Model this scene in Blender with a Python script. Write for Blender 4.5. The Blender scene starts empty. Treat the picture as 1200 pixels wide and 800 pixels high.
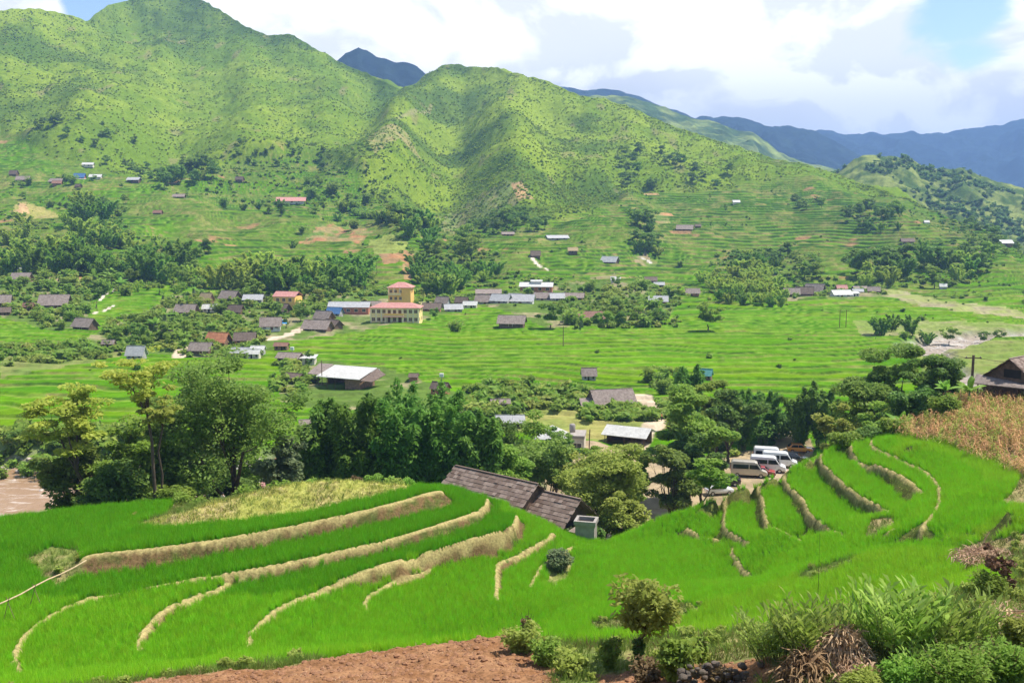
import bpy, bmesh, math, random
import numpy as np
from mathutils import Vector, Matrix
R = math.radians
sc = bpy.context.scene
C = sc.collection
# ------------------------------------------------------------------ camera
FPX, PITCH, CAMZ = 1152.0, R(7.41), 40.0
cam_d = bpy.data.cameras.new('camera'); cam = bpy.data.objects.new('camera', cam_d); C.objects.link(cam)
cam.location = (0, 0, CAMZ); cam.rotation_euler = (R(90) - PITCH, 0, 0)
cam_d.sensor_width = 36.0; cam_d.lens = 36.0 * FPX / 1200.0
cam_d.clip_start = 0.5; cam_d.clip_end = 60000
sc.camera = cam
# ------------------------------------------------------------------ world, sun, exposure
SUN_EL, SUN_AZ = R(63), R(76)          # azimuth clockwise from +Y (view direction): high, from the right and ahead
sun_dir = Vector((math.sin(SUN_AZ)*math.cos(SUN_EL), math.cos(SUN_AZ)*math.cos(SUN_EL), math.sin(SUN_EL)))
sd = bpy.data.lights.new('sun', 'SUN'); sd.energy = 5.0; sd.angle = R(0.53); sd.color = (1.0, 0.955, 0.88)
sun = bpy.data.objects.new('sun', sd); C.objects.link(sun)
sun.rotation_euler = sun_dir.to_track_quat('Z', 'Y').to_euler(); sun.location = (300, -200, 600)
sc.view_settings.view_transform = 'Standard'; sc.view_settings.look = 'None'
sc.view_settings.exposure = 0.54; sc.view_settings.gamma = 1.0
sc.render.engine = 'CYCLES'
cy = sc.cycles
cy.use_denoising = True
cy.max_bounces = 5; cy.diffuse_bounces = 3; cy.glossy_bounces = 2; cy.transmission_bounces = 3
cy.transparent_max_bounces = 8; cy.volume_bounces = 1
cy.caustics_reflective = False; cy.caustics_refractive = False
cy.sample_clamp_indirect = 4

class NT:
    """small helper for writing node trees"""
    def __init__(s, tree): s.t = tree; s.n = tree.nodes; s.l = tree.links
    def __call__(s, typ, **kw):
        nd = s.n.new(typ)
        ins = kw.pop('i', {})
        for k, v in kw.items(): setattr(nd, k, v)
        for k, v in ins.items():
            sock = nd.inputs[k]
            if isinstance(v, bpy.types.NodeSocket): s.l.new(v, sock)
            else: sock.default_value = v
        return nd
    def math(s, op, a, b=0.0, clamp=False):
        nd = s('ShaderNodeMath', operation=op, use_clamp=clamp)
        for k, v in ((0, a), (1, b)):
            if isinstance(v, bpy.types.NodeSocket): s.l.new(v, nd.inputs[k])
            else: nd.inputs[k].default_value = v
        return nd.outputs[0]
    def mix(s, f, a, b, blend='MIX'):
        nd = s('ShaderNodeMix', data_type='RGBA', blend_type=blend, clamp_factor=True)
        for k, v in ((0, f), (6, a), (7, b)):
            if isinstance(v, bpy.types.NodeSocket): s.l.new(v, nd.inputs[k])
            elif k == 0: nd.inputs[0].default_value = v
            else: nd.inputs[k].default_value = (*v[:3], 1)
        return nd.outputs[2]
    def ss(s, v, lo, hi, a=0.0, b=1.0):
        nd = s('ShaderNodeMapRange', interpolation_type='SMOOTHSTEP')
        s.l.new(v, nd.inputs[0])
        for k, x in zip((1, 2, 3, 4), (lo, hi, a, b)): nd.inputs[k].default_value = x
        return nd.outputs[0]

w = bpy.data.worlds.new('World'); sc.world = w; w.use_nodes = True
w.node_tree.nodes.clear(); N = NT(w.node_tree)
sky = N('ShaderNodeTexSky', sky_type='NISHITA', sun_disc=False, sun_elevation=SUN_EL, sun_rotation=SUN_AZ, air_density=1.0, dust_density=1.5, altitude=1200)
tc = N('ShaderNodeTexCoord').outputs['Generated']
mp = N('ShaderNodeMapping', i={0: tc, 3: (1.0, 1.0, 1.7)}).outputs[0]
warp = N('ShaderNodeTexNoise', i={'Vector': mp, 'Scale': 3.0, 'Detail': 3.0})
wv = N('ShaderNodeVectorMath', operation='SCALE', i={0: warp.outputs['Color'], 'Scale': 0.22}).outputs[0]
cv = N('ShaderNodeVectorMath', operation='ADD', i={0: mp, 1: wv}).outputs[0]
n1 = N('ShaderNodeTexNoise', i={'Vector': cv, 'Scale': 6.5, 'Detail': 10.0, 'Roughness': 0.55}).outputs['Fac']
def at_dir(px, py):
    x = (px-600)/FPX; yv = (400-py)/FPX
    return Vector((x, math.cos(PITCH)+yv*math.sin(PITCH), -math.sin(PITCH)+yv*math.cos(PITCH))).normalized()
def blob(px, py, k):
    """a soft hole in the cloud deck around one direction of the sky"""
    d = N('ShaderNodeVectorMath', operation='DISTANCE', i={0: tc, 1: at_dir(px, py)}).outputs['Value']
    return N.ss(d, 0.0, k, 1.0, 0.0)
hole = N.math('MAXIMUM', blob(1130, 0, 0.11), blob(112, 0, 0.055))
sep = N('ShaderNodeSeparateXYZ', i={0: tc})
z = sep.outputs[2]; yfwd = sep.outputs[1]
over = N.math('MULTIPLY', N.ss(z, 0.30, 0.6, 1.0, 0.10), N.ss(yfwd, -0.2, 0.5, 0.35, 1.0))
cov = N.math('ADD', N.math('MULTIPLY', over, 0.62), n1)
cov = N.math('SUBTRACT', cov, N.math('MULTIPLY', hole, 0.70))
mask = N.ss(cov, 0.66, 0.84)
# thick parts of the cloud are grey, rims and tops white
n2 = N('ShaderNodeTexNoise', i={'Vector': N('ShaderNodeVectorMath', operation='ADD', i={0: cv, 1: (0.022, -0.015, 0.045)}).outputs[0], 'Scale': 6.5, 'Detail': 6.0, 'Roughness': 0.5}).outputs['Fac']
lit = N.math('ADD', N.math('MULTIPLY', N.math('SUBTRACT', n1, n2), 11.0), 0.70, clamp=True)
big = N('ShaderNodeTexNoise', i={'Vector': cv, 'Scale': 1.7, 'Detail': 3.0}).outputs['Fac']
base = N.ss(z, 0.09, 0.15)
tone = N.math('MULTIPLY', N.math('ADD', N.math('MULTIPLY', lit, 0.55), N.math('MULTIPLY', N.ss(big, 0.34, 0.54), 0.55), clamp=True), N.math('ADD', N.math('MULTIPLY', base, 0.45), 0.55))
ccol = N.mix(tone, (0.43, 0.46, 0.54), (0.94, 0.94, 0.94))
bg1 = N('ShaderNodeBackground', i={0: sky.outputs[0], 1: 0.14})
bg2 = N('ShaderNodeBackground', i={0: ccol, 1: 1.0})
mx = N('ShaderNodeMixShader', i={0: mask, 1: bg1.outputs[0], 2: bg2.outputs[0]})
N('ShaderNodeOutputWorld', i={0: mx.outputs[0]})

# ------------------------------------------------------------------ pixel <-> world helpers
cp, sp = math.cos(PITCH), math.sin(PITCH)
def tanz(py):
    yv = (400 - py) / FPX
    return (-sp + yv*cp) / (cp + yv*sp)          # dz per metre of Y
def uu(px, py):
    yv = (400 - py) / FPX
    return ((px - 600) / FPX) / (cp + yv*sp)
def at_y(px, py, Y): return (uu(px, py)*Y, Y, CAMZ + tanz(py)*Y)
def at_z(px, py, z):
    Y = (z - CAMZ) / tanz(py)
    return (uu(px, py)*Y, Y, z)
def project(X, Y, Z):
    dz = Z - CAMZ
    f = Y*cp - dz*sp; up = Y*sp + dz*cp
    return 600 + FPX*X/f, 400 - FPX*up/f
def mpp(Y): return Y / FPX                       # metres per photo pixel
# ------------------------------------------------------------------ numpy noise
def _hash(ix, iy, s):
    h = (ix.astype(np.int64)*374761393 + iy.astype(np.int64)*668265263 + s*2147483647*31) & 0xffffffff
    h = ((h ^ (h >> 13))*1274126177) & 0xffffffff
    h = ((h ^ (h >> 16))*2246822519) & 0xffffffff
    return ((h ^ (h >> 15)) & 0xffffff) / float(0xffffff)
def vnoise(x, y, s=0):
    x = np.asarray(x, float); y = np.asarray(y, float)
    ix = np.floor(x); iy = np.floor(y); fx = x-ix; fy = y-iy
    fx = fx*fx*(3-2*fx); fy = fy*fy*(3-2*fy)
    a = _hash(ix, iy, s); b = _hash(ix+1, iy, s); c = _hash(ix, iy+1, s); d = _hash(ix+1, iy+1, s)
    return (a*(1-fx)+b*fx)*(1-fy) + (c*(1-fx)+d*fx)*fy
def fbm(x, y, o=4, s=0, g=0.5):
    r = 0; a = 1; t = 0
    for k in range(o):
        r = r + a*vnoise(x*2**k + 17.3*k, y*2**k - 9.1*k, s+k); t += a; a *= g
    return r/t*2 - 1
def sst(x, a, b):
    t = np.clip((x-a)/(b-a), 0, 1); return t*t*(3-2*t)
def in_poly(px, py, poly):
    px = np.asarray(px); py = np.asarray(py); r = np.zeros(px.shape, bool); n = len(poly)
    for i in range(n):
        x1, y1 = poly[i]; x2, y2 = poly[(i+1) % n]
        if y1 == y2: continue
        c = ((y1 > py) != (y2 > py)) & (px < (x2-x1)*(py-y1)/(y2-y1)+x1)
        r ^= c
    return r
# ------------------------------------------------------------------ object helpers
def tag(o, label=None, cat=None, group=None, kind=None):
    if label: o['label'] = label
    if cat: o['category'] = cat
    if group: o['group'] = group
    if kind: o['kind'] = kind
    return o
def link_mesh(name, verts, faces, mats=(), parent=None, smooth=False, fmat=None):
    me = bpy.data.meshes.new(name)
    me.from_pydata([tuple(v) for v in verts], [], [tuple(f) for f in faces])
    for m in (mats if isinstance(mats, (list, tuple)) else [mats]): me.materials.append(m)
    if fmat is not None: me.polygons.foreach_set('material_index', np.asarray(fmat, np.int32))
    if smooth: me.polygons.foreach_set('use_smooth', np.ones(len(me.polygons), bool))
    me.update()
    o = bpy.data.objects.new(name, me); C.objects.link(o)
    if parent: o.parent = parent
    return o
def np_mesh(name, V, F, mats=(), smooth=False):
    """V (n,3), F (m,k) numpy arrays, every face with the same number of corners"""
    V = np.ascontiguousarray(V, np.float32); F = np.ascontiguousarray(F, np.int32)
    me = bpy.data.meshes.new(name); k = F.shape[1]; m = len(F)
    me.vertices.add(len(V)); me.vertices.foreach_set('co', V.ravel())
    me.loops.add(m*k); me.loops.foreach_set('vertex_index', F.ravel())
    me.polygons.add(m); me.polygons.foreach_set('loop_start', np.arange(0, m*k, k, dtype=np.int32))
    if smooth: me.polygons.foreach_set('use_smooth', np.ones(m, bool))
    for mt in (mats if isinstance(mats, (list, tuple)) else [mats]): me.materials.append(mt)
    me.update(calc_edges=True)
    return me
def add_obj(name, me, parent=None, loc=None):
    o = bpy.data.objects.new(name, me); C.objects.link(o)
    if parent: o.parent = parent
    if loc is not None: o.location = loc
    return o
def set_color(me, rgb, name='tint'):
    a = me.color_attributes.new(name, 'FLOAT_COLOR', 'POINT')
    d = np.ones((len(rgb), 4), np.float32); d[:, :3] = rgb; a.data.foreach_set('color', d.ravel())
def empty(name, loc, rz=0, label=None, cat=None, group=None, scale=1):
    o = bpy.data.objects.new(name, None); C.objects.link(o)
    o.location = loc; o.rotation_euler = (0, 0, rz); o.scale = (scale,)*3; o.empty_display_size = 0.5
    return tag(o, label, cat, group)
class MB:
    """collects boxes, bars and prisms into one mesh"""
    def __init__(s): s.v = []; s.f = []; s.m = []
    def add(s, vs, fs, m=0):
        b = len(s.v); s.v += [tuple(v) for v in vs]; s.f += [tuple(b+i for i in f) for f in fs]; s.m += [m]*len(fs)
    def box(s, x0, x1, y0, y1, z0, z1, m=0):
        s.add([(x0,y0,z0),(x1,y0,z0),(x1,y1,z0),(x0,y1,z0),(x0,y0,z1),(x1,y0,z1),(x1,y1,z1),(x0,y1,z1)],
              [(0,3,2,1),(4,5,6,7),(0,1,5,4),(1,2,6,5),(2,3,7,6),(3,0,4,7)], m)
    def slab(s, quad, t, m=0):
        """a sheet of thickness t hanging below four corner points"""
        q = [Vector(p) for p in quad]; n = (q[1]-q[0]).cross(q[3]-q[0]).normalized()
        if n.z < 0: n = -n
        lo = [p - n*t for p in q]
        s.add(q+lo, [(0,1,2,3),(7,6,5,4),(0,4,5,1),(1,5,6,2),(2,6,7,3),(3,7,4,0)], m)
    def tube(s, pts, r, n=6, m=0, cap=True):
        pts = [Vector(p) for p in pts]; rs = r if isinstance(r, (list, tuple)) else [r]*len(pts)
        b = len(s.v)
        for i, p in enumerate(pts):
            d = (pts[min(i+1, len(pts)-1)] - pts[max(i-1, 0)]).normalized()
            a = d.cross(Vector((0.13, 0.99, 0.05)) if abs(d.y) < 0.9 else Vector((1, 0, 0))).normalized(); c = d.cross(a)
            for k in range(n):
                t = 2*math.pi*k/n; s.v.append(tuple(p + (a*math.cos(t)+c*math.sin(t))*rs[i]))
        for i in range(len(pts)-1):
            for k in range(n):
                s.f.append((b+i*n+k, b+i*n+(k+1) % n, b+(i+1)*n+(k+1) % n, b+(i+1)*n+k)); s.m.append(m)
        if cap:
            s.f.append(tuple(b+k for k in range(n))[::-1]); s.f.append(tuple(b+(len(pts)-1)*n+k for k in range(n))); s.m += [m, m]
    def lathe(s, prof, n=16, c=(0,0,0), axis='Z', m=0):
        b = len(s.v)
        for r, h in prof:
            for k in range(n):
                t = 2*math.pi*k/n; x, y = r*math.cos(t), r*math.sin(t)
                p = (x, y, h) if axis == 'Z' else ((x, h, y) if axis == 'Y' else (h, x, y))
                s.v.append((p[0]+c[0], p[1]+c[1], p[2]+c[2]))
        for i in range(len(prof)-1):
            for k in range(n):
                s.f.append((b+i*n+k, b+i*n+(k+1) % n, b+(i+1)*n+(k+1) % n, b+(i+1)*n+k)); s.m.append(m)
    def build(s, name, mats, parent=None, smooth=False):
        return link_mesh(name, s.v, s.f, mats, parent, smooth, s.m)
# ------------------------------------------------------------------ materials
def new_mat(name):
    m = bpy.data.materials.new(name); m.use_nodes = True; m.node_tree.nodes.clear(); return m, NT(m.node_tree)
def mat_simple(name, col, rough=0.8, var=0.15, scale=1.5, bump=0.0, metal=0.0, spec=0.3, dirt=None):
    m, n = new_mat(name)
    co = n('ShaderNodeTexCoord').outputs['Object']
    a = n('ShaderNodeTexNoise', i={'Vector': co, 'Scale': scale, 'Detail': 6.0, 'Roughness': 0.65}).outputs['Fac']
    lo = [c*(1-var) for c in col]; hi = [min(1, c*(1+var)) for c in col]
    c = n.mix(n.ss(a, 0.3, 0.7), lo, hi)
    if dirt:
        b = n('ShaderNodeTexNoise', i={'Vector': co, 'Scale': scale*0.45, 'Detail': 8.0, 'Roughness': 0.7}).outputs['Fac']
        c = n.mix(n.ss(b, 0.48, 0.68), c, dirt)
    p = n('ShaderNodeBsdfPrincipled', i={'Base Color': c, 'Roughness': rough, 'Metallic': metal, 'Specular IOR Level': spec})
    if bump:
        bm_ = n('ShaderNodeBump', i={'Height': a, 'Distance': bump, 'Strength': 0.8}); n.l.new(bm_.outputs[0], p.inputs['Normal'])
    n('ShaderNodeOutputMaterial', i={0: p.outputs[0]}); return m
def mat_leaf(name, c1, c2, trans=0.35, rough=0.5, tint_scale=0.5, spec=0.12, vary=0.25):
    """leaves: colour differs from leaf clump to leaf clump and from plant to plant; light comes through"""
    m, n = new_mat(name)
    co = n('ShaderNodeTexCoord').outputs['Object']
    a = n('ShaderNodeTexNoise', i={'Vector': co, 'Scale': tint_scale, 'Detail': 3.0}).outputs['Fac']
    rnd = n('ShaderNodeObjectInfo').outputs['Random']
    rnd2 = n('ShaderNodeNewGeometry').outputs['Random Per Island']
    f = n.math('ADD', n.math('MULTIPLY', n.ss(a, 0.3, 0.7), 0.55), n.math('MULTIPLY', rnd2, 0.45))
    c = n.mix(f, c1, c2)
    hsv = n('ShaderNodeHueSaturation', i={'Color': c, 'Value': n.math('ADD', n.math('MULTIPLY', rnd, vary*2), 1-vary), 'Hue': n.math('ADD', n.math('MULTIPLY', rnd, 0.024), 0.488)}).outputs[0]
    p = n('ShaderNodeBsdfPrincipled', i={'Base Color': hsv, 'Roughness': rough, 'Specular IOR Level': spec})
    t = n('ShaderNodeBsdfTranslucent', i={'Color': n.mix(0.55, hsv, (0.6, 0.75, 0.12), 'MIX') if False else hsv})
    mxs = n('ShaderNodeMixShader', i={0: trans, 1: p.outputs[0], 2: t.outputs[0]})
    n('ShaderNodeOutputMaterial', i={0: mxs.outputs[0]}); return m
def mat_ground(name, bump=0.15, bscale=1.2, fine=0.12, rough=0.95):
    """colour of the soil or crop comes with the mesh; fine grain from noise"""
    m, n = new_mat(name)
    at = n('ShaderNodeAttribute', attribute_name='tint').outputs['Color']
    co = n('ShaderNodeTexCoord').outputs['Object']
    a = n('ShaderNodeTexNoise', i={'Vector': co, 'Scale': bscale, 'Detail': 8.0, 'Roughness': 0.7}).outputs['Fac']
    k = n.ss(a, 0.25, 0.75, 1-fine*2, 1+fine*2)
    c = n('ShaderNodeVectorMath', operation='SCALE', i={0: at, 'Scale': k}).outputs[0]
    bm_ = n('ShaderNodeBump', i={'Height': a, 'Distance': bump, 'Strength': 1.0})
    p = n('ShaderNodeBsdfPrincipled', i={'Base Color': c, 'Roughness': rough, 'Specular IOR Level': 0.0, 'Normal': bm_.outputs[0]})
    n('ShaderNodeOutputMaterial', i={0: p.outputs[0]}); return m
# ------------------------------------------------------------------ scattering of uncountable stuff (geometry nodes)
def stuff(name, pts, scl, rotz, protos, label, cat, tilt=None, seed=0):
    me = bpy.data.meshes.new(name); n = len(pts)
    me.vertices.add(n); me.vertices.foreach_set('co', np.ascontiguousarray(pts, np.float32).ravel())
    a = me.attributes.new('scl', 'FLOAT', 'POINT'); a.data.foreach_set('value', np.ascontiguousarray(scl, np.float32))
    rot = np.zeros((n, 3), np.float32); rot[:, 2] = rotz
    if tilt is not None: rot[:, :2] = tilt
    a = me.attributes.new('rot', 'FLOAT_VECTOR', 'POINT'); a.data.foreach_set('vector', rot.ravel())
    o = bpy.data.objects.new(name, me); C.objects.link(o)
    g = bpy.data.node_groups.new(name, 'GeometryNodeTree')
    g.interface.new_socket('Geometry', in_out='INPUT', socket_type='NodeSocketGeometry')
    g.interface.new_socket('Geometry', in_out='OUTPUT', socket_type='NodeSocketGeometry')
    q = NT(g); gi = q('NodeGroupInput'); go = q('NodeGroupOutput')
    iop = q('GeometryNodeInstanceOnPoints'); join = q('GeometryNodeJoinGeometry')
    for p in protos:
        oi = q('GeometryNodeObjectInfo'); oi.inputs['Object'].default_value = p; oi.inputs['As Instance'].default_value = True
        q.l.new(oi.outputs['Geometry'], join.inputs[0])
    q.l.new(gi.outputs[0], iop.inputs['Points']); q.l.new(join.outputs[0], iop.inputs['Instance'])
    iop.inputs['Pick Instance'].default_value = True
    na = q('GeometryNodeInputNamedAttribute', data_type='FLOAT_VECTOR', i={0: 'rot'})
    e2r = q('FunctionNodeEulerToRotation'); q.l.new(na.outputs[0], e2r.inputs[0]); q.l.new(e2r.outputs[0], iop.inputs['Rotation'])
    ns = q('GeometryNodeInputNamedAttribute', data_type='FLOAT', i={0: 'scl'}); q.l.new(ns.outputs[0], iop.inputs['Scale'])
    q.l.new(iop.outputs[0], go.inputs[0])
    md = o.modifiers.new('scatter', 'NODES'); md.node_group = g
    return tag(o, label, cat, kind='stuff')
def proto(name, me):
    return bpy.data.objects.new(name, me)        # a source shape for scattering, never linked to the scene itself
# ================================================================== LAND
M = {}
M['land'] = mat_ground('land_cover', 0.5, 0.35, 0.16)
M['far_land'] = mat_ground('far_forest', 4.0, 0.03, 0.22)
M['near_land'] = mat_ground('near_soil', 0.06, 5.0, 0.22)
# ---------- main sheet: valley floor and the green mountains, given as (photo row, photo column) -> distance
COLS = [-200, 0, 150, 300, 450, 600, 750, 900, 1050, 1200, 1400]
ROWS = [640, 520, 440, 390, 350, 330, 310, 290, 270, 230, 190, 150, 110, 70, 30, -20, -60]
YT = {640: [118]*11,
 520: [170,170,170,170,170,170,170,170,170,170,170],
 440: [243,243,243,243,243,243,243,243,245,245,245],
 390: [310,316,318,320,320,320,320,320,322,322,322],
 350: [395,400,405,415,425,430,435,440,445,445,440],
 330: [440,450,455,465,475,500,505,510,510,505,500],
 310: [490,500,510,520,530,555,575,590,590,580,560],
 290: [540,550,560,575,590,620,650,670,670,660,640],
 270: [590,605,620,640,665,690,720,740,740,760,760],
 230: [710,730,750,780,800,810,850,880,900,900,900],
 190: [820,840,870,900,930,930,970,1080,1100,1100,1100],
 150: [920,960,1020,1060,1120,1080,1130,1260,1300,1300,1300],
 110: [1010,1080,1180,1220,1330,1220,1300,1400,1450,1450,1450],
 70: [1100,1180,1330,1380,1520,1400,1450,1500,1500,1500,1500],
 30: [1180,1280,1480,1520,1650,1500,1500,1500,1500,1500,1500],
 -20: [1280,1400,1640,1680,1700,1600,1600,1600,1600,1600,1600],
 -60: [1360,1480,1760,1760,1760,1700,1700,1700,1700,1700,1700]}
SKY = [(-200,25),(0,12),(40,10),(75,16),(100,23),(118,14),(135,3),(165,-4),(190,-14),(215,-8),(240,2),(262,16),(300,36),(318,42),(330,40),(345,41),(362,52),(400,73),(440,91),(468,104),(484,100),(500,88),(522,75),(545,78),(570,79),(600,84),(640,95),(680,112),(700,113),(740,126),(775,142),(800,152),(850,167),(900,184),(950,194),(985,206),(1040,225),(1080,240),(1120,258),(1160,272),(1200,298),(1260,320),(1400,330)]
tab = np.array([YT[r] for r in ROWS], float)
def yfun(px, py):
    """distance of the land seen at a photo position"""
    px = np.asarray(px, float); py = np.asarray(py, float)
    rows = np.array(ROWS, float); cols = np.array(COLS, float)
    ri = np.interp(-py, -rows, np.arange(len(rows))); ci = np.interp(px, cols, np.arange(len(cols)))
    r0 = np.clip(np.floor(ri).astype(int), 0, len(rows)-2); c0 = np.clip(np.floor(ci).astype(int), 0, len(cols)-2)
    fr = ri-r0; fc = ci-c0; fc = fc*fc*(3-2*fc)*0.6+fc*0.4
    a = tab[r0, c0]*(1-fc)+tab[r0, c0+1]*fc; b = tab[r0+1, c0]*(1-fc)+tab[r0+1, c0+1]*fc
    return a*(1-fr)+b*fr
pxs = np.arange(-170, 1371, 1.25); NC = len(pxs)
skyl = np.interp(pxs, [p[0] for p in SKY], [p[1] for p in SKY])
skyl = skyl + fbm(pxs/14, pxs*0, 3, 5)*1.6
NR1, NR2, NR3, NRB = 50, 400, 400, 40
MT = [(-200,150),(0,150),(60,185),(150,205),(200,215),(280,200),(340,190),(400,205),(450,235),(500,250),(560,255),(620,265),(680,255),(740,235),(760,222),(830,228),(900,222),(960,222),(1020,235),(1060,242),(1400,300)]
py_rows = []
for j in range(NR1): py_rows.append(np.full(NC, 640-120*j/NR1))
for j in range(NR2): py_rows.append(520-(520-(np.maximum(300, skyl+2)))*j/NR2)
top3 = np.maximum(300, skyl+2)
for j in range(NR3+1): py_rows.append(top3-(top3-skyl)*j/NR3)
PY = np.array(py_rows); PX = np.broadcast_to(pxs, PY.shape).copy()
YY = yfun(PX, PY)
# smooth the distance table so that its knots do not show
def sm(a, k, ax):
    for _ in range(2):
        c = np.cumsum(np.concatenate([np.repeat(np.take(a, [0], ax), k+1, ax), a, np.repeat(np.take(a, [-1], ax), k, ax)], ax), ax)
        n = a.shape[ax]
        a = (np.take(c, np.arange(2*k+1, 2*k+1+n), ax)-np.take(c, np.arange(0, n), ax))/(2*k+1)
    return a
YY = sm(sm(YY, 18, 0), 22, 1)
TZ = tanz(PY); XX = uu(PX, PY)*YY; ZZ = CAMZ+TZ*YY
# slopes behind the skyline
bx, by, bz = [], [], []
for j in range(1, NRB+1):
    t = j/NRB; d = 500*t
    bx.append(XX[-1]*(1+d/YY[-1])); by.append(YY[-1]+d); bz.append(ZZ[-1]-(ZZ[-1]+30)*(t**1.3))
XX = np.vstack([XX, bx]); YY = np.vstack([YY, by]); ZZ = np.vstack([ZZ, bz])
PY = np.vstack([PY, np.repeat(PY[-1:], NRB, 0)]); PX = np.vstack([PX, np.repeat(PX[-1:], NRB, 0)])
front = np.arange(len(YY))[:, None] < NR1+NR2+NR3
FR0 = NR1+NR2+NR3+1
mt = np.interp(PX, [p[0] for p in MT], [p[1] for p in MT]) + fbm(XX/60, YY/60, 3, 11)*9
mount = sst(mt-PY, -4, 10)                      # 1 on the scrubby mountains
# spurs (+) and gullies (-): photo polylines, half width m, height m
FEAT = [
 ([(200,0),(190,40),(150,90),(110,130),(70,165)], 60, 26), ([(262,16),(280,60),(300,110),(300,160),(290,190)], 55, 22),
 ([(335,42),(370,80),(390,120),(395,160),(370,190)], 50, 26), ([(135,5),(110,50),(70,90),(30,120)], 60, 22), ([(60,15),(30,50),(-20,90)], 50, 18),
 ([(522,75),(500,105),(478,130),(455,160),(430,190),(400,212)], 40, 34), ([(545,78),(560,120),(600,160),(620,190),(625,225)], 50, 24),
 ([(640,95),(670,130),(690,165),(690,200)], 45, 20), ([(700,113),(740,150),(770,185),(790,205)], 45, 18), ([(800,152),(860,190),(930,220)], 40, 12),
 ([(468,104),(450,125),(432,150),(415,180),(390,200)], 38, -34), ([(225,10),(235,60),(240,110),(225,150),(200,185)], 45, -24),
 ([(160,40),(120,100),(90,150)], 0.1, 0), ([(318,42),(335,90),(345,140),(335,175)], 38, -22), ([(100,23),(70,60),(20,110)], 40, -20),
 ([(535,120),(530,170),(520,215),(530,245)], 42, -20), ([(600,90),(640,140),(655,180),(660,230)], 40, -20), ([(690,115),(720,170),(735,210)], 38, -18), ([(180,20),(150,60),(100,110),(40,150)], 40, -18),
 ([(640,300),(700,290),(760,255),(800,235)], 40, 8), ([(960,215),(1010,245),(1060,275)], 40, 6)]
def surf0(px, py):
    c = int(np.clip(round((px-pxs[0])/1.25), 0, NC-1))
    r = int(np.argmin(np.abs(PY[:NR1+NR2+NR3+1, c]-py))); return r, c
for pl, wd, ht in FEAT:
    if ht == 0: continue
    P = [(XX[surf0(*p)], YY[surf0(*p)]) for p in pl]
    dmin = np.full(XX.shape, 1e9); 
    for (x1, y1), (x2, y2) in zip(P[:-1], P[1:]):
        vx, vy = x2-x1, y2-y1; L = vx*vx+vy*vy+1e-9
        t = np.clip(((XX-x1)*vx+(YY-y1)*vy)/L, 0, 1)
        dmin = np.minimum(dmin, np.hypot(XX-x1-t*vx, YY-y1-t*vy))
    ZZ += .82*ht*np.exp(-(dmin/wd)**2)*(0.35+0.65*mount if abs(ht) > 9 else 1)
# rough relief of the mountains
rg = 1-np.abs(fbm(XX/150+fbm(XX/90, YY/90, 2, 3)*0.4, YY/210, 4, 21))
ZZ += mount*((rg-0.75)*22 + fbm(XX/38, YY/38, 4, 31)*5 + fbm(XX/9, YY/9, 2, 33)*1.0)
low = 1-mount
ramp = sst(YY, 330, 600)
ZZ += low*(fbm(XX/70, YY/70, 3, 41)*(0.5+9*ramp) + fbm(XX/20, YY/20, 2, 42)*(0.1+1.6*ramp))
# keep the skyline where it stands
wgt = np.clip((520-PY)/(520-np.minimum(skyl, 400)), 0, 1)**2.5; wgt[FR0:] = 1
for _ in range(3):
    cur = ((ZZ-CAMZ)/YY)[:FR0].max(0); tgt = tanz(skyl)
    dlt = np.convolve(np.pad(tgt-cur, 24, mode='edge'), np.hanning(49)/np.hanning(49).sum(), 'valid')
    ZZ += dlt*YY*wgt
# ---------- paddies: a contour function cut into steps
yk = np.arange(0, 3000.0); gk = np.cumsum(1/(8.6+30*sst(yk, 370, 540)))
Tf = (ZZ-0)/(1.9+.6*ramp) + np.interp(YY, yk, gk) + fbm(XX/95, YY/95, 3, 51)*(3.0-1.4*ramp) + fbm(XX/20, YY/20, 2, 52)*(.6-.3*ramp)
fT = np.floor(Tf); fr = Tf-fT
wallw = 0.12+0.13*ramp
step = np.where(fr < 1-wallw, 0.0, (fr-(1-wallw))/wallw)
hs = 0.9+1.2*ramp
ZZ += low*(fT+step-Tf)*hs*np.where(front, 1, 0)
wall = np.clip(1-np.abs(fr-(1-wallw/2))/(wallw*0.62), 0, 1)
bund = sst(fr, 1-wallw-0.14, 1-wallw-0.03)*(1-sst(fr, 1-wallw-0.02, 1-wallw+0.05))
cell = np.floor(XX/(26+20*_hash(fT, fT*0, 7))+_hash(fT, fT*0, 8)*9+fbm(XX/15, YY/15, 2, 9)*0.12)
tint = _hash(fT, cell, 12); tint2 = _hash(fT, cell, 13)
cellx = XX/(26+20*_hash(fT, fT*0, 7))+_hash(fT, fT*0, 8)*9+fbm(XX/15, YY/15, 2, 9)*0.12
cross = 1-sst(np.abs(cellx-np.round(cellx)), 0.0, 0.022)
def mixc(a, b, t): t = t[..., None]; return a*(1-t)+b*t
def c3(*a): return np.array(a, float)
dkn = fbm(XX/95, YY/95, 5, 301, .62)+.10; n_f = fbm(XX/3.0, YY/3.0, 3, 61); n_m = fbm(XX/25, YY/25, 3, 62); n_l = fbm(XX/120, YY/120, 3, 63)
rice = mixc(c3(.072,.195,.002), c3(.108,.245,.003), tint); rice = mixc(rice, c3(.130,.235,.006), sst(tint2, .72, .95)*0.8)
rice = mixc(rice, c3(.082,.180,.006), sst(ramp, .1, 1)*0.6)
edge = mixc(c3(.035,.070,.014), c3(.25,.20,.075), sst(fbm(XX/9, YY/9, 3, 64), -.1, .5))
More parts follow.
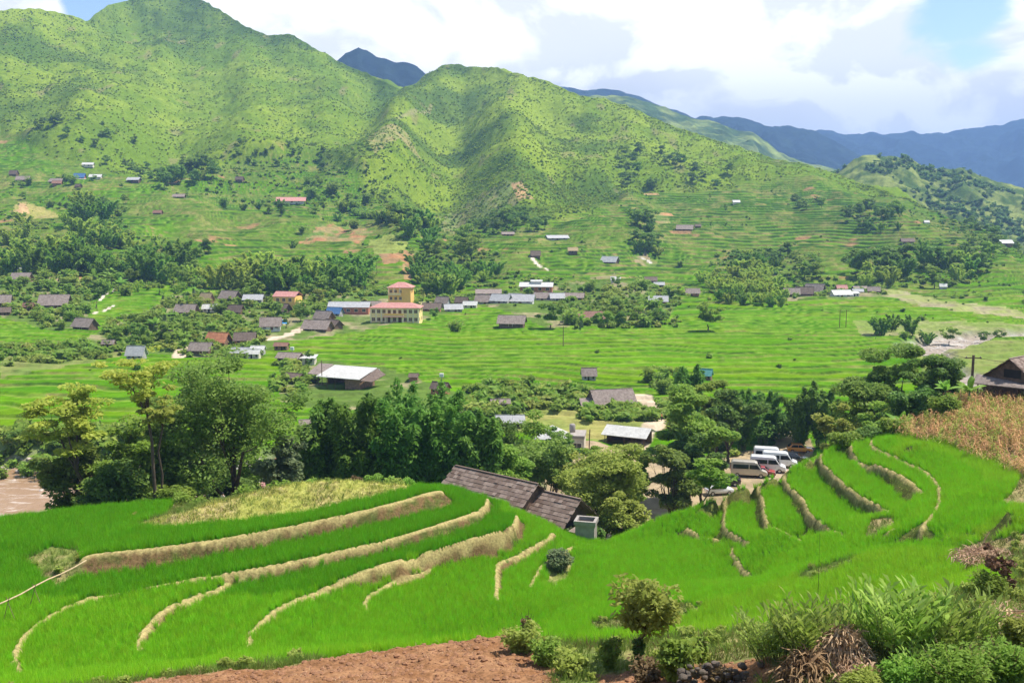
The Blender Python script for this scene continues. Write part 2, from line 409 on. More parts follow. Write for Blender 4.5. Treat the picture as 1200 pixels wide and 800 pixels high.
farm = mixc(rice, edge, np.clip(wall*(.22+.6*ramp+.75*_hash(fT, np.floor(cellx*1.7), 15)), 0, 1)); farm = mixc(farm, c3(.24,.30,.06), bund*0.6); farm = mixc(farm, c3(.16,.22,.05), cross*0.5*sst(tint, .3, .6))
fallow = sst(fbm(XX/40, YY/30, 3, 66)+.22*(tint-.5)*2, .02, .32)*sst(YY, 380, 560)
farm = mixc(farm, mixc(c3(.12,.175,.025), c3(.27,.23,.08), sst(n_f+.5*n_m, -.2, .7)), fallow*0.65)
red = sst(fbm(XX/30, YY/18, 3, 67), .56, .66)*sst(YY, 420, 540); farm = mixc(farm, c3(.36,.20,.10), red*0.85)
scrub = mixc(c3(.125,.20,.014), c3(.215,.285,.026), sst(n_m*0.5+n_f*0.3+n_l*.5, -.4, .45)); scrub = mixc(scrub, c3(.070,.125,.018), sst(dkn, .0, .5)*0.8)
scrub = mixc(scrub, c3(.24,.20,.09), sst(fbm(XX/18, YY/40, 3, 68), .42, .62)*0.55)
col = mixc(farm, scrub, mount)
# traced patches of other ground: polygon, colour a, colour b
PATCH = [
 ([(18,236),(32,234),(64,242),(84,250),(60,254),(30,252),(14,256)], c3(.30,.28,.08), c3(.36,.30,.11), 1),
 ([(22,235),(30,236),(34,248),(20,252)], c3(.55,.36,.18), c3(.45,.28,.14), 0),
 ([(60,322),(98,324),(95,332),(55,332)], c3(.42,.22,.10), c3(.36,.24,.12), 0),
 ([(375,262),(412,262),(440,275),(425,286),(395,284),(350,280)], c3(.42,.20,.10), c3(.30,.24,.10), 2),
 ([(432,284),(462,284),(478,292),(470,304),(440,302)], c3(.26,.30,.07), c3(.24,.27,.06), 0),
 ([(440,302),(484,298),(486,308),(450,310)], c3(.40,.19,.09), c3(.33,.20,.10), 1),
 ([(470,310),(484,308),(482,326),(472,322)], c3(.40,.20,.10), c3(.33,.22,.10), 2),
 ([(425,187),(440,176),(470,176),(500,180),(470,190),(440,205)], c3(.22,.24,.07), c3(.30,.25,.10), 1),
 ([(500,222),(540,212),(600,225),(615,240),(560,248),(500,245)], c3(.17,.22,.06), c3(.22,.21,.08), 1),
  ([(600,226),(612,226),(625,238),(606,240)], c3(.45,.27,.13), c3(.35,.25,.12), 1),
 ([(752,216),(770,218),(775,222),(755,222)], c3(.45,.27,.13), c3(.35,.25,.12), 1),
 ([(766,248),(795,247),(792,252),(770,256)], c3(.46,.25,.12), c3(.35,.22,.10), 1),
 ([(745,253),(782,252),(785,262),(750,262)], c3(.42,.28,.14), c3(.25,.26,.08), 2),
 ([(742,294),(758,291),(772,296),(764,301),(748,300)], c3(.36,.27,.16), c3(.16,.2,.04), 2),
 ([(748,322),(762,319),(776,323),(768,329),(750,328)], c3(.36,.27,.15), c3(.16,.2,.04), 2),
 ([(690,320),(720,316),(735,325),(700,330)], c3(.30,.24,.12), c3(.22,.22,.09), 1),
 ([(410,362),(436,362),(438,377),(418,378)], c3(.56,.45,.30), c3(.50,.40,.26), 0),
 ([(300,392),(320,382),(352,385),(350,392),(318,398),(300,400)], c3(.45,.30,.17), c3(.38,.30,.17), 1),
 ([(600,478),(660,474),(700,484),(770,470),(790,480),(770,505),(700,512),(600,500)], c3(.34,.30,.10), c3(.24,.27,.07), 1),
 ([(0,418),(0,440),(140,415),(140,402),(60,410)], c3(.16,.22,.05), c3(.24,.25,.08), 1),
 ([(0,500),(140,500),(200,545),(60,548),(0,545)], c3(.13,.24,.03), c3(.17,.26,.04), 1),
 ([(1010,340),(1060,340),(1110,355),(1200,362),(1200,372),(1120,366),(1060,355)], c3(.28,.30,.10), c3(.34,.29,.17), 1),
 ([(1000,375),(1200,378),(1240,378),(1240,392),(1120,394),(1010,392)], c3(.20,.26,.06), c3(.28,.27,.12), 1),
 ([(640,515),(960,515),(960,640),(640,640)], c3(.42,.31,.20), c3(.34,.25,.15), 1),
 ([(300,520),(640,520),(640,640),(300,640)], c3(.12,.16,.05), c3(.2,.18,.1), 1),
 ([(130,545),(300,545),(300,640),(130,640)], c3(.15,.2,.05), c3(.26,.22,.13), 1),
 ([(900,496),(918,488),(945,492),(950,560),(900,560)], c3(.46,.36,.25), c3(.42,.32,.2), 1),
 ([(1080,400),(1300,395),(1300,640),(1080,640)], c3(.18,.24,.05), c3(.24,.25,.08), 1),
]
wamp = 1+5*sst(PY, 440, 520)
warpx = PX+fbm(XX/8, YY/8, 3, 71)*3.0*wamp; warpy = PY+fbm(XX/8, YY/8, 3, 72)*1.5*wamp
for poly, ca, cb, md in PATCH:
    k = in_poly(warpx, warpy, poly).astype(float)*np.where(front, 1, 0)
    cc = mixc(ca, cb, sst(fbm(XX/8, YY/8, 3, 73), -.3, .4))
    if md == 2: cc = mixc(cc, c3(.13,.20,.04), sst(fbm(XX/9, YY/4, 2, 74), -.1, .2))
    col = mixc(col, cc, k*0.92)
# village ground: trodden earth and weeds
for poly in ([(100,395),(150,370),(215,345),(300,345),(420,345),(500,350),(560,345),(600,340),(680,330),(780,335),(800,350),(770,378),(640,382),(560,352),(500,372),(430,385),(330,400),(300,420),(230,415),(130,410)],
             [(0,300),(110,335),(100,385),(60,385),(0,370)], [(880,345),(960,335),(1040,335),(1040,348),(960,352),(880,356)], [(330,415),(450,430),(540,460),(600,490),(560,500),(330,470)]):
    k = in_poly(warpx, warpy, poly).astype(float)
    col = mixc(col, mixc(c3(.11,.17,.035), c3(.30,.25,.14), sst(fbm(XX/9, YY/9, 3, 75)+.1*n_f, .05, .4)), k*0.9)
# paths
def carve(pl, wd, cola, dz=0.0, strength=1.0):
    global col
    P = [(XX[surf0(*p)], YY[surf0(*p)]) for p in pl]; dm = np.full(XX.shape, 1e9)
    for (x1, y1), (x2, y2) in zip(P[:-1], P[1:]):
        vx, vy = x2-x1, y2-y1; L = vx*vx+vy*vy+1e-9; t = np.clip(((XX-x1)*vx+(YY-y1)*vy)/L, 0, 1)
        dm = np.minimum(dm, np.hypot(XX-x1-t*vx, YY-y1-t*vy))
    k = (1-sst(dm, wd*0.75, wd*1.1))*np.where(front, 1, 0)
    col = mixc(col, cola*(1+0.12*n_f[..., None]), k*strength)
    return dm
carve([(118,352),(125,344),(135,340),(145,338)], .8, c3(.62,.55,.42)); carve([(110,365),(122,362),(132,357)], .8, c3(.6,.52,.4))
carve([(300,398),(330,394),(345,388),(352,383)], 1.8, c3(.62,.50,.36)); carve([(210,415),(214,405),(220,398),(232,392)], 2.2, c3(.60,.48,.34))
carve([(752,460),(756,468),(768,472),(776,480),(774,490),(764,498),(752,506),(745,515)], 2.3, c3(.58,.46,.32))
carve([(622,305),(630,309),(640,311)], 1.5, c3(.6,.52,.42)); carve([(754,294),(764,296)], 1.5, c3(.6,.54,.46))
carve([(455,165),(470,160),(490,145),(505,118)], 2.0, c3(.30,.26,.13), strength=.6); carve([(0,208),(0,208)], .1, c3(.3,.3,.1))
carve([(925,345),(950,350),(985,342),(1020,338)], 1.4, c3(.5,.42,.3), strength=.8)
# river bed: lower the land and lay gravel
river_px = [(-60,585),(20,575),(80,578),(150,590)]
RV = [(-260,146),(-120,149),(-70,152),(-45,148),(-20,134),(0,126),(30,122),(62,132),(92,165),(108,205),(118,260),(128,300),(150,322),(200,335),(300,345)]
lotm = sst(YY, 140, 146)*(1-sst(YY, 172, 185))*sst(XX, 14, 20)*(1-sst(XX, 48, 56))*front
ZZ = ZZ*(1-lotm)-2.0*lotm
dmr = np.full(XX.shape, 1e9); 
for (x1, y1), (x2, y2) in zip(RV[:-1], RV[1:]):
    vx, vy = x2-x1, y2-y1; L = vx*vx+vy*vy; t = np.clip(((XX-x1)*vx+(YY-y1)*vy)/L, 0, 1)
    dmr = np.minimum(dmr, np.hypot(XX-x1-t*vx, YY-y1-t*vy))
rw = np.where(XX < -30, 17.0, np.where((XX > 112) & (YY > 296), 6.0, 1.0)) + fbm(XX/12, YY/12, 3, 81)*3
inr = (1-sst(dmr, rw, rw+5))*np.where(YY < 420, 1, 0)
ZZ = ZZ*(1-inr)+inr*(-4.4+0.011*np.clip(YY-150, 0, 200)*1.0+fbm(XX/5, YY/5, 3, 82)*0.45)
col = mixc(col, mixc(c3(.33,.27,.21), c3(.46,.42,.37), sst(fbm(XX/4, YY/2.5, 3, 83), -.3, .4)), inr)
nr_, nc_ = XX.shape
idx = np.arange(nr_*nc_).reshape(nr_, nc_)
F = np.stack([idx[:-1, :-1], idx[:-1, 1:], idx[1:, 1:], idx[1:, :-1]], -1).reshape(-1, 4)
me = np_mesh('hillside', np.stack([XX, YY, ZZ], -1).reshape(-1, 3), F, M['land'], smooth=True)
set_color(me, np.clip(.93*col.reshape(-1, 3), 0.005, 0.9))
hill = tag(add_obj('hillside', me), 'green terraced valley floor rising to scrubby mountains', 'hillside', kind='structure')
FR = NR1+NR2+NR3
def ground(px, py):
    """a point of the valley or mountain land seen at a photo position (with the final relief)"""
    c = int(np.clip(round((px-pxs[0])/1.25), 0, NC-1))
    r = int(np.argmin(np.abs(PY[:FR, c]-py)))
    return Vector((XX[r, c], YY[r, c], ZZ[r, c]))
# ---------- one wide ground sheet below everything
def sheet(name, X, Y, Z, colr, mat, smooth=True):
    a, b = X.shape; ix = np.arange(a*b).reshape(a, b)
    Fc = np.stack([ix[:-1, :-1], ix[:-1, 1:], ix[1:, 1:], ix[1:, :-1]], -1).reshape(-1, 4)
    m_ = np_mesh(name, np.stack([X, Y, Z], -1).reshape(-1, 3), Fc, mat, smooth); set_color(m_, np.clip(colr.reshape(-1, 3), 0.004, 0.9))
    return add_obj(name, m_)
gx, gy = np.meshgrid(np.linspace(-6500, 6500, 60), np.linspace(-900, 6800, 50))
g = sheet('ground', gx, gy, gx*0-14.0, np.broadcast_to(c3(.07,.10,.03), gx.shape+(3,)).copy(), M['far_land'])
tag(g, 'low ground of the valley beyond the hills', 'ground', kind='structure')
# ---------- farther ridges
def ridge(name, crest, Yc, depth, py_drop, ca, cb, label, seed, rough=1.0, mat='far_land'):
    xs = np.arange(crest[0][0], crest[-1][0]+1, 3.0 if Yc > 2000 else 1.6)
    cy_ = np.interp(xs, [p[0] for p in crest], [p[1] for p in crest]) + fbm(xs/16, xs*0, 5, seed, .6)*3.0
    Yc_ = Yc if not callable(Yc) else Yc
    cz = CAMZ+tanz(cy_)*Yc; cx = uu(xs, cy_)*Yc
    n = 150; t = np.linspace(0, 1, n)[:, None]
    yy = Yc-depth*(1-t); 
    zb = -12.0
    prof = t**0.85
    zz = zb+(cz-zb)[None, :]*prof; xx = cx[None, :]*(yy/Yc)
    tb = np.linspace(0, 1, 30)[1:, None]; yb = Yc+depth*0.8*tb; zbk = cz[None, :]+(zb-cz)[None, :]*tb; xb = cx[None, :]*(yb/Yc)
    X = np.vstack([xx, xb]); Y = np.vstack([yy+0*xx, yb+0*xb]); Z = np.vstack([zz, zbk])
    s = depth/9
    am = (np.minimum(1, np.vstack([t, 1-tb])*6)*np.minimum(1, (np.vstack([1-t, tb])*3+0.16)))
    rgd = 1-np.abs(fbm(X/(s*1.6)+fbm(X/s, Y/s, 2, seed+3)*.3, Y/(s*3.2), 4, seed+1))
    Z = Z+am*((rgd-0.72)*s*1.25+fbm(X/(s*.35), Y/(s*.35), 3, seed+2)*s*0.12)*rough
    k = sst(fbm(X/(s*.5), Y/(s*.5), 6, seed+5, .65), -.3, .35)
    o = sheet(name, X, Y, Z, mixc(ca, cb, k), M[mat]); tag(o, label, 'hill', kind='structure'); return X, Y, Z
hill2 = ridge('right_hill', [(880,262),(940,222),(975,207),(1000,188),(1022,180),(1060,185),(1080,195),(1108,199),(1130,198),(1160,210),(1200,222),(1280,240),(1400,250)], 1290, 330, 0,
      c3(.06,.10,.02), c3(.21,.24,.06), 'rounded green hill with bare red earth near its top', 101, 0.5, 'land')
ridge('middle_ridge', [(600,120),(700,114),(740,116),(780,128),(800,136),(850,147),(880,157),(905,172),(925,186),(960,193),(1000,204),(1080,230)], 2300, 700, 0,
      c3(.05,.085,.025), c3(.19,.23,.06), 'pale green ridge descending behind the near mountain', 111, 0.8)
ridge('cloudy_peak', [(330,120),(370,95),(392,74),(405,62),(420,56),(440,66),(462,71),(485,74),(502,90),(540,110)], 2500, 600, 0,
      c3(.012,.022,.030), c3(.018,.032,.036), 'dark blue peak in the notch under the clouds', 121, 0.5)  # cloud shadow and haze blue put into these dark base colours
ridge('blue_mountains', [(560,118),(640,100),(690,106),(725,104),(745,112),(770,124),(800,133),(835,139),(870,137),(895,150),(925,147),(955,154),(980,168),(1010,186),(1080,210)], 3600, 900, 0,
      c3(.012,.022,.030), c3(.02,.035,.036), 'dark blue forested range right of the green mountain', 131, 1.2)  # range darkened and blued in its colour, for cloud shadow and haze
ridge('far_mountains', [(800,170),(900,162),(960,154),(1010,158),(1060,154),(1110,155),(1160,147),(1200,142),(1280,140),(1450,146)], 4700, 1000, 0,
      c3(.010,.020,.032), c3(.016,.03,.038), 'farthest blue mountain wall below the cloud base', 141, 1.2)  # base colour carries the cloud shadow and the blue of distance
# ---------- haze
hz = MB(); hz.box(-6600, 6600, -950, 6900, -16.0, 492.0)
ho = hz.build('haze', []); hm, n = new_mat('haze_air')
pv = n('ShaderNodeVolumePrincipled', i={'Color': (0.33, 0.54, 1.0, 1), 'Density': HAZE if 'HAZE' in globals() else 0.00014, 'Anisotropy': 0.15})
n('ShaderNodeOutputMaterial', i={1: pv.outputs[0]}); ho.data.materials.append(hm)
tag(ho, 'pale blue haze filling the valley', 'haze', kind='stuff')
# ================================================================== NEAR SLOPES: rice terraces, knolls, soil patch
GX0, GX1, GY0, GY1, GS = -84.0, 96.0, 3.0, 150.0, 0.22
gxs = np.arange(GX0, GX1, GS); gys = np.arange(GY0, GY1, GS)
NXg, NYg = len(gxs), len(gys)
cz_ = np.zeros((NYg, NXg)); cw_ = np.zeros((NYg, NXg))
def stamp(P, zv=None):
    for x, y, z in P:
        i = int(round((y-GY0)/GS)); j = int(round((x-GX0)/GS))
        if 0 <= i < NYg and 0 <= j < NXg: cz_[i, j] += z; cw_[i, j] += 1
def dense(P, st=0.15):
    out = []
    for a, b in zip(P[:-1], P[1:]):
        a = Vector(a); b = Vector(b); n = max(1, int((b-a).length/st))
        out += [tuple(a.lerp(b, k/n)) for k in range(n)]
    out.append(tuple(P[-1])); return out
def smoothpx(pl, it=2):
    for _ in range(it):
        q = [pl[0]]
        for a, b in zip(pl[:-1], pl[1:]):
            q.append(tuple(a[k]*.75+b[k]*.25 for k in range(len(a)))); q.append(tuple(a[k]*.25+b[k]*.75 for k in range(len(a))))
        q.append(pl[-1]); pl = q
    return pl
LIPS = []          # world polylines of the bare field rims
def cline(pl, z=None, dy=0, lip=False, smooth=True):
    """photo polyline lying at height z (or a height per point)"""
    q = [(p[0], p[1]+dy, (z if z is not None else p[2])) for p in pl]
    if smooth: q = smoothpx(q)
    P = dense([at_z(*p) for p in q]); stamp(P)
    if lip: LIPS.append(P)
    return P
def yline(pl):      # photo polyline given with distances
    P = dense([at_y(*p) for p in pl]); stamp(P); return P
def wline(P): P = dense(P); stamp(P); return P
# ---- left knoll, top down
zA, zB, zC, zD, zE, zBas = 15.75, 14.5, 13.55, 11.85, 11.35, 10.7
lipA = [(95,653),(110,650),(175,644),(250,634),(300,625),(350,616),(400,605),(450,594),(500,579),(510,576),(518,575)]
footA = [(60,681),(100,683),(140,679),(200,670),(250,661),(300,650),(350,642),(400,630),(450,620),(500,609),(525,602),(544,594)]
lipB = [(30,800),(20,785),(17,765),(30,740),(62,717),(100,702),(150,691),(200,681),(250,674),(300,667),(350,657),(400,646),(450,635),(500,620),(550,604),(566,597),(572,589),(571,583)]
footB = [(268,689),(300,684),(330,679),(375,670),(425,657),(475,645),(525,632),(550,623),(569,613),(580,600),(583,591)]
lipC = [(293,758),(290,750),(300,735),(320,717),(350,700),(400,679),(450,662),(500,648),(550,633),(585,623),(600,618),(606,610),(606,602)]
footC = [(440,692),(475,684),(500,678),(550,664),(600,648),(612,640)]
lipP = [(164,762),(162,752),(175,732),(192,716),(212,706),(237,695),(262,687),(270,682)]
footP = [(178,762),(184,748),(198,730),(215,716),(240,704),(262,696),(276,692)]
lipD = [(430,716),(427,707),(435,697),(460,683),(490,673),(505,668)]
footD = [(440,716),(439,708),(448,699),(470,690),(500,680)]
lipE = [(583,702),(582,680),(582,662),(592,657),(605,654),(620,645),(640,634),(649,624)]
footE = [(592,700),(592,684),(594,673),(606,667),(622,656),(642,645),(656,632)]
lipF = [(622,688),(630,672),(638,660),(660,650),(672,640)]
footF = [(640,690),(646,676),(664,668),(680,655)]
lipG = [(612,640),(616,628),(622,618)]
bankG = [(683,662),(688,650),(683,640)]
cline([(95,653),(108,650)]+lipA[2:], zA+.06, lip=True); cline(footA, zB, dy=-4); cline(lipB, None if False else zB+.06, lip=True); cline(footB, zC)
cline([(36,800),(26,780),(24,765),(38,742),(68,722),(105,709),(150,697),(200,688),(262,679)], zB-.35)
cline([(95,800),(110,760),(140,735),(190,700)], zB-.38)
cline(lipC, zC+.06, lip=True); cline([(475,675,12.3),(500,669,12.2),(550,658,12.0),(600,643,11.9),(612,634,11.9),(620,621,11.9),(622,611,11.9)])
cline([(300,762,13.4),(300,750,13.35),(312,737,13.2),(330,721,13.1),(360,706,13.0),(400,692,12.85),(435,685,12.6),(475,680,12.2)])
cline(lipP, zB-.4, lip=True); cline(footP, zC)
cline([(200,790),(260,770),(280,755),(285,735),(320,700),(370,684)], zC)
cline([(p[0],p[1],12.35) for p in lipD], lip=True); cline([(p[0],p[1],12.05-.3*(p[0]>460)) for p in footD])
cline([(345,770,13.0),(380,740,12.8),(418,720,12.45),(425,700,12.4),(455,683,12.3)])
cline([(500,745),(520,730),(540,710),(560,690),(570,672),(590,650)], zE+.1); cline(lipE, zE+.1, lip=True); cline(footE, zBas+.05)
cline(lipF, zBas+.1, lip=True); cline(footF, zBas-.5)
# back part of the left fields and the dome of dry grass
rimA = [(136,627),(200,622),(300,612),(350,605),(400,594),(450,583),(475,578),(495,574)]
cline(rimA, zA)
cline([(0,700),(30,685),(58,668),(48,655),(20,650),(0,652)], zB); cline([(60,668),(75,660),(92,655)], zB+.5)
cline([(0,609),(60,603),(120,597),(170,592),(205,590)], 14.9); cline([(0,640),(60,630),(125,622),(180,605)], 14.9)
yline([(200,603,75),(260,588,78),(310,574,80),(350,566,82),(400,562,83),(450,566,84.5),(490,570,85.5)])
cline([(508,571),(530,573),(547,577)], 14.5); cline([(588,588),(596,594)], 13.3)
cline([(-90,700),(-90,820)], 14.0); cline([(-90,610),(-60,640)], 14.9)
# behind the left rim the ground falls to the river flat
wline([(-80,100,-3),(-60,104,-2),(-40,106,2),(-33,104,6),(-20,104,8),(-8,104,7.5),(3,106,5),(10,100,6)])
wline([(-80,128,-7),(-30,128,-5),(0,126,-5),(20,120,-4),(33,118,-4)])
# basin and its rim
rimB = [(592,592,12.4),(637,605,11.2),(655,617,10.4),(675,630,9.9),(700,640,9.6),(712,641,9.6),(725,634,10.0),(740,625,10.5),(755,612,11.2),(775,603,11.6),(812,593,12.4),(832,582,13.0),(850,573,13.4),(875,563,14.0),(900,557,14.4),(930,543,15.2),(945,536,15.5),(970,522,16.4),(1000,514,16.9),(1025,510,17.2),(1040,509,17.2)]
cline([(p[0], p[1]+5, p[2]) for p in rimB])
wline([(0,93.5,8.0),(6,92.5,7.7),(9,93,6.5)])
wline([(6,97,5),(12,99,3.6),(20,103,3),(28,108,3),(36,110,2),(42,120,-2)]); wline([(10,108,.5),(22,112,0),(30,116,-2)])
cline([(520,770),(600,742),(640,728),(700,705),(740,690),(800,680),(850,684)], 10.7)
cline([(700,665),(740,650),(800,650),(850,640)], zBas)
# ---- right knoll, top down
T = [17.3, 16.9, 15.65, 14.25, 13.2, 12.0, 11.3, 10.7]
L1 = [(1022,514),(1020,524),(1037,532),(1062,544),(1080,551),(1090,559),(1100,570),(1101,580),(1100,595),(1088,610),(1079,618)]
L2 = [(1001,518),(996,525),(999,531),(1012,540),(1037,549),(1052,556),(1062,561),(1079,576)]
F2 = [(986,537),(1000,549),(1020,560),(1037,570),(1050,583),(1060,596)]
L3 = [(963,537),(961,542),(972,552),(987,567),(1005,581),(1025,590),(1042,601)]
F3 = [(951,552),(965,569),(975,582),(995,598),(1012,608),(1030,614)]
L4 = [(917,556),(922,570),(935,579),(944,590),(945,600),(957,610),(975,620),(991,630)]
F4 = [(909,566),(916,581),(926,593),(935,610),(950,623),(974,635)]
L5 = [(886,570),(895,588),(895,605),(900,615),(920,622),(940,635)]
F5 = [(879,584),(884,612),(890,627),(918,635),(936,643)]
L6 = [(851,585),(850,600),(847,615),(855,625),(875,635)]
F6 = [(843,600),(841,620),(846,633),(870,643)]
L7 = [(805,620),(820,627),(841,631)]
F7 = [(795,633),(818,638),(842,640)]
L8 = [(857,645),(860,657),(872,670),(886,685)]
F8 = [(852,658),(863,676),(876,691)]
L9 = [(1064,606),(1050,618),(1040,624)]; F9 = [(1058,614),(1046,626)]
cline(L1, T[0], lip=True); cline([(1014,518),(1012,527),(1034,540),(1058,551),(1075,559),(1088,572),(1090,584),(1086,598),(1072,610)], T[1])
cline([(1040,515),(1075,520),(1112,528),(1150,540),(1197,555)], 18.0); cline([(1130,580),(1200,600)], 18.1); cline([(1110,622),(1150,625),(1200,622)], 17.5)
for L, Fo, k in ((L2,F2,1),(L3,F3,2),(L4,F4,3),(L5,F5,4),(L6,F6,5),(L7,F7,6),(L8,F8,6)):
    cline(L, (T[k]+.04 if L is not L8 else 11.0), lip=True); cline(Fo, T[k+1] if k < 6 else 10.45)
cline(L9, 16.1, lip=True); cline(F9, 15.6)
# the paler field nearer the viewer
cline([(1150,640,17.2),(1100,646,16.5),(1030,650,15.6),(990,660,15.0),(945,674,14.3),(900,690,13.8),(870,700,13.6),(820,712,13.3),(775,722,12.9)])
cline([(1150,632,17.2),(1095,636,16.4),(1030,642,15.2),(980,652,14.2),(940,664,13.2),(890,682,12.2)])
cline([(1170,690,17.2),(1080,720,16.2),(960,750,14.8),(850,770,14.0),(720,795,13.4)]); cline([(700,760),(740,740),(780,727)], 12.4)
cline([(900,720,14.0),(1000,690,15.1),(1100,665,16.4)])
# ---- nearer slope: rim of the soil patch, bushes and the mound on the right
soil_edge = [(-150,880,27),(0,850,29),(60,825,31),(160,800,33.5),(250,788,34.5),(330,781,35),(450,763,36),(560,748,37),(600,745,37),(625,762,35),(650,782,33),(720,790,31),(800,790,29),(860,782,27.5),(900,770,27)]
yline(soil_edge)
yline([(900,772,27),(960,765,26),(1040,745,27),(1110,718,31),(1160,690,37),(1200,672,42),(1300,640,48)])
yline([(-150,900,25),(160,830,30),(400,800,31),(640,815,29)]); 
wline([(-30,20,24),(-10,21,24.6),(3,20,26),(10,20,28.0),(20,21,29)]); wline([(-40,8,30),(-10,8,32),(5,8,33.5),(25,8,35)])
wline([(-60,3,36),(0,3,37.6),(40,3,39)])
wline([(-60,30,22),(-75,40,19),(-80,60,15)])
yline([(1135,655,52),(1170,650,52),(1230,640,54)]); yline([(1180,600,66),(1200,590,68),(1300,585,70)])
# corn slope and the farm hut's yard on the right
yline([(1065,520,90),(1120,527,90),(1190,556,80),(1230,570,72)]); yline([(1055,498,98),(1130,492,100),(1200,500,96),(1300,515,86)])
yline([(1100,478,107),(1150,470,111),(1200,468,112),(1300,480,105)]); yline([(1100,474,116),(1160,462,120),(1300,455,120)])
wline([(96,60,25),(95,90,24),(95,120,20)]); wline([(44,126,10),(60,132,6),(95,134,4)]); wline([(38,104,11),(44,110,12)])
wline([(-84,149,-9),(96,149,-9)]); wline([(-84,138,-8),(50,138,-8)]); wline([(60,28,27),(80,32,30)]); wline([(70,60,23),(80,80,22)])
# ---- membrane through all those lines, coarse to fine
W = cw_ > 0; val = np.where(W, cz_/np.maximum(cw_, 1), 0)
def relax(val, W, init, it):
    a = init.copy(); a[W] = val[W]
    for _ in range(it):
        p_ = np.pad(a, 1, mode='edge'); nw = (p_[:-2, 1:-1]+p_[2:, 1:-1]+p_[1:-1, :-2]+p_[1:-1, 2:])*0.25
        a = np.where(W, val, a+1.0*(nw-a))
    return a
levels = [(val, W)]
for _ in range(5):
    v, k = levels[-1]; h, w_ = v.shape; h2, w2 = (h+1)//2, (w_+1)//2
    vp = np.zeros((h2*2, w2*2)); kp = np.zeros((h2*2, w2*2)); vp[:h, :w_] = v*k; kp[:h, :w_] = k
    sv = vp.reshape(h2, 2, w2, 2).sum((1, 3)); sk = kp.reshape(h2, 2, w2, 2).sum((1, 3))
    levels.append((np.where(sk > 0, sv/np.maximum(sk, 1), 0), sk > 0))
v, k = levels[-1]; a = relax(v, k, np.full(v.shape, v[k].mean()), 600)
for v, k in levels[-2::-1]:
    a = np.repeat(np.repeat(a, 2, 0), 2, 1)[:v.shape[0], :v.shape[1]]
    a = relax(v, k, a, 120)
GZ = a
GXm, GYm = np.meshgrid(gxs, gys)
# distance to the rims
dl = np.full(GZ.shape, 9.0)
for P in LIPS:
    for x, y, z in P[::2]:
        i = int((y-GY0)/GS); j = int((x-GX0)/GS); r = 5
        i0, i1, j0, j1 = max(0, i-r), min(NYg, i+r+1), max(0, j-r), min(NXg, j+r+1)
        if i0 >= i1 or j0 >= j1: continue
        dl[i0:i1, j0:j1] = np.minimum(dl[i0:i1, j0:j1], np.hypot(GXm[i0:i1, j0:j1]-x, GYm[i0:i1, j0:j1]-y))
for _ in range(1):
    q_ = np.pad(GZ, 1, mode='edge'); GZ = GZ*.4+.15*(q_[:-2, 1:-1]+q_[2:, 1:-1]+q_[1:-1, :-2]+q_[1:-1, 2:])
gyy, gxx = np.gradient(GZ, GS); slope = np.hypot(gxx, gyy)
GPX, GPY = project(GXm, GYm, GZ)
RICE = [[(-120,609),(0,607),(60,601),(120,595),(170,590),(205,588),(195,603),(150,618),(200,620),(300,610),(350,603),(400,592),(450,581),(475,576),(495,570),(520,568),(560,574),(592,588),(637,601),(655,613),(675,626),(700,636),(712,637),(725,630),(740,621),(755,606),(775,598),(812,588),(832,577),(850,568),(875,558),(900,553),(945,532),(970,518),(1000,510),(1040,505),(1075,512),(1112,520),(1150,532),(1200,552),(1187,575),(1172,590),(1210,598),(1210,622),(1150,636),(1120,644),(1160,668),(1185,680),(1150,705),(1060,740),(960,765),(860,790),(760,815),(600,840),(-120,900)]]
GHOLE = [[(30,655),(60,640),(92,645),(100,672),(70,690),(50,680)], [(150,618),(205,603),(260,586),(310,572),(350,562),(400,558),(450,562),(490,566),(470,576),(440,583),(400,592),(350,603),(300,610),(200,620)],
         [(640,662),(660,645),(674,655),(668,675),(650,690),(640,684)], [(690,730),(740,722),(790,706),(830,712),(790,730),(740,738),(700,742)], [(930,680),(945,668),(1004,652),(1000,660),(950,680)],
         [(1020,610),(1045,605),(1050,618),(1025,632),(1012,632)]]
wpx = GPX+fbm(GXm/1.5, GYm/1.5, 3, 90)*4; wpy = GPY+fbm(GXm/1.5, GYm/1.5, 3, 91)*1.5
ricem = np.zeros(GZ.shape, bool)
for p in RICE: ricem |= in_poly(GPX, GPY, p)
for p in GHOLE: ricem &= ~in_poly(wpx, wpy, p)
ricem &= (GYm > 38) & (GYm < 104)
q_ = np.pad(GZ, 1, mode='edge'); mn_ = np.minimum.reduce([q_[a_:a_+NYg, b_:b_+NXg] for a_ in range(3) for b_ in range(3)])
bank = (slope > 0.7) & (GZ-mn_ > .16)
ricefield = ricem & ~bank & (dl > 0.24)
# soil patch and the colours
knl = in_poly(wpx, wpy, GHOLE[1])
gn1 = fbm(GXm/0.6, GYm/0.6, 3, 92); gn2 = fbm(GXm/3, GYm/3, 4, 93); gn3 = fbm(GXm/12, GYm/12, 3, 94)
dry = mixc(c3(.17,.20,.05), c3(.36,.28,.13), sst(gn2+.5*gn1, -.4, .4))
colg = mixc(dry, c3(.11,.16,.035), sst(gn3+.3*gn2, 0, .5)*.8)
wallc = mixc(c3(.165,.105,.048), c3(.085,.105,.026), sst(gn2*0.7+gn1, -.2, .6)); wallc = mixc(wallc, c3(.09,.055,.03), sst(gn1-.4*gn2, .25, .55)*.7)
colg = mixc(colg, c3(.06,.13,.02), ricefield.astype(float)); wallc = mixc(wallc, np.array([.11,.135,.030])*(1+.5*gn1[..., None]), (GXm > 6)*.75)
colg = mixc(colg, wallc, (ricem & bank).astype(float))
colg = mixc(colg, c3(.36,.29,.12)*(1+.2*gn1[..., None]), (1-sst(dl, .14, .25))*.95)
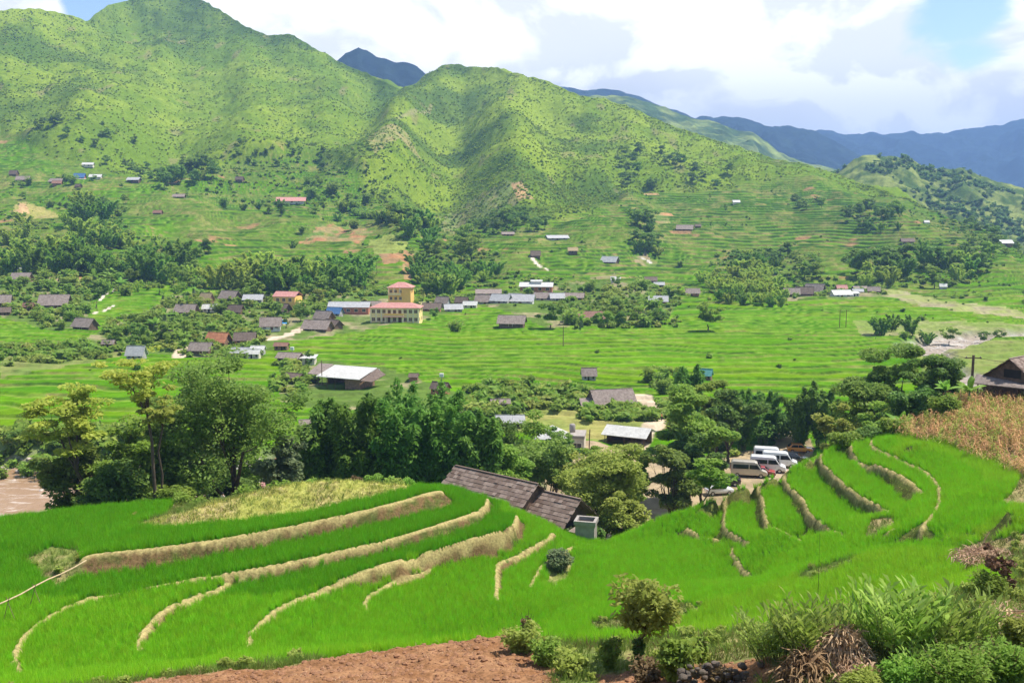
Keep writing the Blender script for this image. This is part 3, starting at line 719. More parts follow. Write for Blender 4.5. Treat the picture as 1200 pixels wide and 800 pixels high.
colg = mixc(colg, mixc(c3(.34,.34,.085), c3(.42,.34,.15), sst(gn2, -.3, .4)), knl*.95)
soilm = in_poly(wpx, wpy, [(-200,895),(0,852),(160,799),(330,780),(560,746),(605,744),(655,785),(640,840),(500,1400),(-500,1400)]) & (GYm < 38.5)
soil2 = in_poly(wpx, wpy, [(700,790),(860,776),(905,770),(900,795),(860,830),(700,830)]) & (GYm < 34)
soilc = mixc(c3(.215,.105,.048), c3(.30,.16,.08), sst(gn1, -.5, .5))
colg = mixc(colg, soilc, (soilm | soil2).astype(float))
GZ += (soilm | soil2)*(fbm(GXm/.45, GYm/.45, 3, 95)*.16)
sandy = in_poly(GPX, GPY, [(600,560),(960,500),(960,600),(760,640),(640,640)]) & (GYm > 96)
colg = mixc(colg, mixc(c3(.46,.33,.21), c3(.36,.26,.15), sst(gn2, -.3, .3)), sandy.astype(float))
GZ += (~ricefield)*(fbm(GXm/1.1, GYm/1.1, 3, 96)*.12+fbm(GXm/.5, GYm/.5, 2, 93)*.05)*np.where(dl < .6, .35, 1) + (dl < .24)*.09 - ricefield*.02
cgrid = colg
nm = sheet('rice_terraces', GXm, GYm, GZ, colg, M['near_land'])
tag(nm, 'stepped rice terraces on two knolls with bare clay rims', 'terraces', kind='structure')
def gz(x, y):
    """height of the near land"""
    fi = np.clip((np.asarray(y, float)-GY0)/GS, 0, NYg-1.001); fj = np.clip((np.asarray(x, float)-GX0)/GS, 0, NXg-1.001)
    i = fi.astype(int); j = fj.astype(int); a = fi-i; b = fj-j
    return (GZ[i, j]*(1-b)+GZ[i, j+1]*b)*(1-a)+(GZ[i+1, j]*(1-b)+GZ[i+1, j+1]*b)*a
def near_at(px, py, y0=12, y1=140):
    """first near-land point hit by the sight line through a photo position"""
    ys = np.arange(y0, y1, 0.1); xs = uu(px, py)*ys; zs = CAMZ+tanz(py)*ys
    k = np.nonzero(gz(xs, ys) >= zs)[0]
    if len(k) == 0: return Vector(at_y(px, py, y1))
    k = k[0]; return Vector((xs[k], ys[k], float(gz(xs[k], ys[k]))))
# ================================================================== RICE AND GROUND COVER (uncountable)
rs = np.random.RandomState(5)
def blades(n, h, spread, lean, wid, seed, curve=0.5, seg=2):
    """a tuft of thin bending blades"""
    r = np.random.RandomState(seed); V = []; Fc = []
    for i in range(n):
        a = r.rand()*6.283; d = r.rand()**.5*spread; hh = h*(0.65+0.45*r.rand()); l = lean*(0.3+r.rand())
        bx, by = math.cos(a)*d, math.sin(a)*d; b2 = a+r.randn()*0.6; w_ = wid*(0.7+.6*r.rand())
        pa = r.rand()*6.283; wx, wy = math.cos(pa)*w_/2, math.sin(pa)*w_/2; b = len(V)
        for k in range(seg+1):
            t = k/seg; off = l*hh*(t**(1+curve)); z = hh*(t-0.25*l*t*t); s = 1-t**2*0.95
            cx, cy2 = bx+math.cos(b2)*off, by+math.sin(b2)*off
            V += [(cx-wx*s, cy2-wy*s, z), (cx+wx*s, cy2+wy*s, z)]
        for k in range(seg): Fc.append((b+2*k, b+2*k+1, b+2*k+3, b+2*k+2))
    return np.array(V), np.array(Fc)
M['rice'] = mat_leaf('rice_leaf', (.24,.54,.014), (.37,.67,.03), trans=.36, rough=.45, tint_scale=3, vary=.16)
M['rice_pale'] = mat_leaf('pale_rice_leaf', (.32,.58,.022), (.43,.66,.04), trans=.36, rough=.45, tint_scale=3, vary=.14)
M['dry_grass'] = mat_leaf('dry_grass', (.10,.075,.03), (.20,.15,.06), trans=.3, rough=.7, tint_scale=3, vary=.25)
M['wild_grass'] = mat_leaf('wild_grass', (.11,.20,.03), (.25,.31,.06), trans=.35, rough=.6, tint_scale=3, vary=.25)
def protos(nm, mt, specs):
    out = []
    for k, sp_ in enumerate(specs):
        V, Fc = blades(*sp_, seed=300+k*7); out.append(proto(nm, np_mesh(nm, V, Fc, mt)))
    return out
riceP = protos('rice_tuft', M['rice'], [(26, .60, .10, .27, .020)]*4)
riceQ = protos('pale_rice_tuft', M['rice_pale'], [(26, .60, .10, .27, .020)]*4)
dryP = protos('dry_tuft', M['dry_grass'], [(12, .30, .12, .7, .016)]*3)
wildP = protos('wild_tuft', M['wild_grass'], [(16, .42, .14, .6, .022)]*3)
def scatter_pts(mask, spacing, jit=0.45, prob=None, seed=1, sight=True):
    r = np.random.RandomState(seed)
    xs = np.arange(GX0, GX1, spacing); ys = np.arange(GY0, GY1, spacing)
    X, Y = np.meshgrid(xs, ys); X = X+(r.rand(*X.shape)-.5)*2*jit*spacing; Y = Y+(r.rand(*Y.shape)-.5)*2*jit*spacing
    X = X.ravel(); Y = Y.ravel()
    i = np.clip(((Y-GY0)/GS+.5).astype(int), 0, NYg-1); j = np.clip(((X-GX0)/GS+.5).astype(int), 0, NXg-1)
    k = mask[i, j]
    if prob is not None: k = k & (r.rand(len(X)) < prob[i, j])
    k &= (np.abs(X/np.maximum(Y, 1)) < 0.62)
    X, Y = X[k], Y[k]
    return X, Y, gz(X, Y)
def lay(name, mask, spacing, protos_, label, cat, smin=.8, smax=1.2, prob=None, seed=1, jit=.45, patch=True, tilt=.15):
    X, Y, Z = scatter_pts(mask, spacing, jit, prob, seed); r = np.random.RandomState(seed+50); n = len(X)
    s = smin+(smax-smin)*r.rand(n)
    if patch: s *= 1+.16*fbm(X/2.2, Y/2.2, 3, 200+seed)
    print(name, n)
    return stuff(name, np.stack([X, Y, Z-0.02], 1), s, r.rand(n)*6.283, protos_, label, cat, tilt=r.randn(n, 2)*tilt)
palef = in_poly(GPX, GPY, [(775,722),(820,710),(870,698),(945,672),(1030,647),(1100,643),(1220,636),(1220,740),(700,900),(640,800),(690,770)]) & (GYm < 76)
palef0 = palef.copy()
palef |= in_poly(GPX, GPY, [(1040,505),(1210,545),(1210,625),(1110,640),(1100,600),(1110,570),(1085,548),(1035,528),(1022,512)]) & (fbm(GXm/6, GYm/6, 2, 97) > .05)
M['rice_dark'] = mat_leaf('deep_rice_leaf', (.15,.43,.010), (.24,.53,.02), trans=.34, rough=.45, tint_scale=3, vary=.12)
riceD = protos('deep_rice_tuft', M['rice_dark'], [(28, .66, .10, .25, .020)]*4)
darkf = (GXm < 5) & (GZ > 13.42) & ~in_poly(GPX, GPY, [(20,800),(26,765),(38,742),(68,722),(105,709),(150,697),(200,688),(262,679),(276,690),(262,698),(215,716),(184,748),(190,800)])
darkf &= (GPY+10*fbm(GXm/3, GYm/3, 3, 177) < 698)
lay('rice_plants', ricefield & ~palef & darkf, .20, riceD, 'deep green rice on the upper strips of the left knoll', 'rice', seed=15)
lay('rice_plants', ricefield & ~palef & (GXm < 6) & ~darkf, .215, riceP, 'bright green young rice filling the terraces of the left knoll', 'rice', seed=2)
lay('rice_plants', ricefield & ~palef & (GXm >= 6), .215, riceP, 'bright green young rice filling the terraces of the right knoll', 'rice', seed=3)
lay('rice_plants', ricefield & palef, .215, riceQ, 'paler yellow green rice in the near field and on the far right shoulder', 'rice', seed=4)
M['yellow_grass'] = mat_leaf('yellow_grass', (.50,.54,.09), (.74,.70,.22), trans=.35, rough=.7, tint_scale=3, vary=.2)
yelP = protos('yellow_tuft', M['yellow_grass'], [(14, .36, .13, .7, .020)]*3)
lay('rice_plants', ricefield & ~palef & ~darkf, .40, riceQ, 'scattered paler tufts among the bright green rice', 'rice', seed=14, prob=.2+.8*(fbm(GXm/5, GYm/2.5, 4, 198) > .0))
knollm = in_poly(GPX, GPY, GHOLE[1])
bankm = (ricem & bank) | knollm
lay('bank_grass', bankm & ~knollm & (dl > .60) & (GXm < 8), .27, dryP, 'dry yellow grass on the clay banks between the rice terraces', 'grass', .3, .55, prob=np.where(gn2 > -.1, .35, .12), seed=5)
lay('bank_weeds', bankm & ~knollm & (dl > .36), .30, wildP, 'olive weeds growing on the clay banks and the grassy knoll top', 'weeds', .35, .7, prob=np.where((gn2 < .12) | (GXm > 6), .8, .3), seed=6)
lay('knoll_grass', knollm | (ricem & bank & (gn2 > .35) & (dl > .5)), .24, yelP, 'straw yellow grass on the dome of the left knoll', 'grass', .5, 1.05, prob=np.where(knollm, .9, .3), seed=9)
lay('bank_grass', ricem & bank & (GXm > 6) & (dl > .4), .30, yelP, 'light grass on the green banks of the right knoll', 'grass', .3, .55, prob=np.full(GZ.shape, .3), seed=19)
rough_ = ~ricem & ~soilm & ~soil2 & ~sandy & (GYm > 14) & (GYm < 122)
lay('wild_grass', rough_, .42, wildP, 'rough wild grass on the slopes around the rice terraces', 'grass', .6, 1.5, prob=np.where(gn3 > -.2, .7, .4), seed=7)
lay('dry_grass', rough_ & (gn2 > -.05), .5, dryP, 'dry straw coloured grass on the open slopes', 'grass', .8, 1.6, seed=8)
# ================================================================== PLANTS
LEAFS = dict(
 bamboo=((.085,.21,.028), (.25,.41,.07), .48), bamboo_light=((.32,.45,.05), (.54,.62,.12), .5), mid=((.16,.28,.036), (.36,.47,.08), .5),
 dark=((.090,.19,.035), (.21,.32,.065), .42), feather=((.125,.215,.036), (.30,.385,.08), .48), yellow=((.30,.39,.05), (.56,.57,.11), .5),
 olive=((.27,.35,.06), (.46,.50,.11), .5), grey=((.14,.20,.085), (.26,.31,.15), .4), banana=((.15,.31,.03), (.32,.48,.08), .5), red=((.16,.10,.05), (.24,.18,.08), .3))
for k, (a_, b_, t_) in LEAFS.items(): M['leaf_'+k] = mat_leaf('foliage_'+k, a_, b_, trans=t_, rough=.5, tint_scale=.45, vary=.14)
LEAFS_X = dict(farbamboo=((.12,.26,.03), (.32,.48,.07), .5), fardark=((.11,.22,.035), (.27,.38,.07), .45), hillscrub=((.15,.26,.026), (.29,.41,.06), .48), hillgold=((.28,.39,.04), (.44,.53,.075), .48))
for k, (a_, b_, t_) in LEAFS_X.items(): M['leaf_'+k] = mat_leaf('foliage_'+k, a_, b_, trans=t_, rough=.5, tint_scale=.45, vary=.14)
M['bark'] = mat_simple('bark', (.085,.062,.042), .9, .35, 3, .03); M['bark_pale'] = mat_simple('pale_bark', (.20,.16,.11), .9, .3, 3, .03)
M['culm'] = mat_simple('bamboo_culm', (.13,.16,.05), .6, .3, 2); M['twig'] = mat_simple('dead_twig', (.24,.16,.09), .9, .3, 4); M['dark_twig'] = mat_simple('dark_twig', (.09,.055,.035), .9, .3, 4)
def leaves(Cn, size, r, up=.45, elong=1.9, droop=.25, dirs=None):
    """Cn (n,3) centres -> one leaf-shaped quad each, scattered orientation leaning upward"""
    n = len(Cn); sz = size*(.6+.8*r.rand(n))
    nr = r.randn(n, 3); nr[:, 2] = np.abs(nr[:, 2])+up*2; nr /= np.linalg.norm(nr, axis=1)[:, None]
    d = r.randn(n, 3) if dirs is None else dirs+r.randn(n, 3)*.45
    d[:, 2] -= droop
    d -= (d*nr).sum(1)[:, None]*nr; d /= np.linalg.norm(d, axis=1)[:, None]+1e-9
    s = np.cross(nr, d); L = (sz*elong/2)[:, None]; Wd = (sz/2)[:, None]
    V = np.stack([Cn-d*L, Cn+s*Wd-d*L*.1, Cn+d*L-np.array([0, 0, .12])*L, Cn-s*Wd-d*L*.1], 1).reshape(-1, 3)
    return V
def quads(n): return np.arange(n*4).reshape(-1, 4)
def limb(r, p, d, L, rad, depth, out, tips, gnarl=.25, split=(2, 4), shrink=.68, upb=.15):
    pts = [p]; rs = [rad]; n = 5; q = p.copy(); dd = d.copy()
    for k in range(n):
        dd = dd+r.randn(3)*gnarl*.35; dd[2] += upb*.3; dd /= np.linalg.norm(dd); q = q+dd*L/n; pts.append(q.copy()); rs.append(rad*(1-.45*(k+1)/n))
    out.append((pts, rs))
    if depth <= 0: tips.append((q, dd, L)); return
    for k in range(r.randint(*split)):
        t = .55+.45*r.rand() if k else 1.0; i = int(t*n); nd = dd+r.randn(3)*.75; nd[2] = nd[2]*.6+.15; nd /= np.linalg.norm(nd)
        limb(r, pts[i].copy(), nd, L*shrink*(.8+.4*r.rand()), rs[i]*.62, depth-1, out, tips, gnarl, split, shrink, upb)
    if depth <= 2: tips.append((pts[3].copy(), dd, L*.7))
def tubes(out, n=6, minr=0.0):
    mb = MB()
    for pts, rs in out:
        if rs[0] < minr: continue
        mb.tube(pts, rs, n, cap=False)
    return mb
def clump(r, c, rad, n, flat=.55):
    v = r.randn(n, 3); v /= np.linalg.norm(v, axis=1)[:, None]; v *= (rad*(.35+.65*r.rand(n)**.4))[:, None]; v[:, 2] *= flat; return c+v, v/np.maximum(rad, 1e-6)
def broadleaf(seed, h, cr, nl=9000, leaf=.28, trunk=.28, lean=(0, 0), crown_base=.3, depth=3, clr=.13, flat=.5, flatten=.75):
    """-> (wood MB, crown verts)"""
    r = np.random.RandomState(seed); out = []; tips = []
    base = np.zeros(3); tr = [base+np.array([lean[0]*t, lean[1]*t, h*crown_base*t])+r.randn(3)*.02*h*t*np.array([1, 1, 0]) for t in np.linspace(0, 1, 5)]
    out.append((tr, [trunk*(1.25-.45*t) if i else trunk*1.5 for i, t in enumerate(np.linspace(0, 1, 5))]))
    nlimb = 4+r.randint(3)
    for k in range(nlimb):
        a = 6.283*(k+r.rand()*.6)/nlimb; d = np.array([math.cos(a), math.sin(a), .75+r.rand()*.9]); 
        if k == 0: d = np.array([.1, .1, 1.0])
        limb(r, tr[-1].copy(), d/np.linalg.norm(d), h*.25, trunk*.62, depth-1, out, tips)
    T = np.array([t[0] for t in tips]); c0 = T.mean(0)
    # fit the tips to the wanted crown
    hz = h-c0[2]; rad = np.hypot(T[:, 0]-c0[0], T[:, 1]-c0[1]); s = cr*.88/np.percentile(rad, 92); zs = (h-clr*cr-tr[-1][2])/(T[:, 2].max()-tr[-1][2]+1e-6)
    def warp(p):
        p = np.array(p, float); k = np.clip((p[..., 2]-tr[-1][2])/(.15*h), 0, 1)[..., None]*np.ones(3); q = p.copy()
        q[..., 0] = tr[-1][0]+(p[..., 0]-tr[-1][0])*s; q[..., 1] = tr[-1][1]+(p[..., 1]-tr[-1][1])*s
        q[..., 2] = np.where(p[..., 2] > tr[-1][2], tr[-1][2]+(p[..., 2]-tr[-1][2])*zs, p[..., 2]); return q
    out = [out[0]]+[([q for q in warp(np.array(pp))], rr) for pp, rr in out[1:]]
    Cs = []; Ds = []; per = max(4, nl//len(tips))
    for (t, d, L) in tips:
        c = warp(t); rd = cr*clr*(1.1+1.1*r.rand())
        a, v = clump(r, c, rd, int(per*(.6+.8*r.rand())), flat); Cs.append(a); Ds.append(v)
    Cn = np.concatenate(Cs); Ds = np.concatenate(Ds)
    return tubes(out, 6, .02 if nl < 3000 else .008), leaves(Cn, leaf, r, dirs=Ds)
def bamboo(seed, h, w, nc=22, nl=9000, leaf=.32, cull=.05):
    """a clump of arching culms with drooping sprays"""
    r = np.random.RandomState(seed); mb = MB(); Cs = []; Ds = []
    for k in range(nc):
        a = r.rand()*6.283; d = r.rand()**.5; hh = h*(.62+.38*r.rand()**.7)*(1-.25*d*r.rand()); out = w*(.12+.36*d*(.6+.6*r.rand()))
        b0 = np.array([math.cos(a), math.sin(a), 0])*w*.16*d; pts = []
        for t in np.linspace(0, 1, 7):
            arch = out*(t**1.9); zz = hh*(t-.10*t**4*(1+d)); pts.append(b0+np.array([math.cos(a)*arch, math.sin(a)*arch, zz]))
        mb.tube(pts, [cull*(1-.8*t) for t in np.linspace(0, 1, 7)], 4, cap=False)
        per = nl//nc; t = .16+.84*r.rand(per)**.75; P = np.array(pts); ti = t*6; i0 = np.clip(ti.astype(int), 0, 5); f = (ti-i0)[:, None]
        c = P[i0]*(1-f)+P[i0+1]*f
        plume = (.05+.13*np.sin(np.clip(t, 0, 1)*3.0)**.8)*h*.42; plume *= .55+.55*np.sin(t*23+k*3)**2
        v = r.randn(per, 3); v /= np.linalg.norm(v, axis=1)[:, None]; v[:, 2] = v[:, 2]*.75-.22
        c = c+v*(plume*r.rand(per)**.5)[:, None]; Cs.append(c); Ds.append(v)
    Cn = np.concatenate(Cs); Cn[:, 2] = np.maximum(Cn[:, 2], .1)
    return mb, leaves(Cn, leaf, r, up=.25, elong=2.6, droop=.5, dirs=np.concatenate(Ds))
def shrub(seed, h, w, nl=2500, leaf=.16, stems=7, up=.4, elong=1.9):
    r = np.random.RandomState(seed); mb = MB(); Cs = []; Ds = []
    for k in range(stems):
        a = 6.283*k/stems+r.rand(); o = w*.5*(.3+.6*r.rand()); hh = h*(.6+.4*r.rand())
        pts = [np.array([math.cos(a)*o*t**1.3, math.sin(a)*o*t**1.3, hh*t]) for t in np.linspace(0, 1, 5)]
        mb.tube(pts, [.03*h*(1-.7*t)/2 for t in np.linspace(0, 1, 5)], 4, cap=False)
        for t in (.45, .7, .95):
            c = pts[int(t*4)]*1.0; rd = w*.17*(.7+.7*r.rand()); a2, v = clump(r, c, rd, nl//(stems*3), .8); Cs.append(a2); Ds.append(v)
    Cn = np.concatenate(Cs); Cn[:, 2] = np.abs(Cn[:, 2])+.02
    return mb, leaves(Cn, leaf, r, up=up, elong=elong, dirs=np.concatenate(Ds))
def banana_mesh(seed, h=3.6, n=9, leafw=.62):
    r = np.random.RandomState(seed); st = MB(); st.tube([(0,0,0),(0.02,0,h*.3),(0,0.03,h*.55)], [.16,.13,.08], 8); lf = MB()
    for k in range(n):
        a = 6.283*k/n*1.0+r.rand()*.5; L = h*(.55+.2*r.rand()); el = .5+.9*r.rand() if k < n-2 else 1.4; seg = 8; V = []
        for i in range(seg+1):
            t = i/seg; rr = L*t*math.cos(el)*(1+.25*t); zz = h*.5+L*t*math.sin(el)-L*.55*t*t*(1.3-el*.5); wd = leafw*math.sin(max(.06, min(1, t*1.05))*3.0)**.6*.5*(1 if t < .98 else .2)
            nx, ny = -math.sin(a), math.cos(a); c = (math.cos(a)*rr, math.sin(a)*rr, zz)
            V += [(c[0]-nx*wd, c[1]-ny*wd, zz-wd*.45), c, (c[0]+nx*wd, c[1]+ny*wd, zz-wd*.45)]
        lf.add(V, [f for i in range(seg) for f in ((i*3, i*3+1, i*3+4, i*3+3), (i*3+1, i*3+2, i*3+5, i*3+4))])
    return st, lf
def tree_obj(name, gen, leafmat, bark, loc, label, cat, group=None, rz=0, scale=1, crown='crown', trunk='trunk'):
    """near plant: an empty with its trunk and crown"""
    mb, LV = gen; e = empty(name, loc, rz, label, cat, group, scale)
    mb.build(trunk, M[bark], e, True); add_obj(crown, np_mesh(crown, LV, quads(len(LV)//4), M['leaf_'+leafmat]), e); return e
def one_mesh(name, gen, leafmat, bark):
    mb, LV = gen; nb = len(mb.v); me = bpy.data.meshes.new(name)
    Fq = [f for f in mb.f if len(f) == 4]; V = np.concatenate([np.array(mb.v).reshape(-1, 3), LV]); Fc = np.concatenate([np.array(Fq).reshape(-1, 4), quads(len(LV)//4)+nb])
    me = np_mesh(name, V, Fc, [M[bark], M['leaf_'+leafmat]]); mi = np.zeros(len(Fc), np.int32); mi[len(Fq):] = 1; me.polygons.foreach_set('material_index', mi); return me
def land_z(x, y):
    c = int(np.clip(np.argmin(np.abs(XX[NR1+200]/YY[NR1+200]-x/y)), 0, NC-1)); r = int(np.argmin(np.abs(YY[:FR, c]-y))); z = ZZ[r, c]
    if y < 148 and GX0+1 < x < GX1-1: z = max(z, float(gz(x, y)))
    return float(z)
def stand(px, Y, py=450):
    x = uu(px, py)*Y; return Vector((x, Y, land_z(x, Y)))
# ---------- meshes for the many plants of the middle distance (one metre high, scaled on placing)
FAR = {}
def far_kind(k, gens, leafmat, bark='bark'): FAR[k] = [one_mesh(k, g_, leafmat, bark) for g_ in gens]
far_kind('bamboo', [bamboo(400+i, 1, .85, 13, 1500, .052, .006) for i in range(5)], 'farbamboo', 'culm')
far_kind('light_bamboo', [bamboo(410+i, 1, .9, 11, 1100, .06, .006) for i in range(4)], 'bamboo_light', 'culm')
far_kind('tree', [broadleaf(420+i, 1, .46, 1500, .055, .022, depth=2, clr=.2, crown_base=.22) for i in range(5)], 'mid')
far_kind('dark_tree', [broadleaf(430+i, 1, .48, 1500, .058, .022, depth=2, clr=.2, crown_base=.15) for i in range(5)], 'fardark')
far_kind('olive_tree', [broadleaf(440+i, 1, .5, 1000, .065, .02, depth=2, clr=.2, crown_base=.2) for i in range(3)], 'olive')
far_kind('bush', [shrub(450+i, 1, 1.5, 500, .12) for i in range(4)], 'mid', 'twig')
far_kind('slim_tree', [broadleaf(460+i, 1, .17, 500, .05, .015, depth=2, clr=.3, crown_base=.15) for i in range(3)], 'dark')
far_kind('banana', [], 'banana')
bm_ = []
for i in range(3):
    st, lf = banana_mesh(470+i, 1.0, 8, .2); n0 = len(st.v); me = bpy.data.meshes.new('banana_plant')
    me.from_pydata(st.v+lf.v, [], st.f+[tuple(n0+q for q in f) for f in lf.f]); me.materials.append(M['culm']); me.materials.append(M['leaf_banana'])
    me.polygons.foreach_set('material_index', np.array([0]*len(st.f)+[1]*len(lf.f), np.int32)); FAR['banana'].append(me)
WORDS = {'bamboo': ('bamboo_clump', 'bamboo'), 'light_bamboo': ('bamboo_clump', 'bamboo'), 'tree': ('broadleaf_tree', 'tree'), 'dark_tree': ('broadleaf_tree', 'tree'), 'olive_tree': ('broadleaf_tree', 'tree'), 'bush': ('bush', 'bush'), 'slim_tree': ('slender_tree', 'tree'), 'banana': ('banana_plant', 'banana plant')}
LOOK = {'bamboo': 'dark bamboo clump', 'light_bamboo': 'light bamboo clump', 'tree': 'green leafy tree', 'dark_tree': 'dark dense tree', 'olive_tree': 'pale olive tree', 'bush': 'low leafy bush', 'slim_tree': 'slim dark tree', 'banana': 'banana plant'}
ORD = 'first second third fourth fifth sixth seventh eighth ninth tenth eleventh twelfth thirteenth fourteenth fifteenth sixteenth seventeenth eighteenth nineteenth twentieth'.split()
rp = random.Random(77)
def put(kind, px, py, hpx, label, group=None, wide=1.0):
    p = ground(px, py); me = rp.choice(FAR[kind]); o = add_obj(WORDS[kind][0], me, None, (p.x, p.y, p.z-.15)); h = hpx*p.y/FPX
    o.scale = (h*wide, h*wide, h); o.rotation_euler = (0, 0, rp.random()*6.28); tag(o, label, WORDS[kind][1], group); return o
def zone(desc, group, poly, n, kinds, hr, mind=5, wide=1.0):
    """plants of the given kinds inside a traced area of the land; label = look + which one + where"""
    x0 = min(p[0] for p in poly); x1 = max(p[0] for p in poly); y0 = min(p[1] for p in poly); y1 = max(p[1] for p in poly); pts = []; t = 0; md = mind
    while len(pts) < n and t < 8000:
        t += 1; x = rp.uniform(x0, x1); y = rp.uniform(y0, y1)
        if t % 1000 == 0: md *= .85
        if in_poly(np.array([x]), np.array([y]), poly)[0] and all(math.hypot(x-a, (y-b)*1.6) > md for a, b in pts): pts.append((x, y))
    mixk = {'bamboo': 'light_bamboo', 'dark_tree': 'tree'}
    items = [(x, y, (lambda q: mixk.get(q, q) if rp.random() < .3 else q)(rp.choice(kinds)), rp.uniform(*hr)) for x, y in pts]; byk = {}
    for it in sorted(items): byk.setdefault(it[2], []).append(it)
    for k, L in byk.items():
        for i, (x, y, _, h) in enumerate(L):
            if len(L) == 1: lab = '%s %s' % (LOOK[k], desc)
            elif len(L) <= 20: lab = '%s %s, %s from the left' % (LOOK[k], desc, ORD[i])
            else: lab = '%s in the mass %s' % (LOOK[k], desc)
            put(k, x, y, h, lab, group, wide)
def row(desc, group, items):
    """single plants: (kind, px, py, height px)"""
    cnt = {}
    for it in items: cnt[it[0]] = cnt.get(it[0], 0)+1
    seen = {}
    for k, x, y, h in sorted(items, key=lambda t: t[1]):
        i = seen.get(k, 0); seen[k] = i+1
        put(k, x, y, h, ('%s %s' % (LOOK[k], desc)) if cnt[k] == 1 else '%s %s, %s from the left' % (LOOK[k], desc, ORD[i]), group)
# ---------- plants of the slopes and the valley
zone('in the grove under the bare yellow knob', 'bamboo grove left of the slope', [(0,262),(20,258),(60,262),(105,268),(150,290),(150,305),(0,308)], 20, ['light_bamboo'], (18,26), 7)
zone('along the foot of the left grove', 'bamboo along the foot of the left grove', [(0,312),(70,316),(170,318),(215,316),(215,328),(150,332),(0,330)], 20, ['bamboo'], (34,50), 8)
zone('on the rise behind the left grove', 'bamboo on the left rise', [(95,250),(130,262),(150,290),(130,310),(85,285)], 14, ['bamboo'], (26,38), 6)
zone('on the brow below the hamlet', 'trees below the upper hamlet', [(70,236),(150,240),(140,252),(90,252)], 9, ['dark_tree','bush'], (9,16), 6)
zone('on the round wooded hump', 'trees on the wooded hump', [(150,300),(180,290),(215,300),(240,325),(220,345),(150,345)], 18, ['light_bamboo','tree'], (18,28), 6)
zone('in the dark belt above the village', 'bamboo belt above the village', [(252,330),(300,325),(360,325),(430,322),(430,340),(330,352),(252,342)], 20, ['bamboo'], (34,52), 9)
zone('in the belt over the village', 'trees in the belt over the village', [(252,335),(430,328),(430,352),(300,360)], 12, ['tree'], (18,28), 9)
row('standing above the red cuts', 'bamboo near the red cuts', [('bamboo',422,318,28),('dark_tree',242,300,18),('bamboo',395,330,46),('bamboo',342,286,14),('bush',354,270,9),('bamboo',329,243,16),('bamboo',302,238,14)])
zone('on the ridge left of the red cuts', 'trees on the ridge by the red cuts', [(440,262),(465,255),(490,275),(480,285),(445,275)], 10, ['bamboo','dark_tree'], (18,30), 5)
zone('in the diagonal wood right of the cuts', 'diagonal wood', [(462,262),(500,262),(530,285),(575,300),(560,318),(500,300),(470,285)], 20, ['bamboo','tree'], (20,32), 6)
zone('below the diagonal wood', 'lower edge of the diagonal wood', [(488,316),(540,322),(560,332),(520,342),(485,338)], 13, ['bamboo'], (24,38), 7)
row('around the end of the diagonal wood', 'bamboo at the wood end', [('bamboo',570,322,30),('bamboo',582,318,24),('light_bamboo',568,328,16),('slim_tree',543,328,16),('tree',500,340,18)])
zone('in the dark hillside clump', 'trees of the dark hillside clump', [(188,208),(205,200),(250,205),(250,220),(215,224),(185,222)], 16, ['dark_tree','bamboo'], (14,22), 5)
zone('along the upper wood edge', 'trees along the upper wood edge', [(20,150),(60,165),(120,180),(190,195),(250,205),(250,212),(180,206),(120,190),(60,178),(20,165)], 20, ['dark_tree'], (8,14), 6)
zone('in the band below the peak', 'trees in the band below the peak', [(90,172),(130,160),(190,175),(260,190),(340,196),(340,202),(260,200),(180,186)], 20, ['dark_tree'], (6,11), 6)
zone('along the hedge under the middle spur', 'trees along the middle hedge', [(335,188),(365,180),(378,190),(400,205),(440,190),(440,198),(405,214),(370,200),(345,192)], 18, ['dark_tree'], (5,9), 4)
zone('below the middle spur', 'trees below the middle spur', [(360,215),(440,205),(460,235),(420,250),(370,240)], 14, ['dark_tree','tree','bush'], (8,16), 6)
zone('scattered around the left hamlet', 'trees around the upper hamlet', [(0,215),(40,210),(120,215),(160,225),(150,240),(60,240),(0,232)], 14, ['dark_tree','tree','bush'], (6,12), 8)
zone('on the valley steps under the middle spur', 'trees on the valley steps', [(260,225),(330,235),(450,250),(440,275),(390,262),(260,250)], 15, ['dark_tree','bush','bamboo'], (8,15), 9)
zone('by the dark wood under the right spur', 'wood under the right spur', [(545,250),(580,240),(640,262),(640,272),(600,268),(550,262)], 18, ['dark_tree'], (12,20), 5)
zone('in the dark patch on the right ridge', 'trees in the dark ridge patch', [(700,180),(740,172),(790,195),(875,210),(870,222),(800,220),(730,218),(725,196)], 20, ['dark_tree'], (9,16), 6)
zone('around the farm on the middle steps', 'trees around the middle farm', [(738,265),(765,270),(790,280),(785,292),(745,292)], 10, ['dark_tree','bamboo'], (14,24), 5)
row('beside the middle farm', 'trees beside the middle farm', [('bamboo',746,274,20),('dark_tree',760,291,24),('slim_tree',850,249,11),('bush',798,300,8),('slim_tree',694,258,8),('tree',640,335,12)])
zone('on the domed grove', 'bamboo of the domed grove', [(812,338),(830,322),(870,318),(905,325),(922,345),(915,356),(880,352),(840,345)], 34, ['light_bamboo'], (17,23), 5, 1.15)
zone('at the foot of the domed grove', 'bamboo along the foot of the domed grove', [(838,348),(880,355),(918,358),(918,362),(870,360),(838,352)], 12, ['bamboo'], (15,20), 6)
zone('on the slope above the domed grove', 'trees above the domed grove', [(850,300),(900,290),(965,310),(960,330),(930,325),(900,318),(860,312)], 20, ['dark_tree','tree','bamboo'], (14,22), 6)
zone('on the right ridge steps', 'trees on the right ridge steps', [(920,230),(955,235),(975,250),(940,252)], 8, ['dark_tree'], (9,14), 5)
zone('amid the right slope', 'clump on the right slope', [(975,258),(1010,250),(1055,268),(1055,282),(1030,284),(990,270)], 16, ['dark_tree','bamboo'], (12,20), 5)
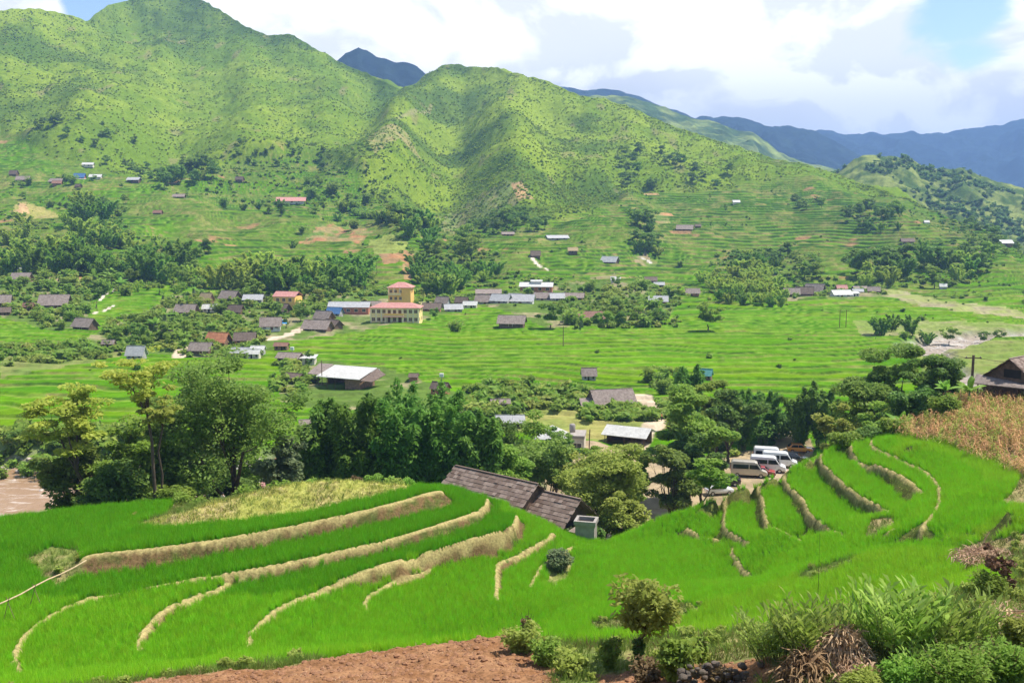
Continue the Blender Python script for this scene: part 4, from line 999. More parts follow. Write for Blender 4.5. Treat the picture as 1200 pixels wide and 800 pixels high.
zone('along the far right village', 'line along the right village', [(1000,318),(1060,320),(1150,318),(1150,334),(1060,338),(1000,334)], 18, ['bamboo','dark_tree'], (22,36), 8)
zone('at the far right edge of the slope', 'trees at the right slope edge', [(1100,262),(1140,255),(1200,285),(1200,305),(1160,285),(1110,272)], 14, ['dark_tree'], (9,15), 6)
zone('by the right fields', 'trees by the right fields', [(1110,292),(1175,292),(1185,304),(1120,304)], 12, ['tree','dark_tree'], (10,17), 6)
row('by the gravel river', 'trees by the gravel river', [('bamboo',1033,392,32),('bamboo',1045,388,26),('bamboo',1068,393,30),('slim_tree',1079,394,16),('bamboo',1087,394,20),('tree',1112,394,22),('dark_tree',1153,392,15),('dark_tree',1170,391,15),('slim_tree',1026,396,20),('bush',1060,396,10)])
row('standing alone in the rice', 'trees standing in the rice', [('tree',830,386,34),('bush',534,386,17),('dark_tree',645,383,30)])
zone('in the orchard by the rusty roofed house', 'village orchard', [(670,372),(720,368),(760,362),(790,372),(770,382),(700,384),(670,383)], 18, ['tree','bush','banana','dark_tree'], (12,24), 8)
zone('in the gardens behind the orchard', 'village gardens', [(690,340),(740,335),(800,348),(790,360),(700,362)], 16, ['tree','bush','olive_tree'], (10,20), 8)
zone('around the left farmhouses', 'trees around the left farmhouses', [(0,335),(60,330),(140,335),(150,350),(60,345),(0,350)], 18, ['tree','bush','banana','olive_tree'], (12,22), 8)
zone('in front of the left farmhouses', 'trees in front of the left farmhouses', [(30,355),(60,368),(110,350),(110,370),(75,388),(40,380)], 12, ['bush','tree','banana'], (9,16), 7)
zone('by the village pond gardens', 'trees of the village gardens', [(125,398),(150,385),(210,375),(215,400),(190,410),(135,408)], 15, ['tree','bush','dark_tree','banana'], (14,26), 8)
zone('above the village lane', 'trees above the village lane', [(180,345),(250,340),(330,345),(430,345),(430,360),(330,372),(200,365)], 30, ['tree','bush','olive_tree','banana'], (9,18), 8)
row('in the village lane', 'slender village trees', [('slim_tree',113,360,34),('slim_tree',325,378,26),('slim_tree',335,383,24),('dark_tree',352,375,20),('tree',224,398,26),('dark_tree',510,372,14),('slim_tree',363,432,26)])
zone('along the bank left of the river fields', 'bank shrubs', [(0,412),(40,408),(135,405),(135,415),(60,418),(0,424)], 16, ['bush','tree'], (7,13), 8)
zone('in the dark hedge by the river', 'hedge by the muddy river', [(0,512),(60,512),(150,516),(150,536),(60,540),(0,536)], 18, ['bush','dark_tree'], (16,24), 11)
zone('behind the lone grey hut', 'bushes behind the field hut', [(560,462),(680,455),(700,466),(620,478),(560,478)], 14, ['bush'], (8,13), 9)
zone('around the gabled farmhouse', 'bushes around the gabled farmhouse', [(685,484),(755,478),(765,486),(690,492)], 12, ['bush','banana'], (10,18), 7)
zone('along the sandy lane', 'trees along the sandy lane', [(760,445),(800,440),(800,470),(775,470)], 8, ['bush','tree'], (14,22), 9)
# ---------- uncountable scrub
def scrub(name, n, leafmat, gens, cond, smin, smax, label, seed, cat='scrub', xr=(-60,1260), yr=None):
    r = np.random.RandomState(seed); P = []; S = []
    pr = [proto('scrub', one_mesh('scrub', g_, leafmat, 'twig')) for g_ in gens]
    c = r.randint(0, NC, n*3); q = r.rand(n*3); rr = (NR1+q*(NR2+NR3-2)).astype(int)
    keep = cond(rr, c, r)
    rr, c = rr[keep][:n], c[keep][:n]; X, Y, Z = XX[rr, c], YY[rr, c], ZZ[rr, c]; m = len(X); s = smin+(smax-smin)*r.rand(m)**2
    print(name, m)
    return stuff(name, np.stack([X+r.randn(m)*.8, Y, Z-.15*s], 1), s, r.rand(m)*6.28, pr, label, cat)
bushg = [shrub(500+i, 1, 1.7, 150, .26, 5) for i in range(4)]
tallg = [broadleaf(510+i, 1, .45, 260, .13, .03, depth=1, clr=.3, crown_base=.15) for i in range(3)]
dens = fbm(XX/55, YY/55, 3, 301); dens2 = fbm(XX/16, YY/16, 3, 302)
def c_light(rr, c, r): return (mount[rr, c] > .5) & (r.rand(len(rr)) < .25+.75*sst(dens2[rr, c], -.2, .4))
def c_dark(rr, c, r): return (mount[rr, c] > .5) & (r.rand(len(rr)) < sst(dkn[rr, c], 0.0, .32)*1.0+.012)
def c_val(rr, c, r):
    w_ = wall[rr, c] > .3; return (mount[rr, c] < .3) & (PY[rr, c] < 440) & (inr[rr, c] < .2) & (r.rand(len(rr)) < np.where(w_, .8, np.where(fallow[rr, c] > .3, .25, .02))*(.06+.94*ramp[rr, c])*sst(dens[rr, c], -.2, .5))
scrub('light_scrub', 80000, 'hillgold', bushg, c_light, .6, 2.0, 'light green ferns and bushes covering the mountain sides', 311)
scrub('dark_scrub', 30000, 'hillscrub', bushg+tallg, c_dark, .7, 2.1, 'darker bushes scattered over the mountain sides', 312)
scrub('terrace_scrub', 17000, 'hillscrub', bushg, c_val, .5, 2.0, 'small bushes along the terrace edges of the slopes', 313)
def c_for(polys):
    def f(rr, c, r):
        k = np.zeros(len(rr), bool)
        for p in polys: k |= in_poly(PX[rr, c], PY[rr, c], p)
        return k
    return f
UNDER = [[(140,380),(215,345),(440,345),(430,362),(330,372),(300,418),(220,415)], [(480,335),(600,325),(680,328),(690,345),(560,352),(480,365)], [(330,420),(370,445),(345,465),(320,450)], [(880,330),(1040,325),(1040,345),(880,350)], [(0,245),(60,258),(130,250),(160,275),(240,300),(250,340),(150,345),(0,335)], [(250,310),(440,300),(440,350),(250,352)], [(445,250),(500,250),(590,300),(580,330),(500,345),(470,300)], [(545,240),(640,255),(640,272),(548,262)],
         [(840,290),(960,300),(965,330),(920,360),(830,350)], [(1000,305),(1150,305),(1150,336),(1000,336)], [(640,335),(800,335),(790,382),(660,384)], [(0,325),(110,335),(100,372),(50,385),(0,360)], [(120,372),(330,345),(330,360),(230,372),(215,405),(130,410)], [(330,345),(560,330),(560,345),(430,352),(330,365)],
         [(0,505),(200,505),(220,545),(0,542)], [(0,405),(140,400),(140,418),(0,428)], [(540,450),(690,455),(690,478),(560,490)], [(180,190),(460,195),(460,240),(190,225)], [(680,480),(770,478),(770,492),(680,494)], [(780,470),(860,470),(860,520),(790,510)]]
scrub('undergrowth', 8500, 'mid', bushg, c_for(UNDER), 1.2, 3.6, 'mixed green undergrowth below the trees and round the houses', 314, 'undergrowth')
scrub('pale_undergrowth', 4500, 'olive', bushg, c_for(UNDER), 1.0, 3.0, 'paler bushes and weeds mixed into the undergrowth', 315, 'undergrowth')
hm2 = np.random.RandomState(320); X, Y, Z = hill2; kk = hm2.randint(0, X.size, 5200); kk = kk[(fbm(X.ravel()[kk]/30, Y.ravel()[kk]/30, 3, 321) > -.05)]
stuff('hill_scrub', np.stack([X.ravel()[kk], Y.ravel()[kk], Z.ravel()[kk]], 1), 2+4*hm2.rand(len(kk)), hm2.rand(len(kk))*6.28, [proto('scrub', one_mesh('scrub', g_, 'dark', 'twig')) for g_ in bushg[:2]+tallg[:1]], 'dark bushes on the rounded hill at the right', 'scrub')
# ================================================================== BUILDINGS
def mat_roof(name, col, col2, pitch=1.1, stripes=8.0, rough=.75, dirt=.35, rows=0, spec=.3):
    """ribbed or tiled roofing: ribs run down the slope (object X), optional courses"""
    m, n = new_mat(name); co = n('ShaderNodeTexCoord').outputs['Object']
    wv = n('ShaderNodeTexWave', wave_type='BANDS', bands_direction='X', i={'Vector': co, 'Scale': stripes, 'Distortion': .3}).outputs['Fac']
    a = n('ShaderNodeTexNoise', i={'Vector': co, 'Scale': 1.6, 'Detail': 8.0, 'Roughness': .7}).outputs['Fac']
    br = n('ShaderNodeTexBrick', i={'Vector': n('ShaderNodeMapping', i={0: co}).outputs[0], 'Color1': (1,1,1,1), 'Color2': (.72,.72,.72,1), 'Mortar': (.45,.45,.45,1), 'Scale': 1.0, 'Mortar Size': .02, 'Brick Width': 1.0, 'Row Height': .55})
    c = n.mix(n.ss(a, .35, .65), col, col2); c = n.mix(n.math('MULTIPLY', n.ss(wv, .2, .8), .22), c, [q*.55 for q in col])
    c = n.mix(1.0 if rows else .45, c, br.outputs[0], 'MULTIPLY')
    b = n('ShaderNodeTexNoise', i={'Vector': co, 'Scale': .6, 'Detail': 9.0, 'Roughness': .75}).outputs['Fac']
    c = n.mix(n.math('MULTIPLY', n.ss(b, .5, .7), dirt), c, (.10,.075,.05))
    bm_ = n('ShaderNodeBump', i={'Height': wv, 'Distance': .03, 'Strength': .6})
    p = n('ShaderNodeBsdfPrincipled', i={'Base Color': c, 'Roughness': rough, 'Specular IOR Level': spec, 'Normal': bm_.outputs[0]})
    n('ShaderNodeOutputMaterial', i={0: p.outputs[0]}); return m
RF = dict(grey=mat_roof('grey_sheet_roof', (.24,.18,.145), (.37,.30,.25), dirt=.5), dark=mat_roof('dark_shingle_roof', (.14,.095,.07), (.22,.16,.12), dirt=.5), white=mat_roof('pale_tin_roof', (.55,.53,.48), (.68,.66,.60), dirt=.12, rough=.5),
 tin=mat_roof('dull_tin_roof', (.42,.41,.40), (.52,.51,.49), dirt=.3), orange=mat_roof('orange_tile_roof', (.55,.20,.09), (.66,.29,.14), rows=1, dirt=.15), pink=mat_roof('pink_red_roof', (.50,.20,.16), (.60,.32,.27), dirt=.1),
 rust=mat_roof('rusty_roof', (.25,.12,.08), (.33,.18,.12), dirt=.45), teal=mat_roof('teal_roof', (.10,.33,.30), (.16,.40,.36), dirt=.1), blue=mat_roof('blue_roof', (.06,.14,.30), (.10,.22,.42), dirt=.1), straw=mat_roof('straw_roof', (.42,.30,.15), (.50,.38,.2), dirt=.3))
WL = dict(wood=mat_simple('plank_wall', (.16,.10,.065), .85, .35, 3, dirt=(.07,.05,.035)), brown=mat_simple('brown_wall', (.25,.15,.09), .85, .25, 2, dirt=(.12,.08,.05)), grey=mat_simple('rendered_wall', (.40,.38,.35), .9, .12, 1.2, dirt=(.25,.23,.2)),
 white=mat_simple('whitewashed_wall', (.68,.66,.62), .85, .08, 1.2, dirt=(.42,.39,.35)), yellow=mat_simple('yellow_plaster', (.88,.66,.27), .85, .06, 1.0, dirt=(.74,.54,.25)), orange=mat_simple('orange_plaster', (.84,.50,.15), .85, .06, 1.0), brick=mat_simple('brick_wall', (.42,.18,.11), .9, .2, 3),
 cream=mat_simple('cream_wall', (.62,.56,.44), .85, .08, 1.2, dirt=(.4,.35,.27)))
M['glass'] = mat_simple('window_glass', (.03,.04,.05), .15, .2, 1, spec=.6); M['door'] = mat_simple('door_wood', (.14,.075,.04), .7, .25, 4); M['opening'] = mat_simple('dark_opening', (.03,.025,.02), .9, .2, 1)
M['trim'] = mat_simple('plaster_trim', (.74,.66,.48), .8, .06, 1); M['concrete'] = mat_simple('concrete', (.33,.29,.25), .9, .15, 1.4, .01, dirt=(.28,.26,.23)); M['beam'] = mat_simple('timber', (.15,.10,.065), .85, .3, 3)
def prism_walls(L, D, hw, rise, mat, parent, gable=True, name='wall'):
    mb = MB(); x, y = L/2, D/2
    if gable:
        mb.add([(-x,-y,-1.2),(x,-y,-1.2),(x,y,-1.2),(-x,y,-1.2),(-x,-y,hw),(x,-y,hw),(x,y,hw),(-x,y,hw),(-x,0,hw+rise),(x,0,hw+rise)], [(0,1,5,4),(2,3,7,6),(1,2,6,9,5),(3,0,4,8,7),(4,5,9,8),(6,7,8,9)])
    else: mb.box(-x, x, -y, y, -1.2, hw)
    return mb.build(name, mat, parent)
def roof_gable(L, D, hw, rise, ov, t, mat, parent, ox=None):
    mb = MB(); ox = ov if ox is None else ox; x = L/2+ox; y = D/2+ov; s = rise/(D/2); e = hw+.05-ov*s; zr = hw+rise+.05
    mb.slab([(-x,-y,e),(x,-y,e),(x,.02,zr),(-x,.02,zr)], t); mb.slab([(-x,y,e),(x,y,e),(x,-.02,zr),(-x,-.02,zr)], t)
    mb.box(-x, x, -.10, .10, zr-.02, zr+.06)
    return mb.build('roof', mat, parent)
def roof_hip(L, D, hw, rise, ov, mat, parent):
    mb = MB(); x = L/2+ov; y = D/2+ov; r = max(.2, L/2-D/2*.8); e = hw+.02
    mb.add([(-x,-y,e),(x,-y,e),(x,y,e),(-x,y,e),(-r,0,hw+rise),(r,0,hw+rise),(-x,-y,e-.15),(x,-y,e-.15),(x,y,e-.15),(-x,y,e-.15)],
           [(0,1,5,4),(1,2,5),(2,3,4,5),(3,0,4),(0,6,7,1),(1,7,8,2),(2,8,9,3),(3,9,6,0),(9,8,7,6)]); return mb.build('roof', mat, parent)
def roof_shed(L, D, hw, rise, ov, t, mat, parent):
    mb = MB(); x = L/2+ov; y = D/2+ov; mb.slab([(-x,-y,hw-.05),(x,-y,hw-.05),(x,y,hw+rise),(-x,y,hw+rise)], t); return mb.build('roof', mat, parent)
def opening(parent, name, cx, z0, w_, h_, yf, mat, frame=None, side=-1):
    """a door or window set 3 cm proud of a long wall, with its frame as a sub-part"""
    mb = MB(); y = yf; mb.box(cx-w_/2, cx+w_/2, y-.03 if side < 0 else y-.02, y+.02 if side < 0 else y+.03, z0, z0+h_); o = mb.build(name, mat, parent)
    if frame:
        f = MB(); a = .09; y0, y1 = (y-.07, y+.01) if side < 0 else (y-.01, y+.07)
        f.box(cx-w_/2-a, cx-w_/2, y0, y1, z0, z0+h_+a); f.box(cx+w_/2, cx+w_/2+a, y0, y1, z0, z0+h_+a); f.box(cx-w_/2, cx+w_/2, y0, y1, z0+h_, z0+h_+a)
        if name == 'window': f.box(cx-.025, cx+.025, y0, y1, z0, z0+h_); f.box(cx-w_/2-a, cx+w_/2+a, y0-.04, y1, z0-a, z0)
        f.build('frame', frame, o)
    return o
def house(px, py, wpx, hpx, yaw, kind, rm, wm, label, depth=.62, Y=None, wallr=.42, name='house', group=None, ov=None):
    p = stand(px, Y) if Y else ground(px, py); k = p.y/FPX*.93
    if Y: p.z = min(p.z, at_y(px, py, Y)[2]+.2)
    a = R(yaw); L = wpx*k/max(.62, abs(math.cos(a))+depth*abs(math.sin(a))); D = L*depth; H = hpx*k; hw = H*wallr; rise = H*(1-wallr)*(.95 if kind != 'shed' else .5); a += R(rp.uniform(-9, 9)); e_ov = None
    D = max(D, 2.0); hw = max(hw, 1.6); rise = max(rise, .6); ov = (.15*D if ov is None else ov)
    e = empty(name, (p.x, p.y, p.z), a, label, {'house': 'house', 'shed': 'shed', 'hut': 'hut', 'barn': 'barn'}.get(name, 'house'), group)
    prism_walls(L, D, hw, rise, WL[wm], e, kind == 'gable')
    if kind == 'gable': roof_gable(L, D, hw, rise, ov, .10, RF[rm], e)
    elif kind == 'hip': roof_hip(L, D, hw, rise, ov, RF[rm], e)
    else: roof_shed(L, D, hw, rise, ov, .10, RF[rm], e)
    if wpx > 11:
        opening(e, 'door', L*rp.uniform(-.12, .12), 0, min(1.3, L*.14), hw*.78, -D/2, M['door'] if wpx > 20 else M['opening'], M['trim'] if wpx > 26 else None)
        for s in (-1, 1): opening(e, 'window', s*L*.31, hw*.36, min(1.3, L*.15), hw*.4, -D/2, M['opening'], M['beam'] if wpx > 26 else None)
    return e
V1 = 'houses of the valley village'; V2 = 'houses of the left farm hamlet'; V3 = 'huts on the upper left slope'; V4 = 'houses of the right village'; V5 = 'farm huts on the middle steps'
for t in [
 (65,360,34,18,8,'gable','grey','wood','grey roofed farmhouse with a dark gable amid bananas at the left',V2), (100,384,30,15,-28,'gable','grey','wood','grey farmhouse with pale roof edge in front of the left paddies',V2),
 (2,358,22,14,5,'gable','grey','wood','grey roofed farmhouse cut by the left edge',V2), (5,368,16,9,12,'gable','dark','wood','low dark shed under the farmhouse at the left edge',V2), (26,333,22,11,6,'gable','grey','wood','pale grey roofed farmhouse behind the leftmost bushes',V2),
 (26,315,24,9,3,'gable','tin','grey','low pale tin roofed house under the left bamboo grove',V2), (145,330,18,11,-30,'gable','dark','wood','small dark gabled house alone above the left paddies',V2), (34,362,12,8,0,'gable','rust','brick','tiny reddish shed between the left farmhouses',V2),
 (160,418,22,17,-6,'gable','tin','grey','grey rendered house beside the village pond trees',V1), (196,396,17,12,-20,'gable','dark','wood','dark gabled hut behind the village pond trees',V1), (128,406,14,7,0,'gable','grey','brown','low grey hut at the left end of the village gardens',V1),
 (256,402,30,17,-22,'gable','orange','brown','house with fresh orange roof at the village lane',V1), (287,402,26,14,10,'gable','dark','brick','dark roofed house right of the orange roofed one',V1), (236,413,27,14,-6,'gable','grey','wood','grey roofed house below the orange roofed one',V1),
 (283,414,22,9,0,'gable','tin','cream','low tin roofed house below the dark roofed one',V1), (298,417,16,8,5,'gable','white','cream','small white roofed house at the lane bend',V1), (219,366,26,14,-8,'gable','grey','wood','grey roofed house left of the straw roofed one',V1), (243,355,18,13,-32,'gable','straw','brown','straw roofed house on the rise above the lane',V1), (246,364,17,8,4,'gable','white','cream','white roofed shed under the straw roofed house',V1),
 (270,353,26,14,-18,'gable','grey','wood','large grey roofed house above the lane',V1), (276,366,22,13,-26,'gable','dark','wood','dark gabled house at the head of the lane',V1), (297,355,22,9,0,'gable','tin','grey','long tin roofed house above the lane',V1),
 (317,386,26,16,12,'gable','grey','white','grey roofed house with whitish walls beside the blue awning',V1), (372,386,36,15,-20,'gable','grey','wood','first of the grey roofs stepping down to the rice',V1), (380,376,26,14,-32,'gable','grey','wood','highest of the grey roofs stepping down to the rice',V1), (390,383,26,11,-34,'gable','dark','wood','rightmost dark roof stepping down to the rice',V1),
 (330,366,26,13,-25,'gable','dark','wood','dark gable below the orange walled house',V1), (392,369,21,11,-28,'gable','blue','grey','blue roofed house left of the long school wing',V1), (437,363,18,9,0,'gable','grey','brick','grey roofed annex touching the yellow school',V1),
 (506,363,22,10,4,'gable','dark','brick','dark roofed house just right of the school',V1), (519,356,18,12,-20,'gable','grey','grey','grey roofed house behind the one beside the school',V1), (531,362,22,9,6,'gable','tin','grey','tin roofed house right of the school with blue door',V1), (541,354,17,10,-18,'gable','dark','brick','dark roofed house with brick wall in the roadside row',V1),
 (551,357,16,7,0,'gable','white','cream','white roofed shed in the roadside row',V1), (569,353,24,12,-12,'gable','grey','grey','large grey house in the roadside row',V1), (588,354,26,12,-22,'gable','tin','grey','pale grey house at the right end of the roadside row',V1), (572,343,28,7,0,'gable','grey','brown','long low grey roof behind the roadside row',V1),
 (612,354,30,12,-14,'gable','tin','white','long tin roofed house below the red walled hall',V1), (637,349,24,10,-8,'gable','grey','cream','grey roofed house in front of the red walled hall',V1), (652,350,18,9,6,'gable','tin','grey','tin roofed shed right of the red walled hall',V1), (672,349,24,8,-4,'gable','grey','wood','low grey roof at the end of the village street',V1), (604,350,18,7,-18,'gable','white','grey','white roofed shed left below the red walled hall',V1),
 (600,382,34,14,-14,'gable','grey','wood','grey roofed farmhouse standing alone in the rice',V1), (693,376,32,13,10,'gable','rust','brown','rusty roofed house in the orchard',V1), (666,376,14,8,-10,'shed','white','cream','white roofed lean-to beside the rusty roofed house',V1), (748,365,16,10,12,'gable','pink','cream','small pinkish roofed hut right of the orchard',V1),
 (771,354,22,10,2,'gable','tin','brick','red walled house with pale roof by the village gardens',V1), (811,346,17,9,-5,'gable','grey','brick','brick hut with grey roof left of the domed grove',V1), (762,326,14,7,0,'gable','dark','wood','dark hut above the village gardens',V1), (772,330,12,5,0,'gable','tin','wood','tiny shed right of the dark hut above the gardens',V1), (721,334,12,6,-10,'gable','white','cream','tiny white roofed hut among the garden trees',V1),
 (715,304,22,10,-22,'gable','tin','wood','barn with half white roof on the middle steps',V5), (671,302,12,6,-10,'gable','straw','wood','small straw coloured hut on the middle steps',V5), (628,305,11,9,0,'gable','dark','wood','dark hut at the foot of the slope path',V5), (652,279,26,5,8,'gable','tin','grey','long low tin roof on the steps',V5), (803,275,20,8,-12,'gable','grey','wood','grey hut below the red earth cuts',V5), (748,262,9,6,0,'gable','tin','wood','tiny hut beside the red earth bank',V5), (817,275,7,4,0,'gable','dark','wood','tiny dark hut right of the grey one on the steps',V5), (862,243,8,4,0,'gable','white','cream','tiny white roofed hut high on the right slope',V5), (552,267,10,5,0,'gable','dark','wood','little dark barn at the wood edge under the right spur',V5), (595,272,14,4,0,'gable','grey','brick','low brick shed under the right spur',V5),
 (928,348,20,11,-16,'gable','grey','wood','left grey roofed house behind the domed grove',V4), (943,348,22,12,-18,'gable','dark','wood','dark roofed house in the right village',V4), (955,340,24,15,-40,'gable','grey','wood','tall grey gable in the right village',V4), (985,348,22,8,0,'gable','white','white','white house with bluish front in the right village',V4), (1000,347,12,6,0,'shed','white','white','white lean-to beside the white house',V4), (1024,342,15,8,-15,'gable','grey','brick','grey roofed house with brick wall in the right village',V4), (986,333,12,7,0,'gable','pink','brown','small reddish roofed house in the right village',V4), (1008,335,16,6,0,'gable','grey','wood','long grey shed above the right village',V4), (1005,342,12,5,0,'gable','tin','brown','low tin shed in the right village',V4),
 (1105,337,9,6,-14,'gable','white','grey','tiny white roofed hut by the right bamboos',V4), (1177,293,15,6,5,'gable','white','brown','white roofed hut at the far right slope',V4), (1141,305,14,6,0,'gable','dark','wood','dark hut left of the white roofed one on the right slope',V4), (1085,272,6,4,0,'gable','white','cream','tiny white dot of a hut on the right terraces',V4), (1062,291,14,6,0,'gable','dark','wood','dark shed in the terraces below the right clump',V4),
 (16,204,10,7,-12,'gable','dark','wood','dark hut at the left end of the upper hamlet',V3), (27,208,16,7,12,'gable','grey','wood','wide grey hut in the upper hamlet',V3), (68,214,16,6,0,'gable','grey','wood','grey hut in the middle of the upper hamlet',V3), (67,221,10,5,0,'gable','rust','brown','small brownish hut below the grey one',V3), (94,208,12,8,0,'gable','blue','brick','red walled hut with bluish roof in the upper hamlet',V3), (94,211,11,4,0,'shed','white','white','white lean-to below the red walled hut',V3), (112,210,14,5,8,'gable','white','cream','white roofed hut right of the red walled one',V3), (104,197,12,4,0,'gable','white','cream','uppermost white roofed hut on the left slope',V3), (157,215,14,5,0,'gable','tin','wood','pale hut at the right end of the upper hamlet',V3), (92,228,9,5,-20,'gable','dark','wood','lowest dark hut of the upper hamlet',V3), (281,216,10,6,-10,'gable','dark','wood','dark hut above the long pink roof',V3), (341,229,32,7,4,'gable','pink','white','long pink roofed building on the upper steps',V3), (210,231,14,5,6,'gable','grey','wood','grey hut under the dark hillside clump',V3), (185,249,10,5,0,'gable','rust','wood','brown hut in the left terraces',V3),
]: house(*t[:9], group=t[9], name='hut' if t[2] < 15 else 'house')
# ---- buildings nearer by
house(690,443,17,14,-3,'gable','grey','grey','lone grey rendered field hut in the rice',name='hut',depth=.8)
def post(parent, x, y, z0, z1, r=.07, name='post', mat='beam'):
    mb = MB(); mb.tube([(x,y,z0),(x,y,z1)], r, 6); return mb.build(name, M[mat], parent)
# farmhouse with a gabled roof and lower porch roof
g0 = ground(716, 476); e = empty('farmhouse', g0, R(14), scale=.86, label= 'old gabled farmhouse with lower porch roof among bushes by the sandy lane', cat='house')
prism_walls(10.5, 6.0, 2.3, 2.4, WL['wood'], e); roof_gable(10.5, 6.0, 2.3, 2.4, .9, .12, RF['grey'], e, .4)
mb = MB(); mb.slab([(-9.2,-3.9,1.5),(-4.4,-4.6,1.5),(-4.4,.4,2.6),(-8.2,1.0,2.6)], .1); mb.slab([(-4.4,-4.6,1.5),(-1.2,-4.4,1.55),(-1.4,-3.3,2.1),(-4.4,-3.2,2.1)], .1); mb.build('porch_roof', RF['grey'], e)
for x, y in ((-8.6,-3.2),(-6.5,-3.8),(-4.5,-4.0),(-8.0,.3)): post(e, x, y, -.6, 1.7)
opening(e, 'door', 1.5, 0, 1.2, 1.9, -3.0, M['opening'], M['beam']); opening(e, 'window', 3.6, .9, 1.0, .8, -3.0, M['opening'], M['beam']); opening(e, 'window', -.9, .9, 1.0, .8, -3.0, M['opening'], M['beam'])
# white roofed hall with open front
g0 = ground(408, 450); e = empty('hall', g0, R(-24), scale=.92, label= 'open fronted hall with big white sheet roof and dark grey wing at the rice edge', cat='hall')
mb = MB(); mb.box(-6, 6, 3.4, 3.6, -1, 2.9); mb.box(5.8, 6, -3.6, 3.4, -1, 2.6); mb.box(-6, -5.8, -.5, 3.4, -1, 2.9); mb.box(1.5, 5.8, -3.5, -3.3, -1, 2.3); mb.build('wall', WL['brown'], e)
mb = MB(); mb.slab([(-6.6,-4.8,2.3),(6.6,-4.8,2.3),(6.6,3.9,4.1),(-6.6,3.9,4.1)], .12); mb.build('roof', RF['white'], e)
mb = MB(); mb.slab([(-11.2,-2.2,2.3),(-6.7,-2.4,2.3),(-6.7,3.6,4.3),(-11.2,3.6,4.3)], .12); mb.build('side_roof', RF['grey'], e)
mb = MB(); mb.slab([(6.7,-4.4,2.0),(9.6,-3.6,1.7),(9.6,3.4,2.6),(6.7,3.8,4.0)], .12); mb.build('wing_roof', RF['dark'], e)
for x in (-6.2,-3.6,-1.1,-11,-8.8): post(e, x, -4.2 if x > -7 else -2, -1, 2.5, .09)
# roofs peeking along the lane below the hall
for t in [(340,424,30,9,-10,'gable','grey','wood','long low grey roof left of the white roofed hall'), (360,424,22,6,4,'shed','white','cream','flat white roof sheet beside the white roofed hall'), (303,414,16,7,0,'gable','white','grey','white roofed shed at the tree tops'), (345,447,26,8,-22,'gable','dark','brown','dark shed roof above the yard fence'), (330,408,16,6,0,'gable','rust','brown','brown hut by the lane under the blue awning'),
          (436,442,18,8,10,'gable','tin','cream','pale tin roof right of the hall'), (485,446,10,6,0,'gable','dark','brown','dark roof tip above the big bamboos'), (516,461,24,12,-20,'gable','dark','brick','dark roof with red brick gable above the big bamboos'), (828,443,16,12,-32,'gable','teal','brown','teal roofed shed behind the tall bamboo plumes'), (598,498,34,11,4,'gable','tin','wood','pale low roof behind the treetops left of the yard'), (586,478,22,7,0,'gable','grey','grey','grey shed at the head of the yard')]: house(*t, name='shed')
# open white shelter and the roofed cafe in the yard
g0 = stand(738, 176); e = empty('shelter', g0, R(-26), 'open shelter with bright white sheet roof beside the sandy lane', 'shelter')
mb = MB(); mb.slab([(-4.3,-3.1,2.0),(4.3,-3.1,2.0),(4.3,.02,3.3),(-4.3,.02,3.3)], .1); mb.slab([(-4.3,3.1,2.2),(4.3,3.1,2.2),(4.3,-.02,3.3),(-4.3,-.02,3.3)], .1); mb.build('roof', RF['white'], e)
mb = MB(); mb.box(-3.6,3.6,2.2,2.35,-1,2.2); mb.box(-3.6,-3.45,-2,2.2,-1,2.4); mb.build('wall', WL['wood'], e)
for x in (-3.7,0,3.7): post(e, x, -2.6, -1, 2.2, .08)
g0 = stand(664, 165); e = empty('cafe_house', g0, R(-8), 'small cream house with pale pyramid roof and water drum at the yard', 'house')
prism_walls(6.4, 4.6, 2.5, .6, WL['cream'], e, False); mb = MB(); mb.box(.6, 3.3, -2.4, 2.4, 2.5, 3.0); mb.build('parapet', M['concrete'], e)
mb = MB(); a_ = [(-5.2,-3.2,2.4),(.4,-3.2,2.4),(.4,2.6,2.4),(-5.2,2.6,2.4)]; mb.add(a_+[(-2.4,-.3,4.3)]+[(x,y,z-.12) for x,y,z in a_], [(0,1,4),(1,2,4),(2,3,4),(3,0,4),(0,5,6,1),(1,6,7,2),(2,7,8,3),(3,8,5,0),(8,7,6,5)]); mb.build('roof', RF['white'], e)
opening(e, 'window', 2.0, .8, 1.5, .9, -2.3, M['glass'], M['trim']); opening(e, 'door', -.9, 0, 1.2, 2.0, -2.3, M['opening'], M['beam'])
for x in (-4.9, -2.8, .2): post(e, x, -3.0, -1, 2.4, .07)
mb = MB(); mb.lathe([(.0,3.0),(.5,3.0),(.52,3.6),(.52,4.2),(.4,4.4),(.0,4.45)], 14, (1.0,.6,0)); mb.build('water_drum', M['concrete'], e, True)
# orange tiled house behind the feathery tree
g0 = stand(341, 150); e = empty('tiled_house', g0, R(-32), 'orange tiled house with patched lower roofs between feathery tree and bamboos', 'house')
prism_walls(7.0, 5.6, 4.2, 1.8, WL['brick'], e); roof_gable(7.0, 5.6, 4.2, 1.8, .5, .12, RF['orange'], e)
mb = MB(); mb.slab([(-3.5,-5.6,2.6),(4.5,-5.6,2.6),(4.5,-2.9,3.5),(-3.5,-2.9,3.5)], .1); mb.build('lower_roof', RF['pink'], e)
mb = MB(); mb.slab([(-1,-9.0,1.6),(7.5,-8.6,1.6),(7.5,-5.8,2.4),(-1,-5.9,2.4)], .1); mb.build('porch_roof', RF['white'], e)
opening(e, 'window', 1.6, 1, 1.2, 1.0, -2.8, M['opening'], M['beam']); opening(e, 'door', -1.2, -.3, 1.1, 2.0, -2.8, M['opening'], M['beam'])
for x in (-.6, 3.2, 7): post(e, x, -8.4, -1, 1.7)
